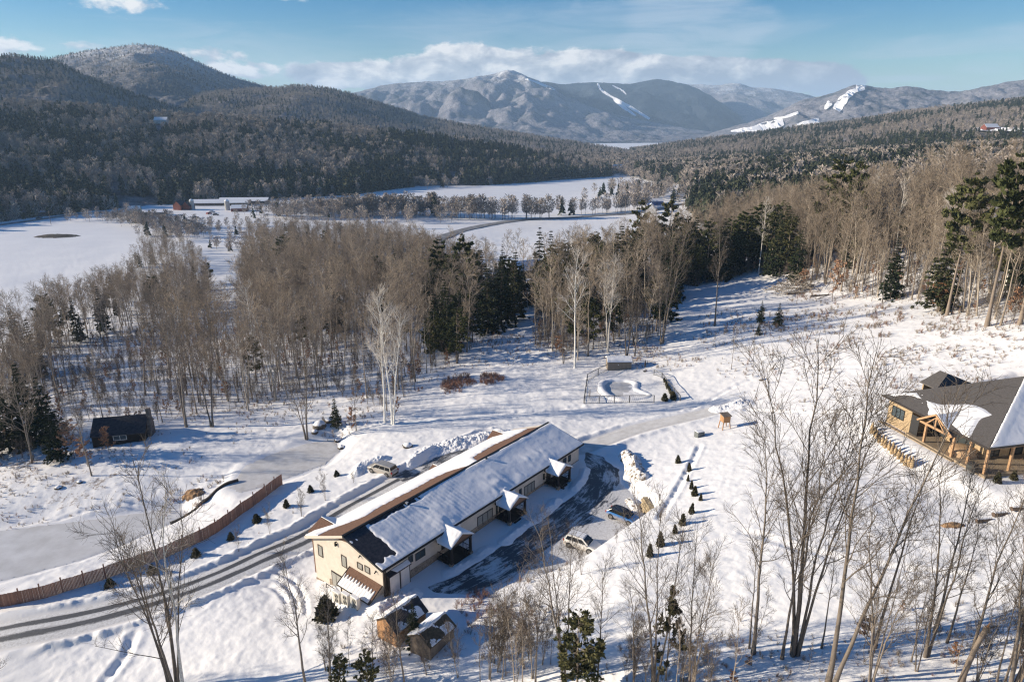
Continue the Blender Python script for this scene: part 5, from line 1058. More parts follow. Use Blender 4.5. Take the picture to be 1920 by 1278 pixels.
# ------------------------------------------------------------------ sheds, cabin, outbuildings
M_CEDAR = grain('cedar_boards', (.36,.19,.09), (.52,.30,.16), .16, 1); M_GREYBOARD = grain('weathered_boards', (.17,.135,.11), (.27,.22,.175), .16, 0); M_CABIN = mottled('dark_log_wall', (.018,.014,.012), (.04,.032,.027), 3, .9, .5, .05, (1,1,4)); M_TANSHED = grain('taupe_boards', (.23,.19,.15), (.29,.245,.195), .3, 0)
M_FIELDSTONE = mottled('field_stone', (.10,.085,.075), (.24,.20,.175), 2.2, .95, .9, .12); M_GREEN = mottled('dead_branches', (.06,.05,.035), (.13,.105,.07), 4, .9, .4, .05)
def gable_shed(name, loc, rz, L, Wd, hw, hr, mwall, mroof, label, cat, snow=.12, mend=None, bare_side=None):
    """shed with its ridge along local x; gable ends at both x ends"""
    o = empty(name, loc, rz, label, cat); b = MB(); b.prism([(-Wd/2,-.4),(Wd/2,-.4),(Wd/2,hw),(0,hr),(-Wd/2,hw)], 'x', -L/2, L/2); b.build('wall', mwall, o)
    k = (hr-hw)/(Wd/2); ov = .25; b = MB(); y = Wd/2+ov; zz = hw-k*ov+.02
    b.slab([(-L/2-.2,-y,zz),(L/2+.2,-y,zz),(L/2+.2,0,hr+.04),(-L/2-.2,0,hr+.04)], .09); b.slab([(L/2+.2,y,zz),(-L/2-.2,y,zz),(-L/2-.2,0,hr+.04),(L/2+.2,0,hr+.04)], .09); rf = b.build('roof', mroof, o)
    if snow:
        X, Y = np.meshgrid(np.linspace(-L/2-.18, L/2+.18, 60), np.linspace(-y+.02, y-.02, 60), indexing='ij'); T = snow+.05*fbm(X*.9, Y*.9, int(abs(loc[0])*7), 3)
        if bare_side is not None: T = np.where(Y*bare_side > .12+.1*fbm(X*2, Y, 3, 2), (vnoise(X*.8+2, Y*.8, 5)-.66)*.4+.03*fbm(X*4, Y*4, 6, 2), T)
        snow_patch('snow_cover', X, Y, hr+.04-k*np.abs(Y), T, rf)
    return o
def gpt(px, py): return ground(px, py)
hr_ = LH.rotation_euler[2]
p = gpt(762,1192); sh1 = gable_shed('garden_shed', (p[0]-.6, p[1]+1.0, p[2]), hr_, 4.2, 3.0, 1.9, 2.95, M_CEDAR, M_DARKROOF, 'orange cedar shed with dark roof beside the heat pump units', 'shed', .10, bare_side=-1)
b = MB(); b.box((-2.13,-.55,0), (-2.1,.55,1.8)); b.build('door', M_CEDAR, sh1)
p = gpt(808,1215); sh2 = gable_shed('board_shed', (p[0]+.1, p[1]+.6, p[2]), hr_+.05, 3.6, 2.7, 1.8, 2.6, M_GREYBOARD, M_GREEN, 'weathered board shed with branches and snow on its roof', 'shed', .09, bare_side=-1)
b = MB(); b.bar((-1.84,-1.5,1.55), (-1.84,0,2.66), .1, .12); b.bar((-1.84,1.5,1.55), (-1.84,0,2.66), .1, .12); b.build('rake_board', M_CEDAR, sh2)
p = gpt(1161,694); ps = gable_shed('pool_shed', (p[0], p[1]+1.2, p[2]), .03, 5.0, 2.8, 1.9, 2.5, M_TANSHED, M_DARKROOF, 'taupe pool shed under a thick cap of snow behind the fence', 'shed', .22)
b = MB(); b.cyl((-.3,-1.46,1.2), (-.3,-1.41,1.2), .13, 14); b.build('wall_lamp', M_WHITE, ps)
p = gpt(228,829); cb = gable_shed('cabin', (p[0]-.5, p[1]+2.0, p[2]-.1), .22, 9.0, 6.0, 2.3, 4.6, M_CABIN, M_DARKROOF, 'dark log cabin with stone chimney among bare trees', 'cabin', 0, bare_side=-1)
b = MB(); b.prism([(-1.3,-.5),(1.3,-.5),(1.2,2.4),(.55,3.9),(.45,5.6),(-.45,5.6),(-.55,3.9),(-1.2,2.4)], 'x', 4.5, 5.2); b.box((4.45,-.5,5.6), (5.25,.5,5.75)); b.build('chimney', M_FIELDSTONE, cb, .05)
window(cb, (-.9,-3.0,1.0), 'x', 2.3, 1.0, 2, M_BLUEGLASS, M_WHITE)
b = MB(); b.box((-3.1,-3.08,.0), (-2.2,-3.0,1.95)); b.build('door', M_BROWNTRIM, cb)
# ---- playhouse, crate, low wall by the lane
p = gpt(1358,803); o = empty('lookout_tower', p, .2, 'small brown wooden tower on four legs beside the snowy lane', 'playhouse')
b = MB(); b.box((-.6,-.6,1.2), (.6,.6,2.3)); b.build('cabin_box', M_CEDAR, o); b = MB(); b.slab([(-.75,-.75,2.38),(.75,-.75,2.38),(.75,.75,2.5),(-.75,.75,2.5)], .1); b.build('roof', M_GREYBOARD, o)
for sx in (-1,1):
    for sy in (-1,1): b = MB(); b.bar((sx*.7,sy*.7,-.2), (sx*.55,sy*.55,1.22), .12); b.build('leg', M_CEDAR, o)
p = gpt(1311,818); o = empty('grey_crate', p, .4, 'small dark grey box with snow beside the brown tower', 'box'); b = MB(); b.box((-.65,-.5,-.2), (.65,.5,.85)); b.build('body', mottled('grey_board', (.10,.11,.11), (.18,.19,.19), 3), o, .04); b = MB(); b.box((-.6,-.45,.85), (.6,.45,.95)); b.build('snow_cover', M_SNOW, o, .04)
# ---- pool inside its fence
def build_pool():
    c = gpt(1163,733); o = empty('swimming_pool', c, .0, 'kidney shaped pool frozen over inside a snowy rim', 'pool'); L = []
    for (px_, py_) in ((1127,722),(1135,716),(1150,714),(1170,714.5),(1187,718),(1194,724),(1193,731),(1200,736),(1214,741),(1218,747),(1195,751),(1170,751),(1153,748),(1140,743),(1129,733)): q = at_z(px_, py_, c[2]); L.append((q[0]-c[0], q[1]-c[1]))
    P = smooth(np.array(L+L[:1]), 5)[:-1]; n = len(P); d = np.roll(P,-1,0)-np.roll(P,1,0); d /= np.linalg.norm(d,axis=1)[:,None]; nn = np.stack([d[:,1],-d[:,0]],-1); nn *= np.sign((nn*P).sum(1).mean())
    V = []; k = 9
    for j in range(k):
        a = math.pi*j/(k-1); w = -math.cos(a)*.8; z = .7*math.sin(a)**.8
        for i in range(n): s = 1+.08*math.sin(i*.9)*math.sin(i*.37); V.append((P[i,0]+nn[i,0]*w*s, P[i,1]+nn[i,1]*w*s, z*s*(.9 if j else 1)-.05))
    F = [(j*n+i, j*n+(i+1)%n, (j+1)*n+(i+1)%n, (j+1)*n+i) for j in range(k-1) for i in range(n)]
    b = MB(); b.face_verts(V, F); b.build('snow_rim', M_SNOW, o, 0, True)
    b = MB(); b.face_verts([(x*.97,y*.97,.12) for x, y in P]+[(x*.97,y*.97,-.3) for x, y in P], [tuple(range(n))]+[(i,n+i,n+(i+1)%n,(i+1)%n) for i in range(n)]); b.build('ice', M_PACK, o)
build_pool()
M_CHAIN = mat('chain_link', (.16,.16,.165), .6, .4, .4)
def post_fence(name, corners, hgt, step, label, mesh_sp=.35, mtl=None, thick=.09):
    W_ = [gpt(*c) for c in corners]; o = empty(name, W_[0], 0, label, 'fence'); base = np.array(W_[0]); r = MB()
    for A_, B2 in zip(W_[:-1], W_[1:]):
        L = math.hypot(B2[0]-A_[0], B2[1]-A_[1]); n = max(1, round(L/step)); prev = None
        for i in range(n+1):
            x = A_[0]+(B2[0]-A_[0])*i/n; y = A_[1]+(B2[1]-A_[1])*i/n; z = hz(x, y); q = np.array([x,y,z])-base; p = MB(); p.cyl(q-[0,0,.3], q+[0,0,hgt], thick, 8); p.build('post', mtl or M_CHAIN, o)
            if prev is not None:
                r.bar(prev+[0,0,hgt-.03], q+[0,0,hgt-.03], .09); r.bar(prev+[0,0,.12], q+[0,0,.12], .05); m = int(L/n/mesh_sp)
                for k in range(m): s = k/m; a = prev*(1-s)+q*s; c = prev*(1-(k+1)/m)+q*(k+1)/m; r.bar(a+[0,0,.12], c+[0,0,hgt], .016); r.bar(a+[0,0,hgt], c+[0,0,.12], .016)
            prev = q
    r.build('wire_mesh', mtl or M_CHAIN, o); return o
post_fence('pool_fence', [(1141,694),(1101,714),(1095,757),(1180,755),(1226,755)], 1.5, 3.2, 'grey chain link fence round the snowed in pool')
post_fence('side_fence', [(1226,703),(1241,709),(1275,752)], 1.1, 4.0, 'low wire fence along the right side of the pool yard')
# ---- wooden fence by the pond
def build_board_fence():
    line = smooth(gpoly([(-90,1153),(0,1136),(80,1120),(160,1096),(250,1066),(320,1040),(390,1008),(450,968),(495,935),(530,906)]), 10); d = np.concatenate([[0], np.cumsum(np.hypot(*np.diff(line,axis=0).T))]); o = None
    B2 = MB(); B2.cur = 0; base = np.array([line[0,0], line[0,1], hz(*line[0])]); o = empty('board_fence', base, 0, 'reddish brown board fence curving between pond and driveway', 'fence')
    t = np.arange(0, d[-1], .15); z_last = None; V = []; F = []; rng = np.random.default_rng(3)
    for i in range(len(t)-1):
        p = np.array([np.interp(t[i], d, line[:,0]), np.interp(t[i], d, line[:,1])]); q = np.array([np.interp(t[i+1]-.012, d, line[:,0]), np.interp(t[i+1]-.012, d, line[:,1])]); z = hz(*p)
        step_ = base[2]+round((z-base[2])/.22)*.22 if False else z
        n_ = np.array([-(q-p)[1], (q-p)[0]]); n_ /= np.linalg.norm(n_)+1e-9; dd = rng.normal(0, .006); top = step_+1.85+rng.normal(0, .02)
        b_ = len(V)
        for zz in (z-.3, top):
            for c_ in (p+n_*(.012+dd), q+n_*(.012+dd), q-n_*(.012-dd), p-n_*(.012-dd)): V.append((c_[0]-base[0], c_[1]-base[1], zz-base[2]))
        F += [(b_+4,b_+5,b_+6,b_+7),(b_,b_+1,b_+5,b_+4),(b_+1,b_+2,b_+6,b_+5),(b_+2,b_+3,b_+7,b_+6),(b_+3,b_,b_+4,b_+7)]
    m = bpy.data.materials.new('red_brown_boards'); m.use_nodes = True; nt = m.node_tree; bb = nt.nodes['Principled BSDF']; g = N(nt, 'ShaderNodeNewGeometry'); nt.links.new(mix(nt, .3, ramp(nt, g.outputs['Random Per Island'], [(0,(.20,.10,.07)),(1,(.38,.20,.135))]), ramp(nt, noise(nt, tex(nt,(1,1,.2)), 4, 4), [(.3,(.10,.055,.045)),(.7,(.32,.19,.14))])), bb.inputs['Base Color']); bb.inputs['Roughness'].default_value = .85
    M = MB(); M.face_verts(V, F); M.build('boards', m, o)
    for s in np.arange(1.2, d[-1], 2.4):
        i = int(np.clip(np.searchsorted(d, s), 1, len(d)-1)); tg = line[i]-line[i-1]; tg /= np.linalg.norm(tg)+1e-9; x = np.interp(s, d, line[:,0])-tg[1]*.09; y = np.interp(s, d, line[:,1])+tg[0]*.09; z = hz(x, y); P = MB(); P.box((x-base[0]-.06,y-base[1]-.06,z-base[2]-.3), (x-base[0]+.06,y-base[1]+.06,z-base[2]+2.25)); P.build('post', m, o)
build_board_fence()
# low dark edging wall of the pond terrace
def low_wall(name, pts, hgt, th, material, label, cat='wall', cap=True):
    L = smooth(gpoly(pts), 8); n = len(L); T = np.gradient(L, axis=0); T /= np.linalg.norm(T,axis=1)[:,None]; S = np.stack([-T[:,1],T[:,0]],-1)*th/2; z = h(L[:,0], L[:,1]); base = np.array([L[0,0],L[0,1],z[0]]); o = empty(name, base, 0, label, cat); V = []; F = []
    for i in range(n):
        for s, zz in ((1,-.4),(1,hgt),(-1,hgt),(-1,-.4)): V.append((L[i,0]+s*S[i,0]-base[0], L[i,1]+s*S[i,1]-base[1], z[i]+zz-base[2]))
    for i in range(n-1):
        a = i*4
        for k in range(4): F.append((a+k, a+(k+1)%4, a+4+(k+1)%4, a+4+k))
    F += [(0,1,2,3),((n-1)*4+3,(n-1)*4+2,(n-1)*4+1,(n-1)*4)]; M = MB(); M.face_verts(V, F); M.build('wall', material, o)
    if cap:
        M = MB(); M.face_verts([(V[i*4+k][0], V[i*4+k][1], V[i*4+k][2]+e_) for i in range(n) for k, e_ in ((1,.01),(1,.12),(2,.12),(2,.01))], F); M.build('snow_cover', M_SNOW, o)
    return o
low_wall('edging_wall', [(318,975),(345,965),(380,945),(415,925),(448,909)], .45, .3, mat('dark_edging', (.05,.045,.042), .9), 'low dark curved edging wall beside the frozen pond', cap=False)
# retaining wall of pale blocks by the parked cars
M_BLOCK = mottled('pale_block', (.34,.27,.17), (.46,.37,.24), 1.6, .9, .5, .04)
_w = at_lot(1207,966); o = empty('retaining_wall', (_w[0]+.2, _w[1]+.3, _w[2]), .12, 'tan block retaining wall behind the blue car', 'wall')
for r in range(5):
    M = MB()
    for k in range(4): M.box((-.2+.16*r*.5, -2.2+k*.98+(r%2)*.3, -.4+r*.42), (.5+.16*r*.5, -2.2+k*.98+.95+(r%2)*.3, .01+r*.42))
    M.build('block_course', M_BLOCK, o, .03)
# ------------------------------------------------------------------ cars
def m_paint(name, c, dirt=(.33,.29,.25), amt=.55, metal=.0):
    def f(nt, b):
        v = tex(nt); s = N(nt, 'ShaderNodeSeparateXYZ'); nt.links.new(v, s.inputs[0]); n = noise(nt, v, 2.5, 5)
        q = N(nt, 'ShaderNodeMath', operation='MULTIPLY_ADD'); nt.links.new(s.outputs[2], q.inputs[0]); q.inputs[1].default_value = -1.1; a = N(nt, 'ShaderNodeMath', operation='MULTIPLY_ADD'); nt.links.new(n, a.inputs[0]); a.inputs[1].default_value = .5; a.inputs[2].default_value = .72; nt.links.new(a.outputs[0], q.inputs[2])
        nt.links.new(mix(nt, ramp(nt, q.outputs[0], [(0,(0,0,0)), (.45,(amt,)*3)]), c, dirt), b.inputs['Base Color']); b.inputs['Coat Weight'].default_value = .35
    return mat(name, c, .35, .5, metal, build=f)
M_TYRE = mottled('tyre_rubber', (.015,.015,.016), (.05,.047,.045), 5, .9); M_RIM = mat('wheel_rim', (.35,.33,.31), .4, .5, .6); M_CARGLASS = mat('car_glass', (.012,.014,.017), .08, .6); M_TAIL = mat('tail_lamp', (.30,.02,.015), .3); M_HEAD = mat('head_lamp', (.6,.6,.58), .2)
M_PLASTIC = mat('black_plastic', (.02,.02,.021), .6)
def car(name, loc, rz, L, Wd, H, belt, hood_z, stations, roof, paint, label, top=None, rails=False, snow_roof=False, pitch=0):
    """stations: (x, top height) of the lower body from tail to nose; roof: x of rear foot, rear top, front top, windscreen foot"""
    o = empty(name, loc, rz, label, 'car', 'parked cars'); w = Wd/2; V = []; F = []
    for x, zt, k in stations:
        ww = w*k
        V += [(x,-ww*.88,.22),(x,-ww,.45),(x,-ww,zt*.72),(x,-ww*.955,zt-.03),(x,-ww*.85,zt),(x,ww*.85,zt),(x,ww*.955,zt-.03),(x,ww,zt*.72),(x,ww,.45),(x,ww*.88,.22)]
    n = len(stations)
    for i in range(n-1):
        for k in range(10): F.append((i*10+k, i*10+(k+1)%10, (i+1)*10+(k+1)%10, (i+1)*10+k))
    F += [tuple(range(10)), tuple(range((n-1)*10+9, (n-1)*10-1, -1))]
    b = MB(); b.face_verts(V, F); b.build('body', paint, o, .03, True)
    xr, xt, xf, xw = roof; wb, wt = w*.90, w*.74; z0 = belt-.03; zr = H
    G = [(xr,z0,wb),(xt,zr-.05,wt),((xt+xf)/2,zr,wt*1.02),(xf,zr-.04,wt),(xw,hood_z-.02,wb*.97)]; V = []; F = []
    for x, z, ww in G: V += [(x,-ww,z),(x,ww,z)]
    B0 = [(xr,-wb,z0),(xr,wb,z0),(xw,-wb*.97,z0),(xw,wb*.97,z0)]; b = MB()
    F = [(0,1,3,2),(2,3,5,4),(4,5,7,6),(6,7,9,8)]; V += [(xw,-wb*.97,z0),(xw,wb*.97,z0)]; F += [(0,2,4,6,8,10),(1,11,9,7,5,3)]; b.face_verts(V, F); b.build('cabin', top or paint, o, .05, False)
    def side(t0, t1, s, lo=.10, hi=.86):
        """side window between fractions along the cabin"""
        def pt(t, q):
            xb = xr+(xw-xr)*t; xtp = (xt+.02)+(xf-xt-.04)*t; x = xb+(xtp-xb)*q; y = wb+(wt-wb)*q; return (x, s*(y+.012), z0+(zr-.06-z0)*q)
        return [pt(t0, lo), pt(t1, lo), pt(t1, hi), pt(t0, hi)]
    for s in (-1, 1):
        for (a, c) in ((.06,.30),(.335,.60),(.635,.90)):
            m = MB(); m.face_verts(side(a, c, s), [(0,1,2,3)]); q = m.build('side_window', M_CARGLASS, o); sm = q.modifiers.new('thick', 'SOLIDIFY'); sm.thickness = .02; sm.offset = 0
    def plate(nm, p0, p1, w0, w1, q0, q1, dx, material):
        x0, zz0 = p0[0]+(p1[0]-p0[0])*q0, p0[1]+(p1[1]-p0[1])*q0; x1, zz1 = p0[0]+(p1[0]-p0[0])*q1, p0[1]+(p1[1]-p0[1])*q1; a = (w0+(w1-w0)*q0)*.93; c = (w0+(w1-w0)*q1)*.93
        m = MB(); m.face_verts([(x0+dx,-a,zz0+.01),(x0+dx,a,zz0+.01),(x1+dx,c,zz1+.01),(x1+dx,-c,zz1+.01)], [(0,1,2,3)]); q = m.build(nm, material, o); sm = q.modifiers.new('thick', 'SOLIDIFY'); sm.thickness = .02; sm.offset = 0
    plate('windscreen', (xw,hood_z), (xf,zr-.04), wb*.97, wt, .06, .93, .012, M_CARGLASS); plate('rear_window', (xr,z0), (xt,zr-.05), wb, wt, .25, .92, -.012, M_CARGLASS)
    if snow_roof:
        m = MB(); m.slab([(xt+.1,-wt*.95,zr+.07),(xf-.05,-wt*.95,zr+.06),(xf-.05,wt*.95,zr+.06),(xt+.1,wt*.95,zr+.07)], .08); m.build('snow_cover', M_SNOW, o, .03)
    if rails:
        for s in (-1, 1): m = MB(); m.bar((xt+.15,s*wt*.9,zr+.06), (xf-.1,s*wt*.9,zr+.05), .05); m.build('roof_rail', M_PLASTIC, o)
    wx = L*.29; R = .34 if H < 1.6 else .36
    for x in (-wx-.08, wx):
        for s in (-1, 1):
            m = MB(); m.cyl((x,s*(w-.20),R), (x,s*(w+.012),R), R+.07, 22); m.build('wheel_arch', M_PLASTIC, o)
            m = MB(); m.cyl((x,s*(w-.22),R), (x,s*(w+.03),R), R, 22); wh = m.build('wheel', M_TYRE, o, .03)
            m = MB(); m.cyl((x,s*(w+.03),R), (x,s*(w+.038),R), R*.66, 16)
            m.build('rim', M_RIM, wh)
            m = MB()
            for k in range(5): a = k*2*math.pi/5; c2 = a+.45; m.bar((x+math.cos(c2)*R*.22,s*(w+.041),R+math.sin(c2)*R*.22), (x+math.cos(c2)*R*.58,s*(w+.041),R+math.sin(c2)*R*.58), .06, .01)
            m.build('spoke_gap', M_PLASTIC, wh)
    for s in (-1, 1):
        xn = stations[-2][0]; zn = stations[-2][1]; m = MB(); m.box((xn-.12,s*w*.62-.14,zn-.28), (xn+.10,s*w*.62+.14,zn-.12)); m.build('headlight', M_HEAD, o, .02)
        xt_ = stations[0][0]; m = MB(); m.box((xt_-.03,s*w*.80-.09,belt-.32), (xt_+.16,s*w*.80+.09,belt-.03)); m.build('tail_light', M_TAIL, o, .02)
        m = MB(); m.box((xw-.55,s*(w+.02)-.02,belt-.02), (xw-.38,s*(w+.02)+.14*s if s > 0 else s*(w+.02)+.02,belt+.13)) if s > 0 else m.box((xw-.55,-w-.16,belt-.02), (xw-.38,-w-.0,belt+.13)); m.build('wing_mirror', paint, o, .03)
    m = MB(); m.box((stations[0][0]-.04,-w*.8,.3), (stations[0][0]+.1,w*.8,.52)); m.build('bumper', M_PLASTIC, o, .03); m = MB(); m.box((stations[-1][0]-.12,-w*.78,.28), (stations[-1][0]+.03,w*.78,.5)); m.build('bumper', M_PLASTIC, o, .03)
    m = MB(); m.box((stations[0][0]-.05,-.26,.62), (stations[0][0]+.02,.26,.74)); m.build('number_plate', M_WHITE, o)
    return o
def st(L, tail, hood, belt): return [(-L/2,tail,.86),(-L/2+.25,belt,.97),(-L*.3,belt+.01,1.0),(0,belt,1.0),(L*.22,hood+.06,1.0),(L*.30,hood,.99),(L/2-.28,hood-.14,.93),(L/2-.06,hood-.26,.82),(L/2,hood-.36,.72)]
def car_at(pa, pb, up=.36, lot=False):
    """centre and heading from the pixels of the rear and front wheels' feet on the camera side"""
    A_ = at_lot(*pa) if lot else gpt(*pa); B2 = at_lot(*pb) if lot else gpt(*pb); return A_, B2, math.atan2(B2[1]-A_[1], B2[0]-A_[0])
# silver minivan: nose to the left, tail towards the house
A_, B2, rz = car_at((727,895), (694,886)); c = (A_+B2)/2; off = np.array([-math.sin(rz), math.cos(rz)])*(-.95); z = min(hz(c[0], c[1]), c[2])
car('minivan', (c[0]+off[0]*-1*-1, c[1]+off[1]*-1*-1, z), rz, 5.1, 1.98, 1.74, 1.05, 1.02, st(5.1, .8, 1.0, 1.05), (-2.42,-2.1,.75,1.75), m_paint('silver_paint', (.42,.40,.38), (.36,.31,.27), .7, .25), 'dusty silver minivan nose first at the snow bank behind the house')
A_, B2, rz = car_at((1066,1027), (1106,1040), lot=True); c = (A_+B2)/2; off = np.array([-math.sin(rz), math.cos(rz)])*.93
car('suv_car', (c[0]+off[0], c[1]+off[1], c[2]+.05), rz, 4.6, 1.86, 1.70, 1.05, 1.03, st(4.6, .8, 1.0, 1.06), (-2.2,-1.85,.35,1.2), m_paint('white_paint', (.72,.69,.65), (.50,.43,.36), .5), 'white SUV with roof rails parked below the snow bank', rails=True, snow_roof=True)
A_, B2, rz = car_at((1143,972), (1181,987), lot=True); c = (A_+B2)/2; off = np.array([-math.sin(rz), math.cos(rz)])*.92
car('hatchback_car', (c[0]+off[0], c[1]+off[1], c[2]+.05), rz, 4.55, 1.84, 1.52, .98, .92, st(4.55, .8, .92, .99), (-2.15,-1.4,.2,1.3), m_paint('blue_paint', (.03,.16,.42), (.33,.29,.26), .85), 'muddy blue hatchback with dark roof parked beside the block wall', top=mat('dark_roof_paint', (.02,.025,.035), .2, .6))
# ------------------------------------------------------------------ trees in front, single trees, shrubs
def tree_px(kind, bx, by, ty, label, group=None, rz=None, tilt=0, wide=1.0, tiltf=0):
    """tree whose foot is seen at (bx, by) and whose top reaches row ty; tilt leans it to the right"""
    p = ground(bx, by); z = z_for(p[1], ty); H = max(z-p[2], 1.0); o = plant_tree(kind, p[0], p[1], H, label, group, rz, wide=wide, z=p[2]-.15)
    r = o.rotation_euler[2]; o.rotation_euler = (Matrix.Rotation(tilt, 3, 'Y')@Matrix.Rotation(tiltf, 3, 'X')@Matrix.Rotation(r, 3, 'Z')).to_euler(); return o
F0, F1, F2, F3, F4, F5 = K_FORE
tree_px(F0, 1490, 1228, 655, 'largest bare tree in front, five stems spreading from one thick foot', rz=.4, tilt=.02)
tree_px(F1, 1412, 1226, 800, 'slim bare tree with a bent top beside the largest five stemmed tree', rz=1.0, tilt=-.02)
tree_px(F4, 1405, 1215, 1010, 'thin young tree close to the left of the slim bent tree', rz=2, tilt=-.03)
tree_px(F1, 1466, 1235, 905, 'straight thin tree with level twigs left of the five stemmed trunk', rz=3)
tree_px(F2, 1555, 1290, 690, 'tall leaning bare tree crossing to the right of the five stemmed tree', rz=.2, tilt=.10)
tree_px(F4, 1639, 1215, 870, 'grey pole of a tree leaning right without low branches', rz=1, tilt=.06)
tree_px(F5, 1630, 1300, 960, 'dark tree with curved limbs in front of the leaning grey pole', rz=2.4, tilt=-.05)
tree_px(F4, 1540, 1215, 1015, 'thin tree with a dark mossy foot between the five stemmed and leaning trees', rz=4, tilt=.02)
tree_px(F2, 1738, 1232, 880, 'pair of straight stems standing before the bare earth patch', rz=1.2, tilt=.05)
tree_px(F4, 1752, 1185, 860, 'taller straight stem just behind the pair before the earth patch', rz=2.2, tilt=.05)
tree_px(F4, 1735, 1180, 1050, 'crooked thin tree with a bend half way up', rz=.3)
tree_px(F1, 1775, 1205, 960, 'slanting tree with a few brown leaves right of the stem pair', rz=.9, tilt=.07)
tree_px(F1, 1803, 1285, 900, 'pale trunked tree in front of the brush bank', rz=2.9, tilt=.02)
tree_px(F4, 1868, 1285, 1065, 'zigzag bare tree with a knobbly trunk', rz=.5, tilt=-.06)
tree_px(F4, 1882, 1285, 1020, 'light grey forked tree beside the zigzag one', rz=3.5, tilt=.03)
tree_px(F3, 1897, 1292, 905, 'thick mottled tree at the corner below the terrace', rz=1.9, tilt=.03)
tree_px(F1, 1708, 1240, 1060, 'little straight tree alone on the shaded bank', rz=1.4, tilt=.02)
tree_px(F3, 1294, 1292, 1010, 'forked tree with a long level limb on the open slope', rz=.8)
tree_px(F3, 1228, 1290, 930, 'bare tree in front of the arborvitae row', rz=2.1, tilt=.01)
tree_px(F1, 1120, 1290, 1050, 'thin bare tree right of the dark leafy evergreen', rz=5)
tree_px(F1, 1188, 1300, 1090, 'low forked tree below the arborvitae row', rz=1.1, tilt=-.04)
tree_px(F3, 1058, 1275, 960, 'bare tree with a bushy crown in front of the white car', rz=2.7, tilt=-.02)
tree_px(F1, 1004, 1282, 1085, 'thin tree of the thicket standing left of the bushy tree', rz=3.9)
tree_px(F5, 332, 1300, 880, 'wide bare tree of several dark stems rising over the driveway', rz=2.2, tilt=-.02)
tree_px(K_FBIRCH, 345, 1302, 900, 'white limbed birch growing out of the dark clump over the driveway', rz=.7, tilt=.06, wide=.9)
tree_px(F4, 318, 1290, 990, 'short dark stem at the side of the clump over the driveway', rz=4.2, tilt=-.05)
tree_px(F1, 573, 1290, 1045, 'thin bare tree in front of the cream gable wall', rz=.6, wide=1.2)
tree_px(F4, 622, 1290, 1110, 'slim tree before the heat pumps', rz=1.6, wide=1.3)
tree_px(F1, 760, 1300, 1100, 'arching bare tree in front of the cedar shed', rz=2.6, tilt=-.05, wide=1.2)
tree_px(F4, 700, 1292, 1150, 'small tree left of the two sheds', rz=.1, wide=1.4)
for i in range(22):
    bx = 845+RNG.uniform(0, 190); tree_px(K_SAP[i % 4], bx, RNG.uniform(1215, 1300), RNG.uniform(1075, 1170), 'thin sapling in the thicket between the sheds and the wet lot', 'saplings in the thicket before the long house', tilt=RNG.normal(0, .04))
for i in range(12):
    bx = RNG.uniform(1160, 1330); tree_px(K_SAP[i % 4], bx, RNG.uniform(1255, 1310), RNG.uniform(1120, 1210), 'thin sapling at the foot of the open slope', 'saplings at the foot of the slope', tilt=RNG.normal(0, .05))
for i in range(13):
    bx = RNG.uniform(1350, 1915); tree_px(K_SAP[i % 4], bx, RNG.uniform(1215, 1310), RNG.uniform(1060, 1230), 'thin sapling between the trunks of the shaded bank', 'saplings on the shaded bank', tilt=RNG.normal(0, .05))
for i in range(10):
    bx = RNG.uniform(560, 840); tree_px(K_SAP[i % 4], bx, RNG.uniform(1235, 1310), RNG.uniform(1150, 1230), 'thin sapling around the front of the two sheds', 'saplings by the sheds', tilt=RNG.normal(0, .05))
# bare trees above the lane, behind the five stemmed crown
# trees left of the frame, whose long shadows cross the lower snow
for i in range(11):
    x, y = RNG.uniform(-84, -52), RNG.uniform(42, 60); plant_tree(K_FORE[i % 6], x, y, RNG.uniform(13, 19), 'bare tree at the near left edge of the driveway slope', 'bare trees at the near left edge')
for i in range(7):
    x, y = RNG.uniform(-26, -6), RNG.uniform(36, 41.5); plant_tree(K_FORE[(i*2+1) % 6], x, y, RNG.uniform(7, 10), 'bare tree low in front of the sheds', 'bare trees low in front of the sheds')
# dark leafy things in front
for (bx, by, ty, lb) in ((1082,1310,1140,'dark evergreen with ragged needles right of the thicket'),(1108,1300,1215,'low dark evergreen beside the ragged one'),(640,1302,1225,'low dark evergreen in front of the slim tree'),(690,1305,1215,'dark evergreen bush left of the sheds')):
    tree_px(K_PINE[int(bx) % 3], bx, by, ty, lb, wide=1.05)
tree_px(K_SHRUBLEAF[1], 1248, 1275, 1110, 'thin tree with clinging grey leaves on the slope foot', wide=.8)
tree_px(K_SAP[1], 800, 1265, 1190, 'dense many stemmed bush in front of the weathered shed', wide=1.3)
for (bx, by, ty, lb) in ((1404,1252,1228,'rusty leafed seedling below the slim bent tree'),(1372,1285,1256,'rusty leafed seedling at the lower picture edge'),(1785,1240,1205,'rusty leafed seedling beside the slanting tree'),(1905,1240,1200,'rusty leafed seedling by the thick mottled tree'),(1620,1215,1160,'beech seedling with brown leaves behind the dark curved tree'),(1690,1145,1125,'low brown leafy tuft on the sunny bank')):
    tree_px(K_BEECH[int(bx) % 3], bx, by, ty, lb, wide=1.6)
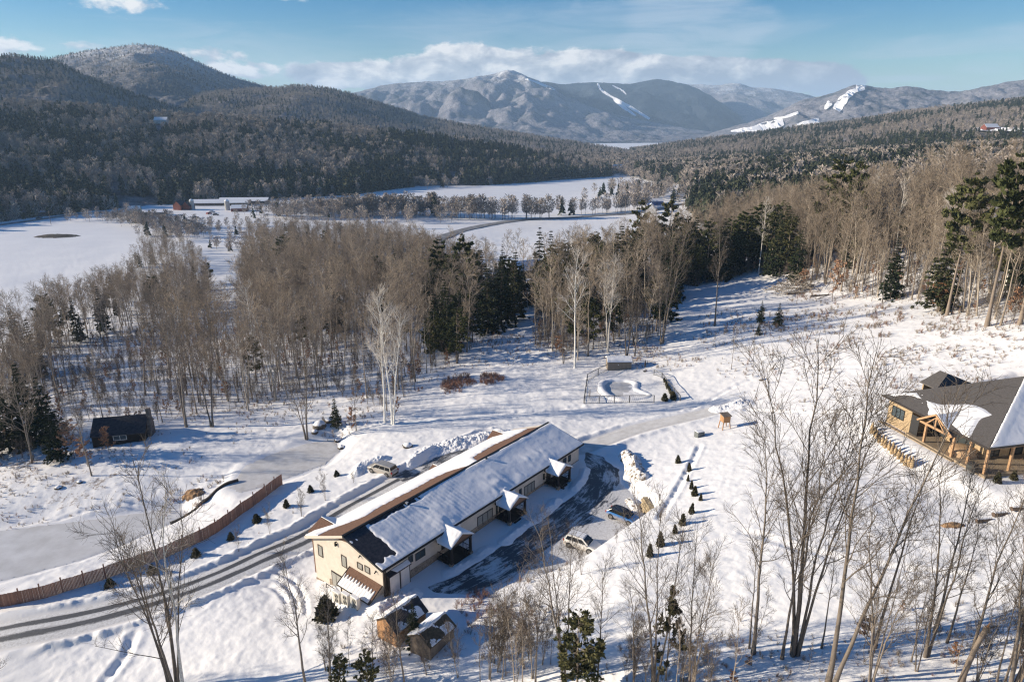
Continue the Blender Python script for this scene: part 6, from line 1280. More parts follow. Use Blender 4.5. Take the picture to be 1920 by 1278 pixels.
# single trees round the clearing
for (k, bx, by, ty, lb, tl) in (
 (K_BIRCH[1],722,792,550,'white birch at the wood edge, left one of a close pair',.01),(K_BIRCH[0],737,796,560,'white birch at the wood edge, right one of a close pair',.05),
 (K_BIRCH[2],1078,690,465,'tall white birch behind the pool shed',-.03),(K_BIRCH[0],1140,660,480,'forked white birch right of the pool birch',-.04),(K_BIRCH[1],1422,514,378,'broad white birch before the evergreens',0),
 (F3,1240,645,420,'broad bare tree with a fan shaped crown near the pool',.0),(F1,1340,611,415,'tall lone tree with a long bare trunk in the clearing',.0),(F2,1175,672,500,'reddish bare tree close to the pool shed',.02),(F1,1190,668,520,'second slim bare tree close to the pool shed',.03),
 (F1,1371,692,612,'small lone tree on the open snow',0),(F5,575,824,640,'clump of grey trunks above the creek mouth',-.02),(F1,668,808,690,'bare tree with reddish twigs beside the creek mouth',0),(F1,172,892,740,'slanting tree with brown leaves below the cabin',-.04),(F2,398,800,590,'straight bare tree at the edge above the frozen pool',.0),(F2,350,800,560,'straight bare pair at the edge above the frozen pool',.02),
 (F3,1530,512,340,'pale fan shaped tree over the brush pile',-.01),(F3,1240,600,440,'grey tree with a rounded crown behind the fan shaped one',0)):
    tree_px(k, bx, by, ty, lb, tilt=tl)
for (k, bx, by, ty, lb, w) in (
 (K_HIGHPINE[0],1850,612,285,'tallest pine with a long bare trunk at the clearing edge',.85),(K_HIGHPINE[1],1775,592,322,'slim pine with layered crown left of the tallest pine',.8),(K_HIGHPINE[0],1912,608,300,'pine with a dark crown right of the tallest pine',.9),(K_PINE[0],1555,500,290,'large old pine towering over the pale wood',.9),(K_PINE[1],1590,505,300,'dark pine beside the large old pine',.8),
 (K_PINE[2],870,600,438,'bushy olive pine in the middle of the wood edge',1.0),(K_PINE[1],830,585,445,'pale pine left of the bushy olive pine',.9),(K_PINE[0],540,522,440,'broad pine standing alone by the stream gap',1.3),(K_SPRUCE[0],940,612,480,'dark hemlock in the shaded hollow',1.2),(K_SPRUCE[1],965,600,470,'taller dark hemlock in the shaded hollow',1.2),(K_SPRUCE[2],915,625,500,'short dark hemlock in the shaded hollow',1.3),
 (K_SPRUCE[0],1010,570,425,'dark spruce left of the pool birches',1.0),(K_SPRUCE[1],1030,560,430,'second dark spruce left of the pool birches',1.0),(K_SPRUCE[2],1160,560,420,'dark spruce behind the forked birch',1.0),(K_PINE[1],1195,520,372,'pine beside the white valley house',.9),(K_PINE[2],1250,515,368,'pine right of the white valley house',.9),
 (K_SPRUCE[0],630,800,742,'young spruce by the creek mouth',1.1),(K_SPRUCE[1],1425,606,562,'low spruce in the brushy clearing, left of two',1.2),(K_SPRUCE[2],1458,610,566,'low spruce in the brushy clearing, right of two',1.2),(K_SPRUCE[0],1422,628,603,'tiny spruce below the two low spruces',1.5),(K_PINE[0],1112,655,560,'yellowish young pine among the pool birches',.9),(K_PINE[1],1150,640,545,'yellowish young pine behind the forked birch',.9),(K_PINE[2],1090,630,540,'tall yellowish pine left of the forked birch',.9),(K_SPRUCE[1],778,1212,1128,'blue green young spruce in front of the cedar shed',1.2),(K_SPRUCE[1],60,830,680,'dark spruce left of the cabin',1.2),(K_SPRUCE[2],20,845,690,'dark spruce at the cabin wood edge',1.2),(K_SPRUCE[0],95,835,705,'shorter dark spruce left of the cabin',1.3),(K_SPRUCE[0],140,400,362,'lone dark spruce beside the far trailer home',1.2)):
    tree_px(k, bx, by, ty, lb, wide=w)
for (bx, by, ty, lb) in ((660,806,765,'rusty leafed beech by the creek mouth'),(780,715,675,'rusty leafed beech in the wood edge behind the house'),(140,860,790,'rusty leafed beech left of the cabin'),(165,875,820,'second rusty leafed beech below the cabin'),(205,850,800,'rusty leafed beech before the cabin window'),(1050,672,630,'rusty leafed beech beside the pool birch'),(1500,545,505,'rusty leafed beech behind the brush pile'),(1560,560,490,'tall rusty leafed beech in the pale wood'),(1760,585,520,'orange leafed beech at the pale wood edge'),(1900,600,540,'orange leafed beech under the tallest pine'),(425,750,715,'rusty leafed beech above the frozen pool')):
    tree_px(K_BEECH[int(bx) % 3], bx, by, ty, lb, wide=1.3)
# clipped and wrapped shrubs
def cone_bush(seed, H, r, n, material, name, shape=.8):
    rng = np.random.default_rng(seed); t = rng.uniform(.02, 1, n); a = rng.uniform(0, 6.28, n); rr_ = r*np.minimum(1, (t+.03)*6)*(1-t)**shape*rng.uniform(.55, 1.08, n); C = np.stack([np.cos(a)*rr_, np.sin(a)*rr_, t*H], -1); D = np.stack([np.cos(a)*.5, np.sin(a)*.5, .8+0*a], -1); V, Q = spray(rng, C, D, np.full(n, .28*H/2), .3, 2); return V, Q
K_ARB = []
for i in range(3):
    V, Q = cone_bush(700+i, 1.6, .48, 420, M_YEW, 'arborvitae'); P0 = np.array([[[0,0,-.1],[0,0,.5],[0,0,1.3]]]); tv, tq = tubes(P0, np.array([[.05,.04,.01]]), 5)
    K_ARB.append(Kind('arborvitae', 'arborvitae', [('trunk', npmesh('arb_trunk', tv, tq, mats=[M_DARKBARK])), ('crown', npmesh('arb_crown', V, Q, mats=[M_YEW]))], 1.6))
tree_px(K_ARB[2], 612, 1158, 1118, 'olive green bushy evergreen against the heat pumps', wide=1.7)
arb = [(1271,868,14),(1293,883,15),(1290,902,12),(1296,916,15),(1302,929,17),(1314,938,13),(1296,963,19),(1279,984,20),(1266,999,15),(1238,1023,24),(1218,1043,22)]
ords = ['topmost','second','third','fourth','fifth','sixth','seventh','eighth','ninth','tenth','lowest']
for i, (bx, by, hpx) in enumerate(arb): tree_px(K_ARB[i % 3], bx, by, by-hpx*1.15, f'dark green cone shaped arborvitae, {ords[i]} of the row down the snowy slope', 'arborvitaes down the slope', wide=RNG.uniform(.75, 1.3), tilt=RNG.normal(0, .05))
for i, (bx, by, ty, lb) in enumerate(((632,892,880,'little conifer beside the minivan'),(583,922,908,'little conifer between the fence end and the driveway'),(537,950,935,'little conifer on the lawn, next after the fence end'),(482,978,962,'round little conifer in the middle of the lawn'),(433,1012,996,'little conifer behind the twin shrub stems'),(368,1042,1026,'little conifer behind the white limbed birch'),(285,1074,1056,'little conifer close to the board fence'),(207,1100,1082,'pale little conifer at the driveway end of the lawn'))):
    tree_px(K_ARB[i % 3], bx, by, ty, lb, 'little conifers on the fence lawn', wide=RNG.uniform(1.1, 1.8), tilt=RNG.normal(0, .06))
for (bx, by, ty, lb) in ((1869,905,883,'round conifer shrub before the timber porch posts'),(1900,899,880,'second conifer shrub before the timber porch')): tree_px(K_ARB[1], bx, by, ty, lb, 'shrubs before the timber porch', wide=1.2)
for (bx, by, ty, lb) in ((610,938,880,'bare shrub nearest the minivan on the lawn'),(663,905,880,'small bare shrub beside the minivan bank'),(565,968,915,'bare shrub of three upright stems on the lawn'),(506,1000,945,'bare twin stemmed shrub in the middle of the lawn'),(448,1035,985,'bare shrub with bushy twigs above the driveway'),(1237,985,935,'bare fan shaped shrub above the block wall'),(1090,1077,1010,'reddish sapling on the bank edge by the white car'),(1156,1018,985,'reddish shrub on the bank edge between the cars'),(1105,748,728,'bare shrub inside the pool fence')):
    tree_px(K_SAP[1 if int(bx) % 2 else 3], bx, by, ty, lb, wide=1.0)
M_BURLAP = mottled('burlap', (.33,.235,.13), (.46,.34,.205), 6, .95, .6, .03)
def burlap_mesh(seed):
    rng = np.random.default_rng(seed); n, m = 14, 9; V = []
    for j in range(m):
        t = j/(m-1); r = .40*(1-t**2.2)**.6*(1-.18*math.sin(t*9+seed))+.05*(t > .9)
        for i in range(n): a = i*2*math.pi/n; k = r*(1+.10*math.sin(a*4+seed+t*3)+rng.normal(0, .03)); V.append((math.cos(a)*k, math.sin(a)*k, t*1.7-.1))
    F = [(j*n+i, j*n+(i+1)%n, (j+1)*n+(i+1)%n, (j+1)*n+i) for j in range(m-1) for i in range(n)]; b = MB(); b.face_verts(V, F+[tuple(range((m-1)*n, m*n))]); return b
bur = [burlap_mesh(i) for i in range(4)]; src = None
wz = [(1634,811),(1639,819),(1643,823),(1648,830),(1654,835),(1659,840),(1666,844),(1672,850),(1678,855),(1684,861),(1690,866),(1697,871),(1703,875),(1709,876)]
bo_ = ['first at the house end','second','third','fourth','fifth','sixth','seventh','eighth','ninth','tenth','eleventh','twelfth','next to last','last at the lawn end']
for i, (bx, by) in enumerate(wz):
    p = gpt(bx, by); o = empty('wrapped_shrub', p, RNG.uniform(0, 6), f'shrub wrapped in tan burlap, {bo_[i]} of the slanting row', 'shrub', 'burlap wrapped shrubs in a row'); s = RNG.uniform(.85, 1.05); o.scale = (s*.6, s*.6, s)
    k = i % 4
    if i < 4: q = bur[k].build('burlap', M_BURLAP, o, 0, True); bur[k] = q.data; c = MB(); c.cyl((0,0,1.05), (0,0,1.1), .30, 12); tie = c.build('tie', M_BROWNTRIM, o); bur_tie = tie.data
    else: link(bpy.data.objects.new('burlap', bur[k]), o); link(bpy.data.objects.new('tie', bur_tie), o)
# dead stalks and seedlings poking from the snow
K_WEED = []
for i in range(4):
    rng = np.random.default_rng(800+i); ns = 11; P = np.zeros((ns, 4, 3)); a = rng.uniform(0, 6.28, ns); L = rng.uniform(.5, 1.1, ns); sp = rng.uniform(.1, .5, ns)
    for j in range(4): t = j/3; P[:,j,0] = np.cos(a)*sp*(t**1.3)+rng.normal(0,.02,ns); P[:,j,1] = np.sin(a)*sp*t**1.3+rng.normal(0,.02,ns); P[:,j,2] = L*t-.05
    P2, R2 = shoots(rng, P, np.full((ns,4), .014), 4, .3, 1, (25,60), .35, .2, 3, .8, .5); a_, b_, _ = join([tubes(P, np.full((ns,4), .009), 3), tubes(P2, np.maximum(R2, .006), 3)]); K_WEED.append(npmesh('weed_source', a_, b_, mats=[M_TWIGRED if i == 0 else M_TWIG]))
wp, ws, wk = [], [], []
def weeds(px, py, r, n, sc, kinds=(0,1,2,3), squash=1.0):
    g = ground(px, py); rng = np.random.default_rng(int(px*7+py)); a = rng.uniform(0, 6.28, n); q = r*np.sqrt(rng.uniform(0, 1, n)); X = g[0]+np.cos(a)*q; Y = g[1]+np.sin(a)*q*squash; cl = fbm(X*.25, Y*.25, 66, 3) > -.12
    X, Y = X[cl], Y[cl]; wp.append(np.stack([X, Y, h(X, Y)-.05], -1)); ws.append(rng.uniform(.35, 1.0, len(X))**1.3*sc*.8); wk.append(rng.choice(kinds, len(X)))
weeds(885,716,7,420,1.6,(0,),.6); weeds(850,725,8,300,1.4,(0,),.5)
for a in ((1500,640,22,420,1.3),(1420,600,16,330,1.4),(1330,640,16,200,1.3),(1250,670,9,140,1.3),(1180,665,8,120,1.3),(1600,600,18,300,1.3),(1720,615,18,420,1.5),(1850,650,24,460,1.4),(1640,690,22,320,1.2),(1800,720,22,280,1.2),(1560,600,14,260,1.7),(1680,640,14,240,1.4),(1550,560,10,200,1.6),(980,660,12,200,1.3),(930,640,8,160,1.4),(1040,640,9,160,1.5),(860,700,9,90,1.1),(650,790,6,130,1.4),(560,760,12,160,1.3),(420,790,14,120,1.0),(250,870,12,160,1.1),(120,900,12,200,1.0),(60,860,12,220,1.2),(30,930,10,110,.9),(365,930,5,110,1.2),(430,760,10,140,1.3),(1700,690,20,120,.9),(1500,1250,9,130,.9),(1650,1250,9,160,.9),(1800,1250,9,200,.9),(1890,1270,6,140,.9),(1330,1270,6,120,.9),(960,1180,5,150,1.3,(0,1)),(905,1130,3,90,1.3,(0,)),(1240,1265,6,140,1.0),(700,1270,8,160,1.0),(1010,1075,4,60,1.0),(470,1020,9,24,.9),(1700,1130,4,40,.8)): weeds(*a)
wp = np.concatenate(wp); ws = np.concatenate(ws); wk = np.concatenate(wk); n = len(wp); tilt = np.stack([rr.normal(0, .25, n), rr.normal(0, .25, n), rr.uniform(0, 6.28, n)], -1)
instancer('dead_stalks', wp, ws[:,None]*np.ones(3), tilt, wk, K_WEED, 'dry brown stalks and twigs sticking out of the snow')
# woodland undergrowth
up_, us_, uk_ = [], [], []
for poly, sp in zip(WOODS_POLY, (2.2, 2.0)):
    X, Y, rng = scatter(poly, sp, 90); k = (np.hypot(X, Y) < 260) & (np.abs(np.arctan2(X, Y)) < .75); X, Y = X[k], Y[k]; up_.append(np.stack([X, Y, h(X, Y, False)-.1], -1)); us_.append(rng.uniform(.25, .6, len(X))*(1.1 if sp > 2.1 else 1.25)); uk_.append(np.where(rng.uniform(0,1,len(X)) < .1, 4, rng.integers(0, 4, len(X))))
J_UND = [joined(k, 'sapling_source') for k in K_SAP]+[joined(K_BEECH[0], 'beech_source')]
up_ = np.concatenate(up_); us_ = np.concatenate(us_); uk_ = np.concatenate(uk_); n = len(up_)
instancer('undergrowth', up_, us_[:,None]*np.ones(3), rots(n, .1), uk_, J_UND, 'thin undergrowth of saplings below the woods')
# ------------------------------------------------------------------ ploughed snow, brush pile and other small things
def snow_pile(name, pts, width, hgt, label, seed=0, rough=1.0, dirt=None, pt=None):
    L = np.array([(pt or gbase)(*p)[:2] for p in pts]); L = smooth(L, 6) if len(L) > 1 else L; lo = L.min(0)-width*1.3; hi = L.max(0)+width*1.3; X, Y = np.meshgrid(np.arange(lo[0], hi[0], .11), np.arange(lo[1], hi[1], .11), indexing='ij')
    d = seg_dist(X, Y, L)[0] if len(L) > 1 else np.hypot(X-L[0,0], Y-L[0,1]); t = np.clip(1-d/width+.3*fbm(X*.6, Y*.6, seed+3, 3), 0, 1)
    H = hgt*(t**.7)*(.7+.5*fbm(X*.4, Y*.4, seed+7, 2))+rough*.30*t*np.abs(fbm(X*1.3, Y*1.3, seed, 4, .65))*1.7+rough*.10*t*fbm(X*4, Y*4, seed+1, 3); T = np.where(t > .02, H, -.3)
    o = empty(name, (L[0,0], L[0,1], hz(*L[0])), 0, label, 'snow pile'); q = snow_patch('snow_mound', X-L[0,0], Y-L[0,1], h(X, Y, False)-hz(*L[0])-.02, T, o, dirt); return o
M_SNOWROUGH = m_snow('ploughed_snow', (.83,.83,.845), .7, 3.2)
def m_dirtysnow():
    def f(nt, b):
        v = tex(nt, (1,1,1), 'World'); n = noise(nt, v, 1.8, 6, .65); nt.links.new(ramp(nt, n, [(.40, (.16,.12,.08)), (.50, (.80,.79,.78))]), b.inputs['Base Color']); bump(nt, b, n, .8, .1)
    return mat('earthy_snow', (.8,.8,.8), .7, .2, build=f)
M_DIRTSNOW = m_dirtysnow()
snow_pile('snow_pile', [(800,850),(835,838),(870,829),(905,822),(935,815)], 2.6, 1.0, 'long rough heap of ploughed snow behind the far half of the house', 1, 1.7, M_SNOWROUGH)
snow_pile('snow_pile', [(770,872),(790,860),(812,846)], 1.5, 1.2, 'shaded snow bank right of the minivan', 2, .8, M_SNOWROUGH)
snow_pile('snow_pile', [(668,890),(675,876),(700,866),(722,862)], 1.2, 1.0, 'snow bank pushed up around the nose of the minivan', 3, .8, M_SNOWROUGH)
snow_pile('snow_pile', [(1350,768),(1372,764),(1390,757)], 1.9, 1.0, 'snow heap at the end of the ploughed lane', 4, 1.2, M_SNOWROUGH)
snow_pile('snow_pile', [(1174,856),(1186,868),(1190,882),(1200,895)], 1.3, 1.2, 'snow heap streaked with earth at the bend of the wet lot', 5, 1.5, M_DIRTSNOW)
snow_pile('snow_pile', [(1184,926),(1196,934)], .9, .5, 'earthy snow heap above the block wall', 6, .9, M_DIRTSNOW)
snow_pile('snow_pile', [(712,1146),(745,1128),(775,1118)], 1.2, .6, 'bright snow heap between the house corner and the cedar shed', 8, 1.3, M_SNOWROUGH)
def deck_pile(pts, w, hg, label, seed): return snow_pile('snow_pile', pts, w, hg, label, seed, .6, M_SNOWROUGH, at_lot)
deck_pile([(840,1072),(880,1052),(915,1030)], 1.0, .45, 'shovelled snow ridge along the front walk near the first porch', 11)
deck_pile([(945,1015),(985,985),(1020,962),(1045,938)], 1.0, .45, 'shovelled snow ridge along the front walk near the middle porch', 12)
deck_pile([(1078,915),(1092,895),(1098,880)], 1.0, .5, 'shovelled snow ridge along the front walk near the far porch', 13)
M_EARTH = mottled('bare_earth', (.20,.11,.055), (.40,.26,.15), 2.5, .95, .8, .08); M_HEAP = mottled('dark_heap', (.035,.03,.025), (.09,.075,.06), .6, .95, .6, .3)
def heap(name, px, py, rx, ry, hg, material, label, cat, seed):
    g = ground(px, py); u, v = np.meshgrid(np.linspace(-1, 1, 26), np.linspace(-1, 1, 26), indexing='ij'); d = np.hypot(u, v)+.55*np.abs(fbm(u*2.2+seed, v*2.2, seed, 4))-.05; T = np.where(d < 1, hg*(1-d**2)*(1+.5*fbm(u*3, v*3, seed+1, 3))+.02, -.1); X = u*rx; Y = v*ry
    o = empty(name, g, 0, label, cat); snow_patch('mound', X, Y, h(X+g[0], Y+g[1])-g[2], T, o, material); return o
heap('earth_patch', 1786, 986, 1.25, .8, .3, M_EARTH, 'patch of bare orange earth on the slope below the terrace', 'earth patch', 5)
heap('manure_heap', 107, 443, 17, 9, 1.3, M_HEAP, 'dark heap lying on the white valley field', 'heap', 8)
heap('root_mound', 362, 926, 2.0, 1.3, .6, M_EARTH, 'brown root mound on the snowy pond bank', 'mound', 9)
# logs
g = ground(1888, 968); M_LOG = mottled('log_bark', (.07,.05,.04), (.17,.12,.09), 5, .9, .6, .03, (1,4,4))
for i, (dx, dy, L, r, a, lb) in enumerate(((-2.6,-.3,1.8,.22,.15,'short log with reddish end lying left of the log group'),(-.4,.5,1.6,.26,.1,'thick snow topped log in the middle of the log group'),(1.8,.7,2.0,.24,.05,'log lying right in the log group'))):
    x, y = g[0]+dx, g[1]+dy; o = empty('log', (x, y, hz(x, y)+r*.7), a, lb, 'log', 'logs below the terrace'); b = MB(); b.cyl((-L/2,0,0), (L/2,0,0), r, 12, r*.85); b.build('stem', M_LOG, o, .02); b = MB(); b.box((-L/2+.1,-r*.5,r*.85), (L/2-.1,r*.5,r*1.1)); b.build('snow_cover', M_SNOW, o, .04)
g = ground(1797, 1290); o = empty('dead_snag', g, 0, 'broken leaning snag with bare pale wood on the shaded bank', 'dead tree'); P0, R0 = trunks(np.random.default_rng(9), 5.2, .2, 1, wob=.01, lean=(.12,0), tip=.75); V, Q = tubes(P0, R0, 8); link(bpy.data.objects.new('trunk', npmesh('snag_trunk', V, Q, mats=[M_PINEBARK], smooth_=True)), o); tip = P0[0,-1]; b = MB(); b.cyl(tip-[0,0,.1], tip+[.12,0,.35], .12, 7, .02); b.build('splinter', M_CEDAR, o)
# brush pile at the wood edge
g = ground(1492, 548); o = empty('brush_pile', g, 0, 'tangled pile of pale cut branches at the top of the clearing', 'brush pile'); rng = np.random.default_rng(31); n = 190; C = rng.normal(0, 1, (n,3))*[3.6,2.2,.0]; C[:,2] = rng.uniform(.3, 4.6, n)*np.exp(-(C[:,0]/5)**2); D = norm(rng.normal(size=(n,3))*[1,1,.4]); L = rng.uniform(2.0, 6.0, n)[:,None]; P = np.stack([C-D*L/2, C+rng.normal(0,.15,(n,3)), C+D*L/2], 1); P[:,:,2] = np.maximum(P[:,:,2], .05)
V, Q = tubes(P, np.stack([rng.uniform(.05,.11,n), rng.uniform(.04,.08,n), rng.uniform(.02,.04,n)], -1), 5); link(bpy.data.objects.new('branches', npmesh('brush_branches', V, Q, mats=[M_PALE])), o)
P2, R2 = shoots(rng, P, np.full((n,3), .05), 4, .3, 1, (25,70), 1.3, .1, 3, .5, .4); V, Q = tubes(P2, np.maximum(R2, .018), 3); link(bpy.data.objects.new('twigs', npmesh('brush_twigs', V, Q, mats=[M_TWIG])), o)
for (px, py, s, lb) in ((1500,552,.8,'fallen dark trunk below the brush pile'),(1545,556,.7,'second fallen trunk right of the brush pile')):
    g = ground(px, py); b = MB(); o = empty('fallen_trunk', (g[0], g[1], g[2]+.25), .2, lb, 'log'); b.cyl((-4,0,0), (4,.3,.1), .32*s, 10, .2*s); b.build('stem', M_LOG, o)
    b = MB(); b.bar((1,0,0), (2.4,1.1,.8), .08); b.bar((-1,0,0), (-2.2,-.8,.6), .08); b.build('branch', M_LOG, o)
# boulders and dark rocks by the creek
def rock(px, py, r, lb, seed):
    g = ground(px, py); bm = bmesh.new(); bmesh.ops.create_icosphere(bm, subdivisions=3, radius=r)
    for v in bm.verts: c = v.co; k = 1+.28*float(fbm(np.array(c.x*1.3/r+seed), np.array(c.y*1.3/r+c.z/r), seed, 3)); v.co = Vector((c.x*k*1.25, c.y*k, c.z*k*.7))
    me = bpy.data.meshes.new('rock'); bm.to_mesh(me); bm.free(); me.materials.append(M_ROCK); me.polygons.foreach_set('use_smooth', [True]*len(me.polygons)); o = empty('boulder', (g[0], g[1], g[2]+r*.1), seed, lb, 'boulder'); link(bpy.data.objects.new('stone', me), o)
    bm = bmesh.new(); bmesh.ops.create_icosphere(bm, subdivisions=3, radius=r)
    for v in bm.verts: c = v.co; k = 1+.28*float(fbm(np.array(c.x*1.3/r+seed), np.array(c.y*1.3/r+c.z/r), seed, 3)); v.co = Vector((c.x*k*1.12, c.y*k*.92, max(c.z*k*.7+r*.12, r*.15)))
    me = bpy.data.meshes.new('cap'); bm.to_mesh(me); bm.free(); me.materials.append(M_SNOW); me.polygons.foreach_set('use_smooth', [True]*len(me.polygons)); link(bpy.data.objects.new('snow_cover', me), o)
M_ROCK = mottled('dark_rock', (.04,.036,.033), (.13,.115,.10), 2, .95, .7, .08)
for i, (px, py, r, lb) in enumerate(((600,800,1.2,'dark boulder at the creek mouth, biggest one'),(618,790,.9,'dark boulder behind the biggest creek boulder'),(634,826,.7,'low boulder at the tip of the frozen pool'),(590,812,.6,'small boulder left of the creek mouth'),(765,838,.8,'brown mound poking from the snow above the minivan'),(1428,712,.5,'small rock on the open slope'),(640,840,.6,'second low boulder at the frozen pool tip'),(150,905,.45,'dark rock ledge above the pond bank'),(110,915,.5,'wide dark rock left on the pond bank'))): rock(px, py, r, lb, i+2)
# hedge strip and grill inside the pool yard
g0 = ground(1245, 712); g1 = ground(1264, 752); M_HEDGE = M_GREEN
o = empty('low_hedge', g0, 0, 'narrow dark clipped hedge along the right side of the pool yard', 'hedge'); rng = np.random.default_rng(5); n = 420; t = rng.uniform(0, 1, n)[:,None]; d_ = (g1-g0); C = d_*t+rng.normal(0, .14, (n,3)); C[:,2] = d_[2]*t[:,0]+rng.uniform(0, .45, n); V, Q = spray(rng, C, norm(rng.normal(size=(n,3))), np.full(n, .28), .4, 2); link(bpy.data.objects.new('foliage', npmesh('hedge_foliage', V, Q, mats=[M_YEW])), o); b = MB(); b.bar((0,0,.15), tuple(d_+[0,0,.15]), .12); b.build('stem', M_DARKBARK, o)
for (bx, by, ty, lb) in ((1246,751,736,'dark round shrub at the near corner of the pool yard'),(1262,748,733,'dark shrub at the end of the low hedge')): tree_px(K_ARB[0], bx, by, ty, lb, wide=1.6)
g = ground(1209, 697); o = empty('folded_parasol', g, 0, 'closed dark parasol standing beside the pool shed', 'parasol'); b = MB(); b.cyl((0,0,-.1), (0,0,2.6), .035, 8); b.build('pole', M_METAL, o); b = MB(); b.cyl((0,0,.9), (0,0,1.7), .10, 10, .2); b.cyl((0,0,1.7), (0,0,2.6), .2, 10, .03); b.build('canopy', M_BROWNTRIM, o); b = MB(); b.cyl((0,0,0), (0,0,.12), .35, 12); b.build('base', M_FRAME, o)
g = ground(800, 843); 
# ------------------------------------------------------------------ valley farm and far houses
M_RED = mottled('barn_red', (.14,.045,.033), (.21,.07,.05), .5, .9, 0); M_YEL = mottled('pale_yellow_siding', (.50,.46,.33), (.60,.55,.40), .4, .9, 0); M_WHITESIDE = mottled('white_siding', (.62,.61,.59), (.72,.71,.69), .4, .8, 0); M_BROWNSIDE = mottled('brown_siding', (.12,.085,.065), (.2,.15,.11), .4, .9, 0); M_SILO = mottled('silo_concrete', (.34,.33,.31), (.46,.45,.43), .4, .8, 0); M_TARP = mat('blue_tarp', (.06,.12,.33), .6)
def far_house(name, px, py, L, Wd, hw, hr, rz, mwall, label, cat='house', roofm=None, snow=True, g=None, wins=3, mroof=None):
    g = ground(px, py) if g is None else g; o = gable_shed(name, (g[0], g[1]+Wd/2, g[2]), rz, L, Wd, hw, hr, mwall, mroof or M_DARKROOF, label, cat, 0)
    if snow:
        rf = [c for c in o.children if c.name.startswith('roof')][0]; k = (hr-hw)/(Wd/2); y = Wd/2+.3; b = MB(); zz = hr+.15-k*y; b.slab([(-L/2-.1,-y,zz),(L/2+.1,-y,zz),(L/2+.1,0,hr+.35),(-L/2-.1,0,hr+.35)], .25); b.slab([(L/2+.1,y,zz),(-L/2-.1,y,zz),(-L/2-.1,0,hr+.35),(L/2+.1,0,hr+.35)], .25); b.build('snow_cover', M_SNOW, rf)
    for i in range(wins): b = MB(); x = -L/2+(i+.5)*L/wins; b.box((x-.6,-Wd/2-.06,1.0), (x+.6,-Wd/2+.02,2.3)); b.build('window', M_GLASS, o)
    return o
far_house('dairy_barn', 412, 386, 58, 14, 3, 6, .10, M_BROWNSIDE, 'very long low barn with white roof behind the red barns', 'barn', wins=6)
far_house('cattle_shed', 455, 383, 52, 13, 3.2, 6.2, .08, M_BROWNSIDE, 'second long white roofed shed reaching right behind the red barn', 'barn', wins=5)
far_house('red_barn', 335, 394, 10, 9, 5, 9, 1.3, M_RED, 'tall red barn at the left end of the farm', 'barn', snow=False, wins=2)
far_house('red_barn', 351, 394, 9, 8, 4.5, 8, 1.3, M_RED, 'smaller red barn beside the grey silo', 'barn', snow=False, wins=2)
far_house('red_barn', 447, 397, 15, 9, 3.4, 6, .15, M_RED, 'low red barn with a snowy roof by the white silo', 'barn', wins=3)
far_house('farmhouse', 250, 407, 10, 9, 6, 9.5, .3, M_YEL, 'pale yellow farmhouse beyond the bare hedge trees', 'house')
far_house('farm_shed', 285, 404, 22, 8, 3, 5, .05, M_BROWNSIDE, 'low brown shed right of the yellow farmhouse', 'shed')
far_house('trailer_home', 70, 404, 20, 6, 3, 4.2, .02, M_BROWNSIDE, 'long brown trailer home by the lone spruce', 'house')
far_house('valley_house', 1222, 402, 11, 9, 5, 9.5, 1.35, M_WHITESIDE, 'white gabled valley house between two pines', 'house')
far_house('valley_shed', 1230, 385, 14, 9, 4, 6, .2, M_TARP, 'shed with a blue front behind the white gabled house', 'shed')
far_house('hidden_house', 988, 520, 13, 9, 3.5, 6.5, .5, M_BROWNSIDE, 'house with a snowy roof hidden among evergreens', 'house')
far_house('red_cottage', 1318, 384, 12, 8, 3, 5.5, .2, M_BROWNSIDE, 'brown roadside cottage by the snowy bank', 'house')
for i, (px, py, L, lb) in enumerate(((1332,318,24,'white house in the far valley, middle of three'),(1288,319,18,'small white house left in the far valley'),(1375,304,22,'white house right in the far valley'),(1242,332,14,'tiny white house at the far field corner'),(1160,324,30,'white farm building at the far end of the field'))):
    r = ray(px, py); t = (-30-CAMZ+0)/r[2] if r[2] < 0 else 1500; t = min(t, 1500); g = np.array([r[0]*t, r[1]*t, r[2]*t+CAMZ]); far_house('far_house', px, py, L, 12, 8, 14, .1*i, M_WHITESIDE, lb, 'house', g=g, wins=2)
for nm, px, py, L, red, lb, g in HILL_SPOTS:
    if g is not None: far_house('hill_house', px, py, L, 13, 6, 11, .1, M_RED if red else M_WHITESIDE, lb, 'house', g=g, wins=2)
def silo(px, py, r, hg, lb):
    g = ground(px, py); o = empty('silo', g, 0, lb, 'silo'); b = MB(); b.cyl((0,0,-1), (0,0,hg), r, 20); b.build('shaft', M_SILO, o); b = MB(); b.cyl((0,0,hg), (0,0,hg+r*.5), r*1.02, 20, r*.6); b.cyl((0,0,hg+r*.5), (0,0,hg+r*.75), r*.6, 20, .1); b.build('dome', M_SNOW, o)
silo(361, 393, 2.2, 9, 'grey silo beside the smaller red barn'); silo(427, 394, 2.4, 9, 'pale silo beside the low red barn')
def pole(px, py, hg, lb, g=None):
    g = ground(px, py) if g is None else g; o = empty('utility_pole', g, 0, lb, 'utility pole'); b = MB(); b.cyl((0,0,-.5), (0,0,hg), .2, 8, .14); b.build('pole', M_PINEBARK, o); b = MB(); b.box((-1.2,-.08,hg-.9), (1.2,.08,hg-.7)); b.build('crossarm', M_PINEBARK, o)
pole(96, 422, 12, 'utility pole beside the ploughed farm road'); pole(1172, 404, 16, 'utility pole at the road left of the white valley house'); pole(1281, 392, 12, 'utility pole right of the valley pines'); pole(1306, 388, 12, 'utility pole near the brown cottage'); pole(358, 372, 14, 'utility pole before the shaded slope behind the farm')
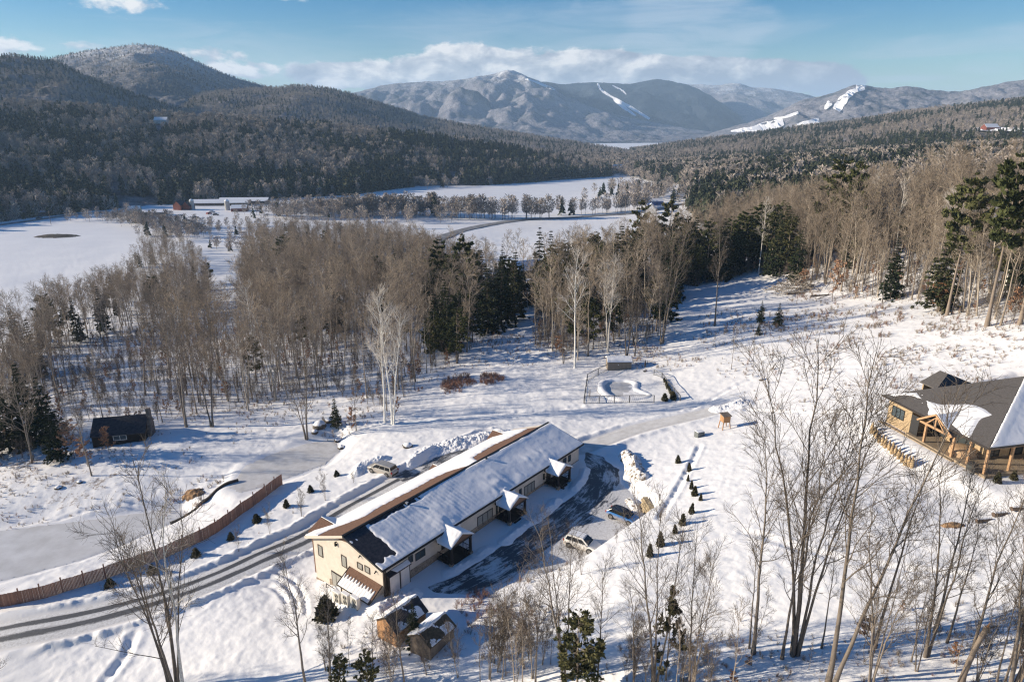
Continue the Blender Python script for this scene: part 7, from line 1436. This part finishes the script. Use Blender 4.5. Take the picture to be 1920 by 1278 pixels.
# farm vehicles, a few pixels each
def small_car(px, py, rz, c, lb, big=1.0):
    g = ground(px, py); o = empty('parked_car', g, rz, lb, 'car'); b = MB(); b.prism([(-2.2,.35),(2.2,.35),(2.25,.8),(1.2,.95),(.6,1.5),(-1.4,1.5),(-2.1,.95)], 'y', -.9, .9); b.build('body', mat('far_paint', c, .4, .5), o, .08)
    for x in (-1.4, 1.35):
        for s in (-.8, .8): b = MB(); b.cyl((x,s-.1,.34), (x,s+.1,.34), .34, 12); b.build('wheel', M_TYRE, o)
    b = MB(); b.box((-1.3,-.92,.98), (.6,.92,1.36)); b.build('window', M_CARGLASS, o); o.scale = (big,)*3
small_car(74, 411, .1, (.03,.03,.035), 'dark car in front of the trailer home', 1.2); small_car(367, 409, .5, (.04,.05,.05), 'dark vehicle standing in the farm yard', 1.3); small_car(392, 402, 1.2, (.25,.05,.04), 'red vehicle in the farm yard', 1.3); small_car(398, 399, .2, (.5,.5,.5), 'pale vehicle behind the red one in the farm yard', 1.3); small_car(405, 404, .3, (.05,.05,.05), 'low dark implement in the farm yard', 1.3)
# ski slopes: strips of open snow on the mountains
def ski_run(nm, pts, wpx, label):
    V = []; F = []; o_ = []
    L = smooth(np.array(pts, float), 8); T = np.gradient(L, axis=0); T /= np.linalg.norm(T,axis=1)[:,None]; W_ = np.interp(np.linspace(0,1,len(L)), np.linspace(0,1,len(wpx)), wpx)
    for i, (p, t, w) in enumerate(zip(L, T, W_)):
        w = w*(1+.12*math.sin(i*.7)+.12*math.sin(i*.23)); row_ = []
        for s in (-1, -.33, .33, 1):
            q, nn = hill_hit(nm, p[0]-t[1]*w*s/2, p[1]+t[0]*w*s/2)
            row_.append(None if q is None else q+np.array([0,-6,3]))
        o_.append(row_)
    for i in range(len(o_)-1):
        for k in range(3):
            q = [o_[i][k], o_[i][k+1], o_[i+1][k+1], o_[i+1][k]]
            if any(x is None for x in q) or max(np.linalg.norm(q[0]-x) for x in q) > 500: continue
            b = len(V); V += [tuple(x) for x in q]; F.append((b,b+1,b+2,b+3))
    if F: m = MB(); m.face_verts(V, F); tag(m.build('ski_slope', M_SNOW), label, kind='structure')
ski_run('dark_mountain', [(1120,157),(1128,170),(1146,182),(1166,193),(1192,208),(1218,224)], [3,4,4,6,5,4], 'long white ski run down the dark mountain')
ski_run('dark_mountain', [(1150,187),(1164,198),(1178,208),(1192,218)], [3,6,6,3], 'branch ski run on the dark mountain')
ski_run('dark_mountain', [(1148,161),(1166,170),(1174,178)], [2,3,2], 'short ski run near the mountain top')
ski_run('great_mountain', [(985,149),(1000,153),(1030,165),(1055,174)], [3,3,5,3], 'ski run along the sunny spur')
ski_run('ski_hill', [(1620,165),(1600,172),(1586,182),(1575,195),(1567,208)], [8,8,14,20,12], 'broad ski run below the right hand summit')
ski_run('ski_hill', [(1556,193),(1550,200),(1546,206)], [10,8,4], 'narrow ski run left of the broad one'); ski_run('ski_hill', [(1604,163),(1622,162)], [5,6], 'snowy summit of the ski hill')
ski_run('ski_hill', [(1468,230),(1440,237),(1410,243),(1370,247)], [12,16,12,4], 'wide white meadow at the foot of the ski hill'); ski_run('ski_hill', [(1535,227),(1510,232),(1490,236)], [10,8,3], 'second white meadow at the foot of the ski hill'); ski_run('ski_hill', [(1450,223),(1470,221),(1496,212)], [3,4,6], 'ski trail across the ski hill')
ski_run('east_hill', [(1805,247),(1840,245),(1880,246),(1925,249)], [4,7,8,9], 'snowy meadow on the eastern rise')
if not globals().get('NO_HAZE'): build_haze()
